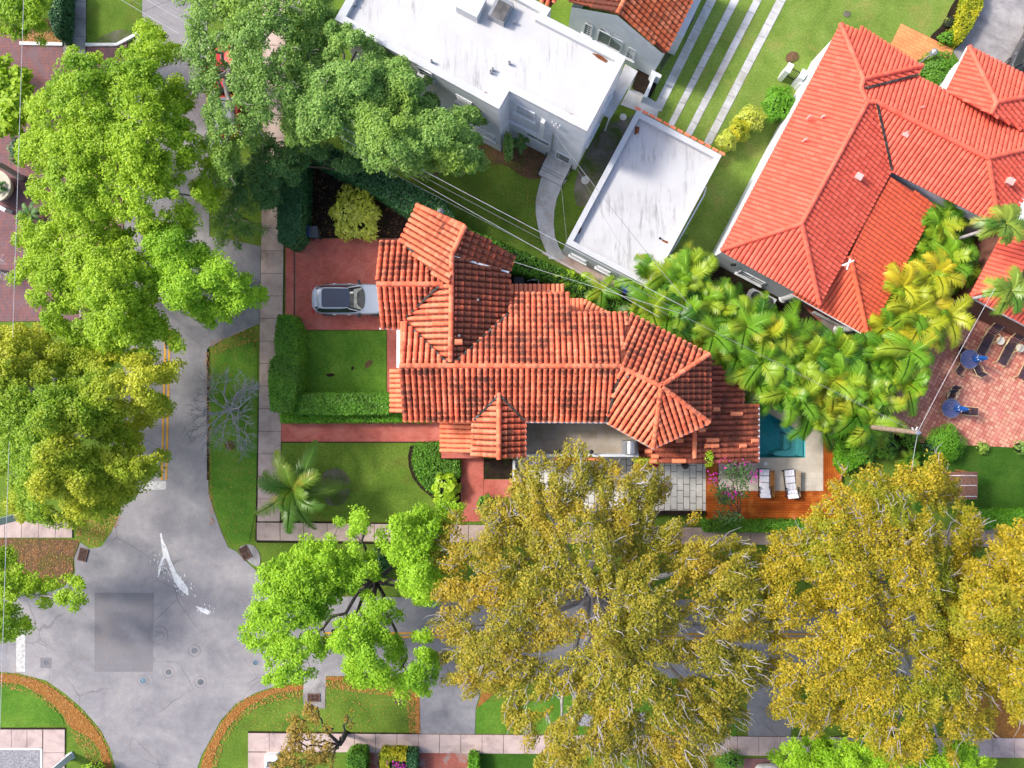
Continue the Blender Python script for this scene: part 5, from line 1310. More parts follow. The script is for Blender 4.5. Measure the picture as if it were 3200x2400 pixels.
# hedges and shrubs
def hedge(name, label, cat, poly, h, leafm, seed, dens=420, lsize=.12, lw=.09, group=None, core=M_CORE, rough=.07, parent=None, base=0.0):
    rng = np.random.default_rng(seed)
    c = np.mean([W(x, y, h) for x, y in poly], axis=0)
    root = thing(name, label, cat, (c[0], c[1], base), group) 
    pts = np.array([W(x, y, h)[:2] for x, y in poly]); cen = pts.mean(0)
    inn = []
    n = len(pts)
    for i in range(n):
        a, b, d_ = pts[i - 1], pts[i], pts[(i + 1) % n]
        t1 = (b - a) / (np.linalg.norm(b - a) + 1e-9); t2 = (d_ - b) / (np.linalg.norm(d_ - b) + 1e-9)
        ar = 1
        n1 = np.array([-t1[1], t1[0]]); n2 = np.array([-t2[1], t2[0]])
        inn.append((n1 + n2) / max(.5, 1 + n1 @ n2))
    area = sum(pts[i][0] * pts[(i + 1) % n][1] - pts[(i + 1) % n][0] * pts[i][1] for i in range(n)) / 2
    s_ = 1 if area > 0 else -1
    ip = [tuple(pts[i] + inn[i] * s_ * .1) for i in range(n)]
    m = MB(); m.prism(ip, base, h - .1); m.build("stems", core, root)  # one solid dark core block behind the leaves stands in for stems
    A = abs(area); nt_ = int(A * dens)
    x0, y0 = pts.min(0); x1, y1 = pts.max(0)
    X = rng.uniform(x0, x1, nt_ * 3); Y = rng.uniform(y0, y1, nt_ * 3); k = in_poly(X, Y, [tuple(p) for p in pts]); X, Y = X[k], Y[k]
    Z = h + (np.sin(X * 3.1) + np.sin(Y * 2.7 + 1) + np.sin((X + Y) * 5.3)) * rough * .5 + rng.normal(size=len(X)) * rough * .8 - .02
    pos = [np.stack([X, Y, Z], 1)]; nor = [np.tile([0, 0, 1.], (len(X), 1))]
    for i in range(n):
        a, b = pts[i], pts[(i + 1) % n]; L = np.linalg.norm(b - a); kk = int(L * (h - base) * dens * .8)
        t = rng.random(kk)[:, None]; xy = a + (b - a) * t; nn_ = np.array([(b - a)[1], -(b - a)[0]]) / (L + 1e-9) * s_
        off = rng.normal(size=(kk, 1)) * rough * .7
        pos.append(np.concatenate([xy + nn_ * off, rng.uniform(base, h, (kk, 1))], 1)); nor.append(np.tile([nn_[0], nn_[1], .25], (kk, 1)))
    pos = np.concatenate(pos); nor = norm(np.concatenate(nor) + rng.normal(size=(len(pos), 3)) * .42)
    V, F = leaf_quads(pos, nor, lsize, lw, rng); np_mesh("foliage", V, F, leafm, root)
    return root

def shrub(name, label, cat, x, y, r, h, leafm, seed, n=None, lsize=.13, lw=.1, ry=None, group=None, stem=M_BARKB, radial=False, base_z=0):
    """rounded bush; x, y centre in survey px at mid height, r radius in metres"""
    rng = np.random.default_rng(seed); c = np.array(W(x, y, h * .6)); c[2] = base_z; ry = ry or r
    root = thing(name, label, cat, tuple(c), group)
    n = n or int(900 * r * ry)
    U = norm(rng.normal(size=(n, 3))); U[:, 2] = np.where(U[:, 2] < -.35, -U[:, 2], U[:, 2])
    k = 1 + .10 * np.sin(U[:, 0] * 7 + seed) + .10 * np.sin(U[:, 1] * 8 + 1)
    rr = rng.uniform(.72, 1.03, n) * k
    pos = c + np.array([0, 0, h * .5]) + U * rr[:, None] * np.array([r, ry, h * .5])
    N = norm(U * .8 + np.array([0, 0, .5]) + rng.normal(size=U.shape) * (.3 if not radial else .2))
    V, F = leaf_quads(pos, N, lsize, lw, rng, D=(U + rng.normal(size=U.shape) * .5) if radial else None)
    np_mesh("foliage", V, F, leafm, root)
    m = MB()
    for i in range(6):
        a = i * 1.05; m.tube([(c[0], c[1], base_z), (c[0] + math.cos(a) * r * .3, c[1] + math.sin(a) * ry * .3, base_z + h * .4), (c[0] + math.cos(a) * r * .6, c[1] + math.sin(a) * ry * .6, base_z + h * .72)], [.04, .03, .015], 5)
    m.build("stems", stem, root)
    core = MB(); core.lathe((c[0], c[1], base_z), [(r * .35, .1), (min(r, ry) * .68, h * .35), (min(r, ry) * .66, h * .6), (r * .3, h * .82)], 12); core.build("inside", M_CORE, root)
    return root

hedge("hedge", "tall clipped hedge running down beside the sidewalk to the corner of the small front lawn", "hedge", [(868, 985), (905, 985), (925, 1015), (930, 1090), (929, 1170), (922, 1235), (912, 1290), (846, 1284), (839, 1200), (842, 1130), (862, 1110), (858, 1060), (864, 1020)], 1.9, M_HEDGE, 41, lsize=.13)
hedge("hedge", "wide clipped hedge between the small front lawn and the entrance path", "hedge", [(914, 1234), (1000, 1230), (1222, 1232), (1222, 1293), (1060, 1296), (905, 1292)], 1.5, M_HEDGE, 42, lsize=.13)
hedge("hedge", "low bright green hedge strip along the north edge of the entrance path", "hedge", [(876, 1294), (1345, 1294), (1345, 1318), (1000, 1320), (876, 1320)], .8, M_HEDGEB, 43)
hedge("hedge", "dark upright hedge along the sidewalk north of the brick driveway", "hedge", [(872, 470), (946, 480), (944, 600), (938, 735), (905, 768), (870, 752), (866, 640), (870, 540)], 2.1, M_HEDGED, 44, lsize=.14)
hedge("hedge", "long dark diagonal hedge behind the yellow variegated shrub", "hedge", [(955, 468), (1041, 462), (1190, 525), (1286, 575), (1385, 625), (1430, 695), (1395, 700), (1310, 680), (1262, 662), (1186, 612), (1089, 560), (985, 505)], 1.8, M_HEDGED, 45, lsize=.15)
hedge("hedge", "dark hedge behind the tiled house running toward the areca thicket", "hedge", [(1430, 700), (1490, 725), (1640, 790), (1800, 862), (1900, 905), (1985, 960), (1990, 985), (1900, 985), (1800, 925), (1720, 875), (1600, 845), (1560, 800), (1450, 735)], 1.5, M_HEDGE, 46, lsize=.15)
hedge("hedge", "mid green hedge strip along the north foot of the pool deck bottom edge", "hedge", [(2205, 1630), (2640, 1630), (2640, 1662), (2205, 1662)], 1.0, M_HEDGE, 47)
hedge("hedge", "bright green hedge east of the timber deck strip", "hedge", [(2622, 1375), (2690, 1368), (2720, 1400), (2690, 1450), (2640, 1480), (2622, 1460)], 1.0, M_HEDGEB, 48)
hedge("hedge", "bright green hedge at the right edge below the dark lawn", "hedge", [(3050, 1605), (3380, 1598), (3380, 1652), (3055, 1652)], 1.3, M_HEDGEB, 49)
hedge("hedge", "golden yellow hedge beside the grey concrete driveway in the top right", "hedge", [(3035, -60), (3080, -60), (3070, 20), (3038, 85), (3005, 130), (2990, 118), (2992, 75), (3012, 40)], .9, M_HEDGEY, 50)
hedge("hedge", "yellow square hedge at the bottom edge between the two brick walks", "hedge", [(1190, 2352), (1268, 2352), (1268, 2376), (1216, 2378), (1214, 2470), (1188, 2470)], .9, M_HEDGEY, 51)
hedge("hedge", "dark green hedge right of the yellow square hedge at the bottom edge", "hedge", [(1270, 2352), (1302, 2352), (1302, 2470), (1270, 2470)], .8, M_HEDGED, 52)
hedge("hedge", "small bright hedge end at the bottom edge right of the brick drive", "hedge", [(1466, 2368), (1494, 2368), (1496, 2470), (1464, 2470)], .9, M_HEDGEB, 53)
hedge("hedge", "round-cornered green hedge at the bottom edge left of the narrow brick walk", "hedge", [(1085, 2360), (1100, 2352), (1138, 2354), (1143, 2375), (1140, 2470), (1085, 2470)], 1.1, M_HEDGE, 54)
hedge("hedge", "dark narrow hedge beside the concrete walk in the top left corner", "hedge", [(148, -60), (196, -60), (194, 20), (186, 112), (176, 116), (160, 80), (150, 30)], 1.3, M_HEDGED, 55)
hedge("ground_cover", "dense dark green ground cover mound at the corner of the entrance path", "plant bed", [(1296, 1388), (1376, 1384), (1376, 1436), (1436, 1438), (1438, 1490), (1400, 1500), (1370, 1555), (1310, 1505), (1288, 1440)], .45, M_HEDGE, 56, dens=380, rough=.1)
shrub("croton", "yellow variegated shrub in the dark bed above the brick driveway", "shrub", 1110, 668, 1.62, 1.9, M_CROTON, 61, n=1500, lsize=.34, lw=.12, radial=True)
shrub("broad_leaf_shrub", "lime green shrub with broad round leaves beside the ground cover mound", "shrub", 1395, 1527, .93, 1.1, M_CABB, 62, n=300, lsize=.30, lw=.24)
shrub("shrub", "small dark shrub with pink blossoms on the red brick walk", "shrub", 1518, 1575, .55, 1.0, M_HEDGE, 63, lsize=.18, lw=.12)
shrub("shrub", "large round clipped shrub at the corner of the terracotta patio and the dark lawn", "shrub", 2960, 1385, 1.12, 1.5, M_HEDGEB, 64, lsize=.09, lw=.07, n=3500)
shrub("shrub", "round clipped olive shrub left of the larger one at the patio corner", "shrub", 2848, 1372, .62, 1.1, M_HEDGE, 65)
shrub("shrub", "blue-green shrub between the two clipped balls at the patio corner", "shrub", 2912, 1395, .55, 1.2, M_HEDGED, 66)
shrub("shrub", "round green ball shrub between the two salmon roofs near the orange paving", "shrub", 2930, 222, 1.15, 2.2, M_HEDGE, 67, n=3800, lsize=.11)
shrub("shrub", "round shrub with reddish tips beside the white west wall of the red-roofed house", "shrub", 2436, 326, 1.08, 1.6, M_HEDGEB, 68, n=2400, lsize=.12)
shrub("shrub", "low yellow green shrub at the end of the golden hedge by the orange paving", "shrub", 2965, 118, .68, .7, M_HEDGEB, 69, ry=.42)
shrub("shrub", "dark green bush at the left edge on the brick plaza", "shrub", 52, 470, .5, 1.2, M_HEDGED, 70, ry=.95)
shrub("shrub", "leafy bush at the west end of the hedge beside the small lamp post", "shrub", 1375, 668, .8, 1.9, M_HEDGEB, 71, ry=.5)
for i, (x, y, r) in enumerate(((1745, 868, .48), (1785, 862, .4), (1832, 868, .36), (1770, 892, .38), (1812, 905, .4), (1845, 925, .5), (1785, 925, .32))):
    shrub("yellow_shrub", ("yellow-green bush, number of seven along the back hedge: " if 0 else "") + ["bushy yellow-green shrub above the west end of the back hedge", "yellow-tipped shrub second along the back hedge", "brightest yellow shrub in front of the garage window", "small yellow-green shrub touching the tiled roof edge", "shrub with pale yellow heads beside the fan of a young palm", "wide low yellow-green shrub under the young palm", "smallest green tuft at the step in the back roof eave"][i], "shrub", x, y, r, 1.6, M_CABB, 80 + i, n=160, lsize=.22, lw=.13, radial=True, group="yellow-green shrubs along the back hedge")
shrub("conifer", "leaning yellow-green feathery conifer in front of the garage", "shrub", 2272, 440, .62, 1.6, M_CROTON, 90, n=900, lsize=.2, lw=.07, radial=True)
shrub("conifer", "paler upper half of the leaning conifer clump near the reddish round shrub", "shrub", 2345, 372, .9, 1.8, M_CROTON, 91, n=1200, lsize=.2, lw=.07, radial=True, ry=.75)
shrub("conifer", "yellow-green lower tip of the leaning conifer nearest the garage roof corner", "shrub", 2225, 478, .42, 1.2, M_HEDGEB, 116, n=500, lsize=.2, lw=.07, radial=True)
shrub("conifer", "middle of the leaning conifer row between the garage and the round shrub", "shrub", 2310, 405, .72, 1.7, M_HEDGEY, 117, n=1000, lsize=.2, lw=.07, radial=True)
shrub("climber", "tall narrow climber on the corner of the white two-storey house", "shrub", 1588, 460, .34, 3.0, M_OAK, 92, n=600, ry=.8)
shrub("shrub", "green shrub left of the patio below the terracotta edge near the right border", "shrub", 3072, 1400, .4, .6, M_OAK, 93)
shrub("shrub", "shrub cut off by the right border below the terracotta patio", "shrub", 3196, 1400, .45, 1.2, M_OAK, 94)
shrub("shrub", "round shrub at the north foot of the lime tree on the side street verge", "shrub", 1178, 1762, .85, .8, M_HEDGED, 95, ry=.9)
shrub("shrub", "green bush leaning in at the bottom edge left of the south road", "shrub", 285, 2420, .9, 1.6, M_LIME2, 96, ry=.6)
shrub("shrub", "leafy green bush left of the parked white car at the bottom edge", "shrub", 2285, 2378, .85, 1.0, M_HEDGE, 97, ry=.6)
shrub("shrub", "green vine tuft on the parapet beside the balcony grill", "shrub", 1982, 1425, .62, .5, M_CABB, 98, n=260, ry=.22, base_z=3.0)
shrub("shrub", "bright weed growing at the ridge end of the low back roof", "shrub", 2168, 1415, .3, .5, M_CABB, 99, n=150, ry=.5, base_z=3.4)
for i, (x, y, r, lb) in enumerate(((2700, 1415, .8, "leafy green bush below the timber deck strip"), (2770, 1395, .8, "bush below the areca thicket left of the utility pole"), (2660, 1330, .6, "glossy bush touching the upper end of the timber deck strip"))):
    shrub("shrub", lb, "shrub", x, y, r, 1.3, M_HEDGE, 100 + i, lsize=.17)
o_ = shrub("bougainvillea", "magenta flowering bougainvillea bush beside the yellow square hedge", "shrub", 1238, 2400, .6, .9, M_BOUG, 110)
flower_mesh(o_, [(1225, 2385), (1250, 2390), (1240, 2395), (1265, 2392)], .15, 80, .95, M_MAG, .09)
o_ = shrub("agave", "variegated spiky agave in the dark bed by the golden hedge", "plant", 2968, 68, .5, .5, M_HEDGEY, 111, n=10)
o_ = None

# fallen leaves
def litter(label, polys, n, mat, seed, size=.09, z=.05):
    rng = np.random.default_rng(seed); pos = []
    for poly in polys:
        P = np.array(poly, float); x0, y0 = P.min(0); x1, y1 = P.max(0)
        X = rng.uniform(x0, x1, n * 2); Y = rng.uniform(y0, y1, n * 2); k = in_poly(X, Y, poly); X, Y = X[k][:n], Y[k][:n]
        pos.append(np.stack([(X - 1600) / S, (1200 - Y) / S, np.full(len(X), z)], 1))
    pos = np.concatenate(pos); N = norm(rng.normal(size=pos.shape) * .25 + np.array([0, 0, 1]))
    V, F = leaf_quads(pos, N, size, size * .6, rng); o = np_mesh("fallen_leaves", V, F, mat)
    tag(o, label, "fallen leaves", kind="stuff"); return o
litter("orange fallen leaves banked along the curved road edges", [
    [(-20, 2098), (60, 2100), (150, 2128), (250, 2210), (320, 2285), (350, 2350), (362, 2420), (300, 2420), (240, 2320), (200, 2240), (100, 2170), (-20, 2140)],
    [(620, 2420), (652, 2320), (692, 2250), (740, 2196), (800, 2164), (950, 2130), (950, 2175), (820, 2200), (750, 2250), (700, 2320), (670, 2420)],
    [(1018, 2112), (1300, 2116), (1314, 2290), (1280, 2290), (1270, 2180), (1018, 2150)]], 2600, M_LITTER, 201, .085)
litter("brown leaves strewn over the verge and mulch west of the junction", [[(0, 1684), (240, 1684), (228, 1790), (120, 1846), (0, 1846)], [(230, 1560), (390, 1560), (370, 1640), (300, 1710), (240, 1690)], [(70, 100), (198, 100), (198, 134), (72, 132)]], 1100, M_LITTER, 202, .075)
litter("scattered dry leaves on lawns, beds and along the sidewalk edge", [[(945, 500), (1110, 580), (1270, 670), (1240, 742), (945, 742)], [(656, 1070), (815, 1015), (822, 1060), (660, 1110)], [(640, 1100), (655, 1100), (668, 1640), (655, 1640)], [(660, 1150), (800, 1050), (800, 1650), (700, 1690)], [(800, 1700), (1400, 1700), (1400, 1860), (860, 1860)], [(1560, 430), (1760, 500), (1700, 800), (1500, 680), (1420, 560)], [(1020, 2160), (1280, 2160), (1290, 2285), (780, 2285), (800, 2200)]], 420, M_LITTER, 203, .07, .07)
litter("small dry leaves scattered across the asphalt of the junction", [[(0, 1900), (300, 1900), (500, 2100), (600, 2400), (400, 2400), (250, 2180), (0, 2100)], [(400, 1500), (640, 1500), (780, 1800), (780, 2100), (300, 1900)]], 420, M_LITTER, 204, .05, .035)

# palms
def frond(V, F, base, az, el, L, npair, ll, lw, rng, droop=.9, vee=.22):
    """append one pinnate leaf: base point, azimuth, elevation, length"""
    ca, sa = math.cos(az), math.sin(az); t = np.linspace(0, 1, npair + 1)
    r = L * t * math.cos(el) * (1 - .12 * t * t); z = L * (t * math.sin(el) - droop * t * t * .5)
    sw = rng.normal() * .12
    R = np.stack([base[0] + r * ca - sw * t * t * L * sa, base[1] + r * sa + sw * t * t * L * ca, base[2] + z], 1)
    T = norm(np.gradient(R, axis=0)); side = np.array([-sa, ca, 0]); upv = norm(np.cross(T, np.tile(side, (len(T), 1))) * -1)
    upv = np.where(upv[:, 2:3] < 0, -upv, upv)
    b0 = sum(len(v) for v in V); n_ = len(R); V.append(R - side * .025 + np.array([0, 0, .01])); V.append(R + side * .025 + np.array([0, 0, .01]))
    for k in range(npair): F.append((b0 + k, b0 + k + 1, b0 + n_ + k + 1, b0 + n_ + k))
    b1 = b0 + 2 * n_
    for s_ in (-1, 1):
        k = np.arange(1, npair + 1); tt = k / npair
        prof = np.sin(np.clip(tt * 1.02 + .08, 0, 1.1) ** .8 * math.pi * .93) ** .6 * .9 + .12
        l = ll * prof * rng.uniform(.85, 1.12, len(k))
        d_ = norm(side[None, :] * s_ * 1.0 + T[k] * (.55 + .6 * tt[:, None]) + upv[k] * vee + rng.normal(size=(len(k), 3)) * .05)
        p1 = R[k] + d_ * l[:, None] * .35; p2 = R[k] + d_ * l[:, None] + np.array([0, 0, -1]) * (l * .32)[:, None]
        wv = T[k] * (lw * rng.uniform(.8, 1.2, len(k)))[:, None] / 2
        V.append(np.stack([p1 - wv, p1 + wv, p2 + wv * .12, p2 - wv * .12], 1).reshape(-1, 3))
        o_ = 0 if s_ > 0 else n_
        for i, kk in enumerate(k):
            q = b1 + i * 4
            F.append((b0 + o_ + kk - 1, b0 + o_ + kk, q + 1, q)); F.append((q, q + 1, q + 2, q + 3))
        b1 += 4 * npair
    return R

def palm(name, label, cat, x, y, h, nf, L, leafm, seed, npair=20, ll=.5, lw=.07, bark=M_BARKG, stems=1, trunk_r=.1, group=None, lean=None, els=(-.1, 1.1), droop=.9, spreadr=.5, zpx=None):
    rng = np.random.default_rng(seed); zc = h
    c = np.array(W(x, y, zc + L * .25)); c[2] = 0
    root = thing(name, label, cat, tuple(c), group)
    V = []; F = []; tr = MB(); ra = MB()
    for s_ in range(stems):
        a = rng.uniform(0, 6.28); rr = spreadr * math.sqrt(rng.random()) if stems > 1 else 0
        top = c + np.array([math.cos(a) * rr, math.sin(a) * rr, h * (rng.uniform(.65, 1.0) if stems > 1 else 1)])
        bot = c + np.array([math.cos(a) * rr * .3, math.sin(a) * rr * .3, 0])
        tr.tube([tuple(bot), tuple((bot + top) / 2 + rng.normal(size=3) * .05), tuple(top)], [trunk_r * 1.2, trunk_r, trunk_r * .8], 8)
        for i in range(nf):
            az = i * 2.4 + rng.uniform(-.3, .3) + a; el = els[0] + (els[1] - els[0]) * (i + .5) / nf + rng.normal() * .1
            R = frond(V, F, top, az, el, L * rng.uniform(.8, 1.1), npair, ll, lw, rng, droop)
            ra.tube([tuple(R[0]), tuple(R[len(R) // 3]), tuple(R[2 * len(R) // 3]), tuple(R[-1])], [.03, .022, .014, .005], 4, False)
    V = np.concatenate(V); F = np.array(F)
    np_mesh("fronds", V, F, leafm, root); tr.build("trunk", bark, root); ra.build("frond_stalks", plain("stalk", (.42, .40, .08), .5) if "stalk" not in bpy.data.materials else bpy.data.materials["stalk"], root)
    return root
palm("coconut_palm", "coconut palm with long fronds over the corner of the two sidewalks", "palm", 900, 1535, 2.6, 15, 3.3, M_COCO, 300, npair=46, ll=.66, lw=.075, trunk_r=.16, els=(-.25, 1.25), droop=1.0)
AR = [(2062, 862, "fans over the lower corner of the white garage"), (2120, 905, "stands nearest the garage wall at the thicket's top left"), (2180, 850, "reaches out beside the white wall of the red-roofed house"), (2190, 930, "stands between the garage and the air conditioners"), (2060, 940, "overhangs the corner bush of the tiled house"),
      (2130, 985, "stands just above the octagonal roof"), (2250, 960, "stands below the two air conditioners"), (2230, 1040, "overhangs the east corner of the octagonal roof"), (2320, 1010, "fills the middle of the thicket's upper row"), (2310, 1100, "stands above the mildewed low roof"),
      (2390, 985, "stands just below the south wall window of the red-roofed house"), (2400, 1070, "fills the middle of the thicket"), (2330, 1170, "droops over the mildewed low roof"), (2400, 1160, "stands above the deep end of the pool"), (2480, 1055, "stands below the brick strip by the white column"),
      (2490, 1150, "fills the thicket right of its middle"), (2450, 1235, "droops over the pool coping"), (2540, 1230, "stands above the pool terrace corner"), (2560, 1130, "touches the white column of the red-roofed house"), (2590, 1300, "droops over the top of the timber deck strip"),
      (2640, 1210, "stands between deck strip and terracotta patio"), (2650, 1110, "stands under the tip of the lower salmon roof"), (2700, 1310, "forms the bottom end of the thicket by the utility pole"), (2730, 1210, "leans over the terracotta patio's left corner"), (2780, 1120, "reaches over the terracotta patio toward the tables"), (2750, 1330, "hangs over the bushes left of the utility pole"), (2850, 1090, "hangs over the patio edge nearest the upper glass table"), (2840, 1190, "hangs over the patio edge nearest the lower glass table"), (2790, 1270, "stands right above the utility pole")]
ARY = [(2790, 1010, "grows under the eave of the lower salmon roof"), (2870, 1000, "spreads between the lower roof and the patio"), (2850, 910, "yellow clump right of the lower salmon roof"), (2910, 940, "golden clump left of the leaning pale trunk"), (2960, 990, "golden clump hanging over the patio corner"), (2950, 870, "stands in the gap between the two salmon roofs")]
ARG = [(2945, 735, "stands against the white wall in the courtyard"), (3000, 690, "stands in the upper courtyard between the salmon roofs"), (3030, 790, "stands beside the leaning pale trunk near the outbuilding"), (2985, 810, "fills the middle of the courtyard"), (2915, 835, "stands nearest the lower salmon roof in the courtyard")]
for i, (x, y, l) in enumerate(AR):
    palm("areca_palm", "green areca palm that " + l, "palm", x, y, 3.4 + (i % 3) * .45, 6, 2.35, M_PALM, 310 + i, npair=26, ll=.62, lw=.078, stems=3, trunk_r=.05, els=(.05, 1.15), droop=1.0, spreadr=.55, group="areca palms screening the pool", bark=M_BARKB)
for i, (x, y, l) in enumerate(ARY):
    palm("areca_palm", ("yellow areca palm that " if not l.split()[1] == "clump" else "areca palm, ") + l, "palm", x, y, 3.0 + (i % 3) * .4, 6, 2.3, M_PALMY, 350 + i, npair=26, ll=.62, lw=.078, stems=3, trunk_r=.05, els=(.0, 1.2), droop=1.05, spreadr=.55, group="yellow areca palms beside the patio", bark=M_BARKB)
for i, (x, y, l) in enumerate(ARG):
    palm("areca_palm", "dark green areca palm that " + l, "palm", x, y, 2.8 + (i % 2) * .4, 6, 2.3, M_PALM, 370 + i, npair=26, ll=.62, lw=.078, stems=3, trunk_r=.05, els=(.0, 1.2), droop=1.05, spreadr=.55, group="areca palms in the neighbour's courtyard", bark=M_BARKB)
palm("young_palm", "single young palm rising from the back hedge beside the garage", "palm", 1885, 905, 2.0, 7, 1.5, M_PALM, 390, npair=20, ll=.45, lw=.07, trunk_r=.05, els=(-.1, .8))
for i, (x, y, l) in enumerate(((3160, 692, "tall pale-trunked palm with its crown over the upper salmon roof edge"), (3178, 905, "tall pale-trunked palm with its crown over the outbuilding roof"))):
    palm("christmas_palm", l, "palm", x, y, 6.6, 13, 1.5, M_COCO, 395 + i, npair=20, ll=.55, lw=.09, trunk_r=.1, els=(-.4, .9), droop=.8, bark=M_BARKS, group="tall palms at the right edge")
palm("low_palm", "low fan of spiky fronds below the utility pole", "palm", 2850, 1440, .5, 11, .9, M_PALM, 398, npair=14, ll=.3, lw=.06, trunk_r=.05, els=(.1, 1.0))
palm("low_palm", "dark spiky cycad on the left border of the brick plaza", "palm", 85, 670, .6, 14, 1.0, M_OAKD, 399, npair=18, ll=.25, lw=.05, trunk_r=.08, els=(.0, 1.0))
palm("low_palm", "dark cycad in the cream bowl planter at the left edge", "palm", -10, 582, 1.0, 12, .6, M_OAKD, 400, npair=14, ll=.18, lw=.05, trunk_r=.06, els=(.0, 1.0))
palm("low_palm", "dark palm fronds against the white house wall beside the climber", "palm", 1628, 440, 1.4, 7, .7, M_OAKD, 401, npair=14, ll=.25, lw=.05, trunk_r=.05, els=(.0, .8))
palm("low_palm", "two small bright palms showing between the big golden trees above the street", "palm", 2320, 1745, 1.2, 9, .8, M_PALM, 402, npair=14, ll=.3, lw=.06, trunk_r=.05, els=(.1, 1.0))
palm("low_palm", "strappy green tuft beside the white street marker", "palm", 865, 2392, .3, 14, .6, M_PALM, 403, npair=10, ll=.12, lw=.05, trunk_r=.05, els=(.3, 1.2))
# ============================================================ OBJECTS
M_TYRE = plain("tyre", (.018, .018, .018), .8)
M_ALLOY = plain("alloy", (.35, .35, .36), .35, metal=.7)
M_CARGLASS = plain("car_glass", (.03, .035, .04), .05, .8, var=.02)
M_REDL = plain("tail_lamp", (.45, .01, .01), .25, .6)
M_LAMPW = plain("head_lamp", (.75, .77, .8), .15, .7)
def paint(name, col, rough=.25, metal=.3):
    m, t, out = _nt(name); b = bsdf(t, out, col, rough, .5, metal)
    b.inputs['Coat Weight'].default_value = .6; b.inputs['Coat Roughness'].default_value = .06; return m
M_SILV = paint("paint_silver", (.40, .44, .50)); M_WPAI = paint("paint_white", (.80, .80, .81), metal=0); M_NAVY = paint("paint_charcoal", (.06, .06, .07)); M_RPAI = paint("paint_red", (.55, .015, .015), metal=0)
M_ROOFG = paint("glass_roof", (.008, .018, .05), .2, .0)
M_CREAM = plain("car_interior", (.42, .44, .38), .5, var=.25, scale=5)

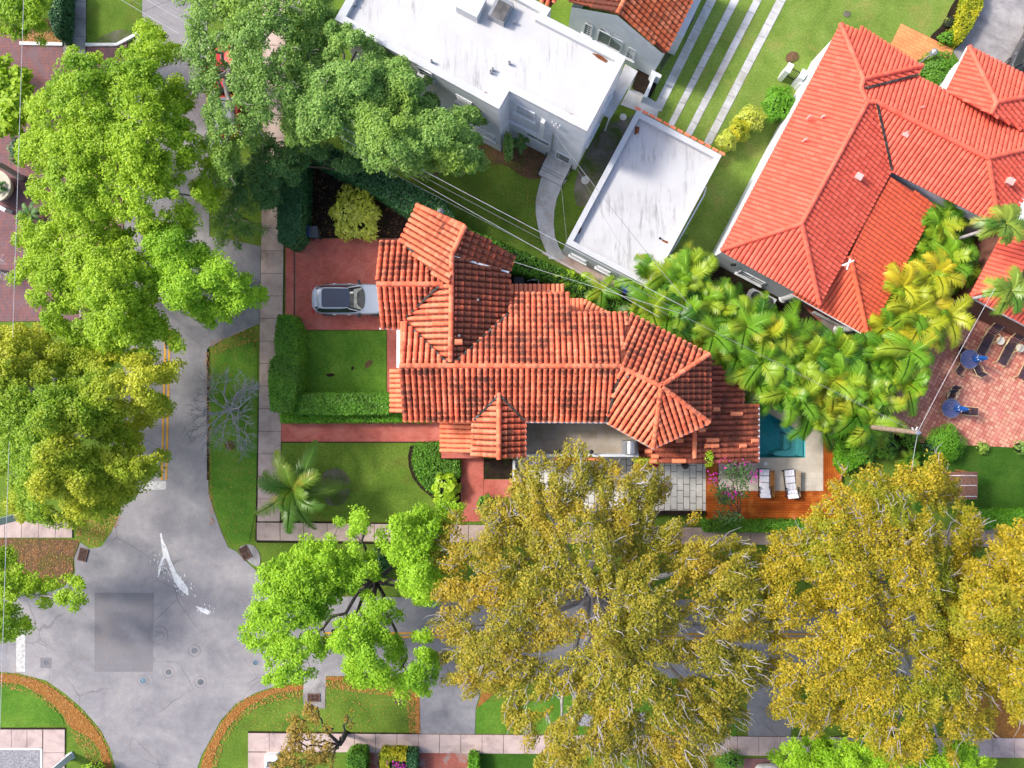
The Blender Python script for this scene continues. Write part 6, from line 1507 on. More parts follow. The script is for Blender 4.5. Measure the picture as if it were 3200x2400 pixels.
def sup(a, b, e, n=40):
    r = []
    for i in range(n):
        t = 2 * math.pi * i / n; c, s_ = math.cos(t), math.sin(t)
        r.append((a * math.copysign(abs(c) ** (2 / e), c), b * math.copysign(abs(s_) ** (2 / e), s_)))
    return r
def car(label, x, y, rot, L=4.75, Wd=1.92, Ht=1.62, body=None, roofm=None, group=None, kind="suv", cat="car"):
    """nose towards +x before rotation"""
    loc = W(x, y, 0); root = thing("car", label, cat, loc, group); root.rotation_euler = (0, 0, rot)
    ORG[root.name] = (0, 0, 0)
    hl, hw = L / 2, Wd / 2
    def hz(px_, z):     # bonnet falls forward
        f = max(0, (px_ - hl * .30) / (hl * .7)); return z - f * f * .16 - max(0, (-px_ - hl * .82) / hl) * .12
    m = MB(); n = 40; rings = [(.985, .93, .22, 5), (1.0, .985, .42, 5), (1.0, 1.0, .68, 4.5), (.985, .975, .92, 4.2), (.955, .92, 1.0, 4)]
    for a, b, z, e in rings:
        for px_, py_ in sup(hl * a, hw * b, e, n): m.v.append((px_, py_, hz(px_, z) if z > .6 else z))
    for i in range(len(rings) - 1):
        for k in range(n): k2 = (k + 1) % n; m.face((i * n + k, i * n + k2, (i + 1) * n + k2, (i + 1) * n + k))
    m.face([(len(rings) - 1) * n + k for k in range(n)]); m.face([k for k in range(n)][::-1])
    bo = m.build("body", body, root, smooth=False)
    if kind == "suv": gx0, gx1, rx0, rx1 = -hl * .93, hl * .36, -hl * .80, hl * .02
    elif kind == "pickup": gx0, gx1, rx0, rx1 = -hl * .12, hl * .50, -hl * .06, hl * .22
    else: gx0, gx1, rx0, rx1 = -hl * .80, hl * .34, -hl * .48, hl * .04
    m = MB(); bl = sup((gx1 - gx0) / 2, hw * .90, 4.2, n); rl = sup((rx1 - rx0) / 2, hw * .66, 4.5, n)
    for px_, py_ in bl: m.v.append((px_ + (gx0 + gx1) / 2, py_, .97))
    for px_, py_ in rl: m.v.append((px_ + (rx0 + rx1) / 2, py_, Ht - .05))
    for k in range(n): k2 = (k + 1) % n; m.face((k, k2, n + k2, n + k))
    m.face([n + k for k in range(n)]); m.build("windows", M_CARGLASS, root)
    # roof shell
    m = MB(); r2 = sup((rx1 - rx0) / 2 + .03, hw * .69, 4.5, n)
    for sc, z in ((1, Ht - .06), (.97, Ht - .01), (.8, Ht + .015)):
        for px_, py_ in r2: m.v.append((px_ * sc + (rx0 + rx1) / 2, py_ * sc, z))
    for i in range(2):
        for k in range(n): k2 = (k + 1) % n; m.face((i * n + k, i * n + k2, (i + 1) * n + k2, (i + 1) * n + k))
    m.face([2 * n + k for k in range(n)]); ro = m.build("roof", body, root)
    if roofm:
        m = MB(); c = (rx0 * .35 + rx1 * .65); m.prism([(a_ + c - .12, b_) for a_, b_ in sup((rx1 - rx0) * .43, hw * .60, 9, 28)], Ht, Ht + .03); m.build("glass_roof", roofm, ro)
        m = MB()
        for s_ in (-1, 1): m.bar((rx0 + .1, s_ * hw * .62, Ht + .02), (rx1 - .05, s_ * hw * .62, Ht + .02), .04, .04)
        m.build("roof_rail", body, ro)
    # pillars
    for s_ in (-1, 1):
        for (xa, xb) in ((gx1 - .12, rx1 - .06), (gx0 + .12, rx0 + .06)):
            m = MB(); m.bar((xa, s_ * hw * .85, .98), (xb, s_ * hw * .665, Ht - .04), .05, .05); m.build("pillar", body, root)
    # dashboard and windscreen panel seen through the glass
    m = MB(); w0 = hw * .72; w1 = hw * .56
    m.poly([(gx1 - .16, -w0, 1.01), (gx1 - .16, w0, 1.01), (rx1 + .24, w1, Ht - .16), (rx1 + .24, -w1, Ht - .16)])
    m.build("windscreen", M_CREAM if roofm else M_CARGLASS, root)
    m = MB(); m.poly([(gx1 - .30, -w0 * .8, 1.08), (gx1 - .30, w0 * .8, 1.08), (gx1 - .55, w0 * .7, 1.2), (gx1 - .55, -w0 * .7, 1.2)][::1]); 
    if roofm: m.v = [(p[0], p[1], p[2] + .035) for p in m.v]; m.build("dashboard", M_DARK, root)
    if roofm:
        m = MB(); m.bar((gx0 + .12, -hw * .7, 1.03), (gx0 + .12, hw * .7, 1.03), .12, .05); m.bar((rx0 - .02, -hw * .55, Ht - .03), (rx0 - .02, hw * .55, Ht - .03), .28, .04); m.build("spoiler", body, root)
    for sx in (-1, 1):
        for s_ in (-1, 1):
            wm_ = MB(); cx, cy = sx * hl * .60, s_ * (hw - .11)
            b = 0; k_ = 20
            prof = [(.16, -.11), (.34, -.11), (.36, -.07), (.36, .07), (.34, .11), (.16, .11)]
            for r_, o in prof:
                for k in range(k_): a = 2 * math.pi * k / k_; wm_.v.append((cx + r_ * math.cos(a), cy + o, .36 + r_ * math.sin(a)))
            for i in range(len(prof) - 1):
                for k in range(k_): k2 = (k + 1) % k_; wm_.face((i * k_ + k, i * k_ + k2, (i + 1) * k_ + k2, (i + 1) * k_ + k))
            w_o = wm_.build("wheel", M_TYRE, root)
            rm = MB()
            for k in range(10):
                a = 2 * math.pi * k / 10; rm.bar((cx, cy + s_ * .11, .36), (cx + .2 * math.cos(a), cy + s_ * .11, .36 + .2 * math.sin(a)), .05, .03)
            rm.build("rim", M_ALLOY, w_o)
            m = MB(); m.box((sx * hl * (.915 if sx > 0 else .93), s_ * hw * .72, .74 if sx > 0 else .86), (.16, .36, .14), s_ * sx * -.35); m.build("headlight" if sx > 0 else "tail_light", M_LAMPW if sx > 0 else M_REDL, root)
    for s_ in (-1, 1):
        m = MB(); m.box((gx1 - .32, s_ * (hw + .06), 1.02), (.16, .24, .14), s_ * .35); m.build("mirror", M_DARK if roofm else body, root)
        m = MB()
        for xx in (-.1, -1.0): m.box((xx, s_ * (hw * .985), .86), (.2, .05, .04))
        m.build("door_handle", M_STEEL, root)
    for nm, xx, zz in (("number_plate", -hl - .005, .6), ("front_plate", hl + .005, .45)):
        m = MB(); m.box((xx, 0, zz), (.02, .42, .14)); m.build(nm, M_TRIM, root)
    if kind == "pickup":
        m = MB(); m.box((-hl * .56, 0, 1.02), (hl * .76, hw * 1.62, .06)); m.build("bed_cover", plain("bed_vinyl", (.20, .22, .24), .6), root)
    return root
car("silver estate car with a dark blue glass roof on the red brick driveway", 1106, 940, 0, 4.85, 1.92, 1.5, M_SILV, M_ROOFG)
car("dark charcoal car at the right edge of the grey driveway, top right", 3210, 165, math.radians(62), 4.7, 1.95, 1.55, M_NAVY, M_ROOFG)
car("white car cut off by the bottom edge with its tail toward the sidewalk", 2394, 2490, math.radians(-88), 4.5, 1.8, 1.45, M_WPAI)
car("red pickup with a grey bed cover half hidden under the oak on the road", 712, 300, math.radians(92), 5.7, 1.95, 1.7, M_RPAI, kind="pickup", cat="pickup")

# bins
def bin_(label, x, y, col, w=.55, d_=.6, h=1.0, rot=0):
    c = W(x, y, h); root = thing("wheelie_bin", label, "bin", (c[0], c[1], 0)); ORG[root.name] = (0, 0, 0); root.rotation_euler = (0, 0, rot)
    m = MB(); b = [(-.42, -.42), (.42, -.42), (.42, .42), (-.42, .42)]
    for z, s_ in ((.05, .86), (h - .08, 1.05)):
        for px_, py_ in b: m.v.append((px_ * w * 1.1 * s_, py_ * d_ * 1.1 * s_, z))
    for i in range(4): j = (i + 1) % 4; m.face((i, j, 4 + j, 4 + i))
    m.face((3, 2, 1, 0)); m.face((4, 5, 6, 7)); m.build("body", col, root)
    m = MB(); m.box((0, 0, h - .04), (w + .06, d_ + .06, .07)); m.box((0, d_ * .15, h + .01), (w * .7, d_ * .4, .05)); m.build("lid", col, root)
    m = MB(); m.bar((-w / 2, -d_ / 2 - .05, h - .1), (w / 2, -d_ / 2 - .05, h - .1), .04); m.build("handle", M_DARK, root)
    for s_ in (-1, 1):
        m = MB(); m.tube([(s_ * w * .45 - .03, -d_ * .42, .1), (s_ * w * .45 + .03, -d_ * .42, .1)], .1, 12); m.build("wheel", M_TYRE, root)
bin_("blue wheeled bin tipped beside the grey one at the driveway edge", 957, 722, plain("blue_plastic", (.02, .06, .42), .4), .42, .55, .9, .3)
bin_("grey wheeled bin at the edge of the dark bed above the driveway", 978, 724, plain("grey_plastic", (.07, .085, .10), .45), .5, .62, 1.05, .05)
bin_("blue bin beside the garage behind the young palm", 1952, 900, plain("blue_plastic_b", (.02, .06, .42), .4), .45, .5, .9, math.radians(-28))

# sun loungers by the pool
M_CUSH = plain("white_cushion", (.78, .78, .84), .8, var=.05, scale=8)
M_TEAK = layered("teak", [(.3, (.26, .11, .035)), (.7, (.42, .2, .07))], 4, fine=30)
M_TEAKG = layered("weathered_teak", [(.3, (.38, .28, .18)), (.7, (.55, .43, .3))], 4, fine=30)
def pool_lounger(label, x, y, rot):
    c = W(x, y, .5); root = thing("pool_lounger", label, "sun lounger", (c[0], c[1], POOL_Z), "white cushioned loungers by the pool"); ORG[root.name] = (0, 0, 0); root.rotation_euler = (0, 0, rot)
    m = MB()
    for s_ in (-1, 1): m.bar((s_ * .33, -.85, .3), (s_ * .33, .85, .3), .045)
    for yy in (-.85, -.3, .3, .85): m.bar((-.33, yy, .3), (.33, yy, .3), .04)
    m.build("frame", M_DARK, root)
    for s_ in (-1, 1):
        for yy in (-.78, .78): m = MB(); m.bar((s_ * .33, yy, 0), (s_ * .33, yy, .3), .045); m.build("leg", M_DARK, root)
    m = MB()
    for j in range(4): 
        y0, y1 = .85 - j * .42, .85 - j * .42 - .40
        for i in range(3):
            if j < 3: m.box((-.19 + i * .19, (y0 + y1) / 2, .38), (.175, .37, .1))
            m2 = m
            for q in (-.09, .09): m2.box((-.19 + i * .19, (y0 + y1) / 2 + q, .385 + (.0 if j < 3 else .16)), (.17, .165, .12), rx=0 if j < 3 else -.5)
    m.build("cushion", M_CUSH, root)
    m = MB(); m.box((0, -.62, .5), (.62, .62, .06), rx=-.55); m.build("backrest", M_CUSH, root)
    for s_ in (-1, 1): m = MB(); m.bar((s_ * .35, -.2, .55), (s_ * .35, -.62, .62), .05); m.bar((s_ * .35, -.25, .3), (s_ * .35, -.25, .55), .04); m.build("armrest", M_DARK, root)
def bench_table(label, x, y, mat, L=1.6):
    c = W(x, y, .6); root = thing("side_bench", label, "bench", (c[0], c[1], POOL_Z), "narrow wooden benches by the loungers"); ORG[root.name] = (0, 0, 0)
    m = MB()
    for i in range(3): m.box((-.1 + i * .1, 0, .42), (.09, L, .05))
    m.build("seat", mat, root)
    for yy in (-.6, .6):
        for s_ in (-1, 1): m = MB(); m.bar((s_ * .1, yy, 0), (s_ * .1, yy, .4), .05); m.build("leg", mat, root)
pool_lounger("white tufted lounger nearer the pale patio, beside the brown bench", 2386, 1508, 0)
pool_lounger("white tufted lounger with skewed cushion beside the pale bench", 2468, 1510, math.radians(6))
bench_table("narrow brown wooden bench right of the left lounger", 2412, 1511, M_TEAK)
bench_table("narrow pale weathered bench right of the right lounger", 2493, 1511, M_TEAKG)
m = MB(); c = W(2393, 1449, POOL_Z); m.lathe((c[0], c[1], POOL_Z - .05), [(.12, 0), (.12, .06), (.10, .065)], 16); tag(m.build("skimmer_lid", M_TRIM), "round white skimmer lid in the travertine below the pool", "lid")

# slatted wooden loungers, tables and chairs on the terracotta
M_SLAT = plain("black_slats", (.025, .025, .045), .6); M_BENT = plain("pale_bentwood", (.62, .50, .28), .5)
def slat_lounger(label, x, y, rot):
    c = W(x, y, .4); root = thing("slatted_lounger", label, "sun lounger", (c[0], c[1], .05), "black slatted loungers on the terracotta patio"); ORG[root.name] = (0, 0, 0); root.rotation_euler = (0, 0, rot)
    m = MB()
    for i in range(16): m.box((0, -.95 + i * .09, .36), (.56, .062, .03))
    m.build("seat", M_SLAT, root)
    m = MB()
    for i in range(7): m.box((.02 * i, .52 + i * .085, .40 + i * .07), (.56, .06, .03), rx=.6)
    m.build("backrest", M_SLAT, root)
    for s_ in (-1, 1):
        m = MB(); m.tube([(s_ * .31, -1.05, .05), (s_ * .31, -.9, .33), (s_ * .31, .5, .33), (s_ * .31, 1.05, .75)], .025, 6); m.build("frame", M_BENT, root)
        m = MB(); m.tube([(s_ * .36, .0, .3), (s_ * .42, .15, .6), (s_ * .42, .5, .62), (s_ * .36, .65, .35), (s_ * .36, .7, .02)], .028, 6); m.build("armrest", M_BENT, root)
        m = MB(); m.tube([(s_ * .31, -.95, .3), (s_ * .33, -1.05, 0)], .025, 6); m.build("leg", M_BENT, root)
r_ = math.radians(-27)
slat_lounger("black slatted lounger left of both white side tables", 3087, 1063, r_)
slat_lounger("black slatted lounger between the two round side tables", 3153, 1093, r_)
slat_lounger("black slatted lounger cut off by the right edge", 3216, 1140, r_)
M_CANE = plain("pale_cane", (.66, .64, .58), .7, var=.2, scale=20)
for x, y, l in ((3126, 1065, "round pale side table between the two full loungers"), (3187, 1088, "round pale side table nearer the right edge")):
    c = W(x, y, .45); root = thing("side_table", l, "table", (c[0], c[1], .05), "round side tables between loungers")
    m = MB(); m.lathe((c[0], c[1], .45), [(.23, 0), (.25, .02), (.25, .05), (.19, .05), (.19, .04)], 24); m.build("table_top", M_CANE, root)
    m = MB(); m.lathe((c[0], c[1], .47), [(.25, .02), (.27, .03), (.25, .045)], 24, False); m.build("rim", M_BENT, root)
    for k in range(3): a = k * 2.1; m = MB(); m.bar((c[0] + .1 * math.cos(a), c[1] + .1 * math.sin(a), .45), (c[0] + .2 * math.cos(a), c[1] + .2 * math.sin(a), .05), .03); m.build("leg", M_BENT, root)
m, t, out = _nt("table_glass"); b = bsdf(t, out, (.16, .20, .42), .1, .6); tr_ = N_(t, "ShaderNodeBsdfTransparent"); tr_.inputs[0].default_value = (.75, .78, .92, 1)
mx = N_(t, "ShaderNodeMixShader"); mx.inputs[0].default_value = .5; t.links.new(tr_.outputs[0], mx.inputs[1]); t.links.new(b.outputs[0], mx.inputs[2]); t.links.new(mx.outputs[0], out.inputs[0]); M_TGLASS = m
M_BLUEC = plain("blue_canvas", (.015, .10, .40), .7, var=.3, scale=6)
M_CANVW = plain("white_print", (.7, .72, .75), .7)
for x, y, l, an in ((3031, 1122, "nearer the slatted loungers", 15), (2973, 1276, "further down the patio", -10)):
    c = W(x, y, .75); cx, cy = c[0], c[1]
    root = thing("glass_table", "round glass patio table " + l, "table", (cx, cy, .05), "round glass tables on the terracotta patio")
    m = MB(); m.lathe((cx, cy, .74), [(.56, 0), (.57, .01), (.56, .02)], 40); m.build("table_top", M_TGLASS, root)
    m = MB(); m.tube([(cx + .58 * math.cos(2 * math.pi * i / 36), cy + .58 * math.sin(2 * math.pi * i / 36), .75) for i in range(37)], .016, 6, False); m.build("rim", M_GREYM, root)
    for k in range(4):
        a = k * math.pi / 2 + .5; m = MB(); m.tube([(cx + .12 * math.cos(a), cy + .12 * math.sin(a), .72), (cx + .42 * math.cos(a), cy + .42 * math.sin(a), .7), (cx + .5 * math.cos(a), cy + .5 * math.sin(a), .05)], .025, 6); m.build("leg", M_BENT, root)
    u = thing("folded_umbrella", "closed blue umbrella standing through the glass table " + l, "umbrella", (cx, cy, .05), "closed blue patio umbrellas")
    m = MB(); m.tube([(cx, cy, .05), (cx, cy, 2.45)], .022, 8); m.build("pole", M_BENT, u)
    m = MB(); k_ = 16
    for r_2, z in ((.05, 1.1), (.17, 1.2), (.15, 1.7), (.11, 2.1), (.05, 2.35), (.02, 2.42)):
        for k in range(k_): a = 2 * math.pi * k / k_; rr = r_2 * (1 + .22 * (-1) ** k); m.v.append((cx + rr * math.cos(a), cy + rr * math.sin(a), z))
    for i in range(5):
        for k in range(k_): k2 = (k + 1) % k_; m.face((i * k_ + k, i * k_ + k2, (i + 1) * k_ + k2, (i + 1) * k_ + k))
    m.build("canopy", M_BLUEC, u)
    m = MB(); m.lathe((cx, cy, .05), [(.22, 0), (.22, .06), (.05, .1)], 16); m.build("base", M_DARK, u)
    m = MB()
    for k in range(7): a = k * .9; m.box((cx + .15 * math.cos(a), cy + .15 * math.sin(a), 1.4 + .08 * k), (.05, .05, .05), a)
    m.build("printed_dots", M_CANVW, u)
def chair(label, x, y, rot):
    c = W(x, y, .45); root = thing("patio_chair", label, "chair", (c[0], c[1], .05), "slatted chairs round the glass tables"); ORG[root.name] = (0, 0, 0); root.rotation_euler = (0, 0, rot)
    m = MB()
    for i in range(6): m.box((0, -.2 + i * .08, .42), (.46, .055, .025))
    m.build("seat", M_SLAT, root)
    m = MB()
    for i in range(6): m.box((0, -.26 - i * .03, .5 + i * .075), (.46, .03, .055))
    m.build("backrest", M_SLAT, root)
    for s_ in (-1, 1):
        m = MB(); m.tube([(s_ * .25, .26, 0), (s_ * .26, .26, .6), (s_ * .27, .0, .64), (s_ * .26, -.28, .62), (s_ * .25, -.46, .95)], .022, 6); m.build("armrest", M_BENT, root)
        m = MB(); m.tube([(s_ * .25, -.26, .6), (s_ * .25, -.3, 0)], .022, 6); m.build("leg", M_BENT, root)
chair("chair tucked under the upper left of the glass table near the loungers", 3005, 1098, math.radians(-120))
chair("chair pulled out at the lower left of the glass table near the loungers", 2996, 1155, math.radians(-38))
chair("chair half under the lower right of the glass table near the loungers", 3052, 1155, math.radians(25))
chair("front chair pushed in at the top of the lower glass table", 2968, 1240, math.radians(175))
chair("rear chair leaning behind the other above the lower glass table", 2975, 1228, math.radians(165))
chair("chair behind the blue umbrella right of the lower glass table", 3018, 1284, math.radians(85))

# air conditioners
for x, y, l in ((2362, 926, "white air conditioner with round fan grille beside the window wall"), (2402, 944, "second air conditioner half hidden by arecas next to the gutter")):
    c = W(x, y, .8); root = thing("air_conditioner", l, "air conditioner", (c[0], c[1], 0), "air conditioners behind the red-roofed house"); ORG[root.name] = (0, 0, 0); root.rotation_euler = (0, 0, math.radians(-28))
    m = MB(); m.box((0, 0, .4), (.75, .75, .8)); m.build("case", plain("ac_white" + str(x), (.55, .57, .6), .5), root)
    m = MB(); m.lathe((0, 0, .8), [(.33, 0), (.33, .03), (.29, .03), (.29, .0)], 24, False)
    for k in range(12): a = k * math.pi / 6; m.bar((.06 * math.cos(a), .06 * math.sin(a), .83), (.31 * math.cos(a), .31 * math.sin(a), .83), .012)
    m.build("grille", M_GREYM, root)
    m = MB()
    for k in range(4): m.box((.13 * math.cos(k * 1.57), .13 * math.sin(k * 1.57), .79), (.26, .1, .02), k * 1.57)
    m.build("fan", M_DARK, root)
    m = MB(); m.lathe((0, 0, .79), [(.3, .011), (.0, .012)], 24, False); m.build("fan_well", M_DARK, root)
c = W(1622, 878, 1.0); root = thing("pool_heater", "black equipment box behind the tiled house", "equipment", (c[0], c[1], 0))
m = MB(); m.box((c[0], c[1], .5), (.62, .5, 1.0)); m.build("case", M_DARK, root); m = MB(); m.tube([(c[0] + .5, c[1] + .1, .2), (c[0] + .8, c[1] + .1, .9), (c[0] + 1.2, c[1] + .1, .9), (c[0] + 1.2, c[1] - .2, .6)], .04, 8); m.build("pipe", M_TRIM, root)
# grill on the balcony
c = W(1971, 1398, 4.0); root = thing("barbecue_grill", "stainless steel grill at the east end of the balcony", "grill", (c[0], c[1], 3.1))
m = MB(); m.box((c[0] - .05, c[1], 3.55), (.75, .72, .9)); m.build("cabinet", M_GREYM, root)
m = MB(); k = 10
for yy in (-.36, .36):
    for i in range(k + 1): a = math.pi * i / k; m.v.append((c[0] + .25 * math.cos(a), c[1] + yy, 4.0 + .22 * math.sin(a)))
for i in range(k): m.face((i, i + 1, k + 2 + i, k + 1 + i))
m.face(list(range(k + 1))[::-1]); m.face([k + 1 + i for i in range(k + 1)]); m.build("lid", M_STEEL, root)
m = MB(); m.bar((c[0] - .3, c[1] - .3, 4.05), (c[0] - .3, c[1] + .3, 4.05), .04); m.build("handle", M_STEEL, root)
for x, y, l in ((1746, 1410, "black round lantern by the balcony parapet, left one"), (1848, 1412, "black lantern by the balcony parapet under the olive leaves")):
    c = W(x, y, 4.0); root = thing("balcony_lantern", l, "lantern", (c[0], c[1], 3.75)); m = MB(); m.lathe((c[0], c[1], 3.75), [(.05, 0), (.05, .08), (.11, .12), (.13, .3), (.03, .4)], 12); m.build("lamp", M_DARK, root); m = MB(); m.lathe((c[0], c[1], 3.75), [(.08, 0), (.08, .03)], 12); m.build("foot", M_DARK, root)
# rug
m = MB(); m.prism([W(x, y, .2)[:2] for x, y in ((2006, 1440), (2062, 1440), (2062, 1464), (2006, 1464))], .2, .215)
rg_ = m.build("door_mat", plain("gold_border", (.45, .33, .14), .9)); tag(rg_, "crimson doormat with gold border under the low roof edge", "mat")
m = MB(); m.prism([W(x, y, .2)[:2] for x, y in ((2009, 1442), (2059, 1442), (2059, 1461), (2009, 1461))], .216, .222); m.build("field", plain("crimson", (.45, .015, .07), .9, var=.3, scale=12), rg_)
# small lamp posts
def lamp_post(label, x, y, h=1.6):
    c = W(x, y, h); root = thing("lamp_post", label, "lamp", (c[0], c[1], 0)); m = MB(); m.tube([(c[0], c[1], 0), (c[0], c[1], h)], .06, 8); m.build("post", M_GREYM, root)
    m = MB(); m.box((c[0], c[1], h + .15), (.3, .3, .3), .4); m.lathe((c[0], c[1], h + .3), [(.2, 0), (.04, .15)], 8); m.build("lantern", M_GREYM, root)
lamp_post("small grey lantern post at the north corner of the tiled house", 1378, 664, 3.0)
lamp_post("lamp post in the round shrub by the orange paving", 2912, 168, 2.2)

# drains and covers
M_RUSTM = layered("rusty_iron", [(.3, (.10, .06, .05)), (.7, (.22, .13, .11))], 8, fine=40)
M_IRON = plain("cast_iron", (.13, .14, .16), .6, var=.2)
M_VOID = plain("drain_void", (.005, .005, .005), .9)
def grate(label, x, y, w, h, rot, n=7):
    c = W(x, y, 0); root = thing("storm_drain", label, "drain", (c[0], c[1], .03), "storm drain grates at the junction"); ORG[root.name] = (0, 0, 0); root.rotation_euler = (0, 0, rot)
    m = MB(); m.box((0, 0, .012), (w, h, .02)); m.build("pit", M_VOID, root)
    m = MB()
    for s_ in (-1, 1): m.box((s_ * w / 2, 0, .03), (.06, h + .06, .05)); m.box((0, s_ * h / 2, .0305), (w + .058, .06, .05))
    m.build("frame", M_RUSTM, root)
    m = MB()
    for i in range(n): m.box((-w / 2 + w * (i + .5) / n, 0, .035), (.035, h, .03))
    m.box((0, 0, .036), (w, .04, .03)); m.build("bars", M_RUSTM, root)
grate("iron drain grate on the west corner of the junction", 261, 1733, .48, .74, math.radians(-14))
grate("iron drain grate on the east corner beside the grass verge", 767, 1727, .52, .78, math.radians(28))
grate("iron drain grate in the concrete inlet at the south-east corner", 981, 2179, .72, .44, 0, 10)
def cover(label, x, y, r, mat, ring=None, cat="manhole"):
    c = W(x, y, 0); root = thing("manhole_cover", label, cat, (c[0], c[1], .022), "covers set in the asphalt")
    m = MB(); m.lathe((c[0], c[1], .015), [(r, 0), (r, .018), (r * .9, .02), (r * .88, .012), (r * .3, .014), (r * .2, .02)], 28); m.build("cover", mat, root)
    if ring:
        m = MB(); m.tube([(c[0] + ring * math.cos(2 * math.pi * i / 40), c[1] + ring * math.sin(2 * math.pi * i / 40), .021) for i in range(41)], .007, 4, False); m.build("joint_ring", M_JOINT, root)
M_BLUEIR = plain("bluish_iron", (.13, .20, .27), .6, var=.3)
m = M_GREYC = plain("cover_grey", (.24, .24, .25), .6, var=.2)
cover("large round manhole cover right of the dark asphalt patch", 496, 1984, .30, M_GREYC, .58)
c = W(496, 1984, 0); 
cover("small cover with a wide ring furthest right in the row of three", 608, 2033, .17, M_IRON, .38)
cover("small dark cover on the seam below the big manhole", 527, 2100, .17, M_IRON, .35)
cover("small bluish cover below the dark asphalt patch", 447, 2127, .18, M_BLUEIR, .33)
cover("small cover in a ringed patch nearest the south-east curve", 627, 2131, .18, M_IRON, .36)
cover("small bluish cover near the lime tree overhang", 799, 2070, .17, M_BLUEIR, .3)
cover("small cover in the square asphalt patch near the stop line", 145, 2070, .14, M_IRON)
cover("tiny bright blue survey cover in the side street", 752, 1991, .07, plain("bright_blue", (.03, .30, .42), .5), cat="marker")
cover("rusty round cover in the grass under the lime tree's south edge", 1247, 2189, .27, M_RUSTM)
cover("round white concrete lid in the dirt beside the curved walkway", 1829, 563, .26, M_CONC, cat="lid")
cover("flat pale stone disc near the canopy of the white house", 1947, 366, .22, M_CONC, cat="lid")
c = W(1139, 1664, 0); m = MB(); m.box((c[0], c[1], .08), (.32, .3, .02)); tag(m.build("utility_cover", M_JOINT), "small dark square utility cover in the sidewalk under the lime tree", "cover")

# posts and street marker
def square_post(label, x, y, w, h, rot=0):
    c = W(x, y, 0); root = thing("square_post", label, "post", (c[0], c[1], 0)); m = MB(); m.box((c[0], c[1], h / 2), (w, w, h), rot); m.build("shaft", M_POST, root)
    m = MB(); m.box((c[0], c[1], h + .03), (w + .08, w + .08, .07), rot); m.build("cap", M_POST, root); m = MB(); m.box((c[0], c[1], .06), (w + .1, w + .1, .12), rot); m.build("foot", M_POST, root)
M_POST = plain("pale_concrete_post", (.52, .58, .64), .7, var=.05)
square_post("tall square pale post on the pink sidewalk at the bottom left", 222, 2362, .34, 8, .5)
square_post("tall square pale post beside the sidewalk at the left edge under the big tree", 112, 1600, .40, 7.5, .2)
c = W(856, 2360, 0); root = thing("street_marker", "white concrete street name marker at the corner of the bottom sidewalk", "sign", (c[0], c[1], 0))
M_MARK = plain("marker_white", (.80, .82, .86), .6, var=.03)
m = MB(); m.prism([(c[0] - .42, c[1] + .26), (c[0] + .36, c[1] + .26), (c[0] + .40, c[1] + .05), (c[0] + .22, c[1] - .10), (c[0] - .42, c[1] - .10)], 0, .55); m.build("block", M_MARK, root)
m = MB(); m.prism([(c[0] - .42, c[1] - .101), (c[0] - .24, c[1] - .101), (c[0] - .34, c[1] - .66), (c[0] - .42, c[1] - .66)], 0, .53); m.build("wing", M_MARK, root)
m = MB(); m.box((c[0] - .06, c[1] + .16, .555), (.36, .07, .02)); m.build("top_plate", M_TRIM, root)
m = MB(); rs = random.Random(4)
m.prism([(c[0] - .34, c[1] - .02), (c[0] + .22, c[1] - .02), (c[0] + .22, c[1] + .06), (c[0] - .34, c[1] + .06)], .55, .556); m.build("name_plate", M_TRIM, root)
# faint lettering: unreadable strokes of the name, as in the photograph
m = MB()
for i in range(8):
    x0 = c[0] - .30 + i * .062
    m.box((x0, c[1] + .02, .558), (.012, .05, .006)); 
    if i % 2: m.box((x0 + .02, c[1] + .035, .558), (.03, .012, .006))
    if i % 3: m.box((x0 + .02, c[1] + .005, .558), (.03, .012, .006))
m.build("lettering", plain("marker_letters", (.12, .16, .3), .6), root)
# planter, leaning trunk, white post on the plaza
c = W(-12, 582, .7); root = thing("bowl_planter", "big cream bowl planter cut off by the left edge on the brick plaza", "planter", (c[0], c[1], .05))
m = MB(); m.lathe((c[0], c[1], .05), [(.45, 0), (.8, .25), (.95, .55), (1.0, .8), (.92, .8), (.6, .72)], 32); m.build("bowl", plain("cream_cast", (.50, .46, .36), .8), root)
m = MB(); m.lathe((c[0], c[1], .7), [(.85, 0), (.85, .05)], 24); m.build("soil", M_SOIL, root)
tp = thing("palm_trunk", "leaning grey palm trunk beside the cream planter", "tree", W(68, 556, 0)); m = MB(); m.tube([W(68, 556, 0), W(50, 545, 1.5), W(10, 520, 4.0), W(-60, 495, 7)], [.2, .17, .15, .14], 10); m.build("trunk", M_BARKG, tp)
m = MB(); c = W(8, 652, .6); m.box((c[0], c[1], .35), (.5, .22, .7), -.5); tag(m.build("white_bollard", M_TRIM), "short white block on the brick plaza below the planter", "bollard")
# gate with white pillars
root = thing("garden_gate", "small black gate between two white pillars west of the red-roofed house", "gate", W(2480, 240, 0))
for (x, y) in ((2454, 226), (2497, 246)):
    c = W(x, y, .7); m = MB(); m.box((c[0], c[1], .65), (.30, .5, 1.3), math.radians(-28)); p = m.build("pillar", M_TRIM, root); m = MB(); m.box((c[0], c[1], 1.33), (.36, .56, .07), math.radians(-28)); m.build("cap", M_TRIM, p)
m = MB()
for i in range(6):
    t_ = i / 5; a = Vector(W(2463 + 26 * t_, 226 + 14 * t_, .6)); m.bar((a.x, a.y, .1), (a.x, a.y, 1.2), .03)
for zz in (.15, 1.15): a = Vector(W(2460, 224, .6)); b = Vector(W(2492, 241, .6)); m.bar((a.x, a.y, zz), (b.x, b.y, zz), .04)
m.build("bars", M_DARK, root)
m = MB(); m.prism([W(x, y, .9)[:2] for x, y in ((2505, 246), (2530, 258), (2522, 272), (2498, 260))], 0, .9); m.build("wing_wall", M_TRIM, root)
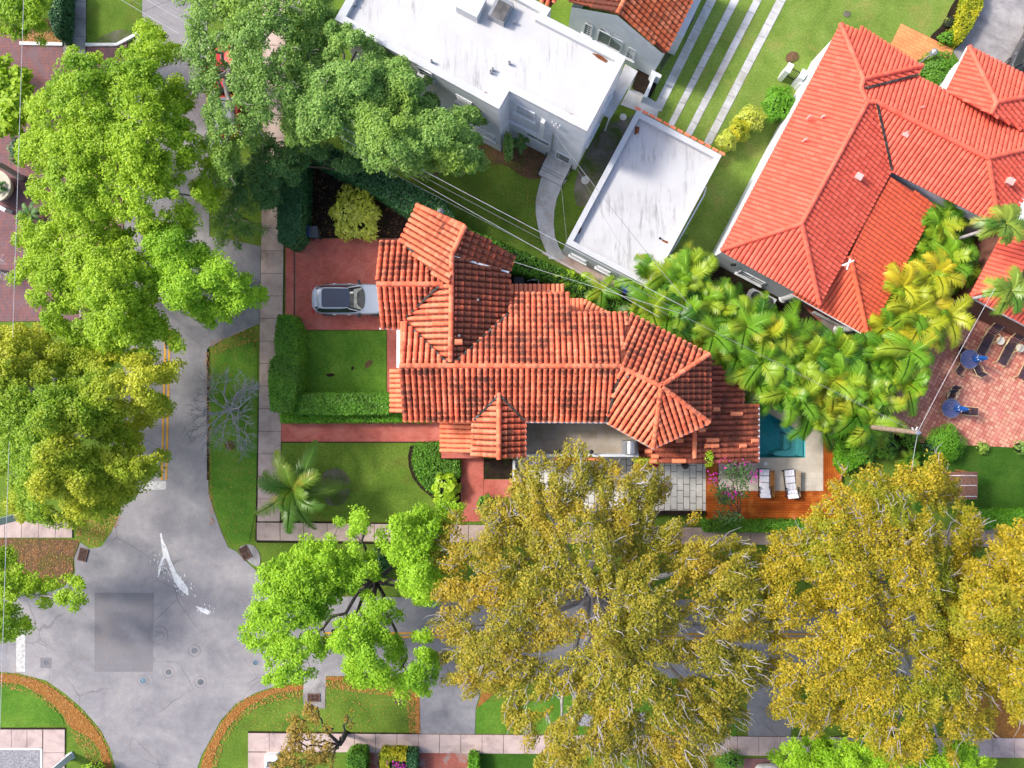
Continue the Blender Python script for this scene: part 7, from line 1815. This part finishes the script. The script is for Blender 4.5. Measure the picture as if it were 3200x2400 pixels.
# hot tub like wooden barrel roof
root = thing("timber_pergola", "curved brown timber slatted cover with pale straps beside the dark lawn", "shelter", W(3000, 1520, 0))
m = MB(); 
for i in range(22):
    t_ = i / 21; x = 2968 + 84 * t_; zz = 1.9 + .45 * math.sin(math.pi * min(1, .15 + .7 * t_)); a = Vector(W(x, 1474, zz)); b = Vector(W(x, 1560, zz)); m.bar(a, b, .075, .05)
m.build("slats", layered("brown_timber", [(.3, (.17, .08, .06)), (.7, (.28, .15, .11))], 5, fine=30), root)
m = MB()
for yy in (1486, 1517, 1551):
    pts_ = [tuple(Vector(W(2968 + 84 * t_, yy, 1.94 + .45 * math.sin(math.pi * min(1, .15 + .7 * t_))))) for t_ in np.linspace(0, 1, 9)]; m.tube(pts_, .025, 4)
m.build("straps", plain("pale_strap", (.7, .7, .72), .5), root)
for x, y in ((2972, 1480), (3048, 1480), (2972, 1556), (3048, 1556)): c = W(x, y, 1.9); m = MB(); m.bar((c[0], c[1], 0), (c[0], c[1], 2.0), .1); m.build("post", M_TEAK, root)

# boundary walls and fence
def low_wall(label, pts_, w, h, mat, name="garden_wall", z0=0):
    m = MB()
    for (a, b) in zip(pts_[:-1], pts_[1:]):
        A, B = Vector(W(*a, h)[:2]), Vector(W(*b, h)[:2]); t_ = (B - A).normalized(); s_ = Vector((-t_.y, t_.x)) * w / 2; m.prism([tuple(A + s_), tuple(A - s_), tuple(B - s_), tuple(B + s_)], z0, h)
    return tag(m.build(name, mat), label, "wall")
low_wall("low white wall at the left side of the pale paved patio", [(1606, 1440), (1606, 1505)], .16, 1.0, M_TRIM)
low_wall("white wall stub below the patio under the olive leaves", [(1607, 1590), (1607, 1645)], .2, 1.0, M_TRIM)
low_wall("low dark edge wall below the pale paved patio", [(1612, 1604), (2200, 1604)], .25, .5, M_SOIL)
low_wall("pale kerb wall beside the brick strip under the lower salmon roof", [(2545, 975), (2690, 1052)], .15, .4, M_CONC)
low_wall("thin pale wall behind the hedge at the right edge", [(3060, 1658), (3380, 1658)], .12, .5, plain("pale_yellow_kerb", (.6, .55, .35), .8))
low_wall("brown garden wall below the outbuilding eave", [(3040, 950), (3300, 1075)], .3, 1.0, plain("brown_wall", (.16, .09, .05), .8))

# utility pole and cables
M_WIRE = plain("cable", (.22, .23, .25), .5); M_WIREL = plain("pale_cable", (.55, .56, .6), .4)
ptop = W(2868, 1352, 8.4)
root = thing("utility_pole", "wooden utility pole rising from the areca thicket beside the terracotta patio", "utility pole", (ptop[0], ptop[1], 0))
m = MB(); m.tube([(ptop[0], ptop[1], 0), (ptop[0], ptop[1], 8.4)], [.17, .12], 12); m.build("pole", layered("pole_wood", [(.3, (.26, .19, .14)), (.7, (.42, .33, .26))], 4), root)
m = MB(); m.lathe((ptop[0], ptop[1], 8.4), [(.14, 0), (.12, .04), (.02, .07)], 12); m.build("cap", M_STEEL, root)
m = MB()
for a in (0, 1.2, 2.2): m.bar((ptop[0], ptop[1], 8.1), (ptop[0] + .3 * math.cos(a), ptop[1] + .3 * math.sin(a) , 8.2), .05)
m.build("insulator", M_TRIM, root)
def cable(label, a, b, sag=.35, r=.016, mat=M_WIRE, n=14, group="overhead cables"):
    r *= .62; A, B = np.array(W(*a)), np.array(W(*b)); t_ = np.linspace(0, 1, n)[:, None]; p = A + (B - A) * t_; p[:, 2] -= sag * 4 * (t_[:, 0] * (1 - t_[:, 0]))
    m = MB(); m.tube([tuple(q) for q in p], r, 5, False); return tag(m.build("overhead_cable", mat), label, "cable", group)
cable("single cable running down the left side of the picture", (76, -60, 8.5), (-6, 2460, 8.5), .0, .02, M_WIREL)
cable("topmost of the long diagonal cables from the oak to the areca thicket", (1060, 393, 7.8), (2150, 965, 7.8), .2, .018, M_WIREL)
cable("second of the long diagonal cables above the lawn and garage corner", (1060, 412, 7.5), (2130, 975, 7.5), .2, .014, M_WIRE)
cable("third of the long diagonal cables", (1060, 425, 7.3), (2060, 990, 6.8), .2, .016, M_WIREL)
cable("lowest of the long diagonal cables over the back hedge", (1090, 470, 7.0), (2090, 985, 6.6), .2, .014, M_WIRE)
cable("cable from the house's north corner along the back roof to the areca thicket", (1606, 818, 5.8), (2130, 980, 7.0), .1, .014, M_WIREL)
cable("service drop from the white house wall over the garage roof", (1733, 418, 5.6), (2160, 960, 6.6), .25, .022, M_WIRE)
cable("thin second service line crossing the garage roof", (1733, 400, 5.6), (1960, 800, 5.0), .2, .012, M_WIRE)
cable("thin cable hanging down the white house to the curved walkway", (1742, 440, 4.5), (1772, 760, 4.0), .2, .012, M_WIRE)
cable("cable running through the areca thicket to the utility pole", (2130, 985, 7.2), (2864, 1350, 8.3), .1, .018, M_WIRE)
cable("cable from the utility pole across the patio toward the outbuilding", (2868, 1350, 8.3), (3110, 900, 7.4), .1, .016, M_WIREL)
cable("cable from the utility pole down toward the golden tree", (2868, 1354, 8.3), (2840, 1560, 8.0), .1, .016, M_WIREL)
for k, (x0, x1) in enumerate(((360, 560), (395, 570), (440, 600), (470, 620))):
    cable(["leftmost", "second", "third", "rightmost"][k] + " of the four short cables crossing the road at the top edge", (x0, -12, 8.5), (x1, 105 - k * 12, 8.2), .05, .016, M_WIRE if k % 2 else M_WIREL)
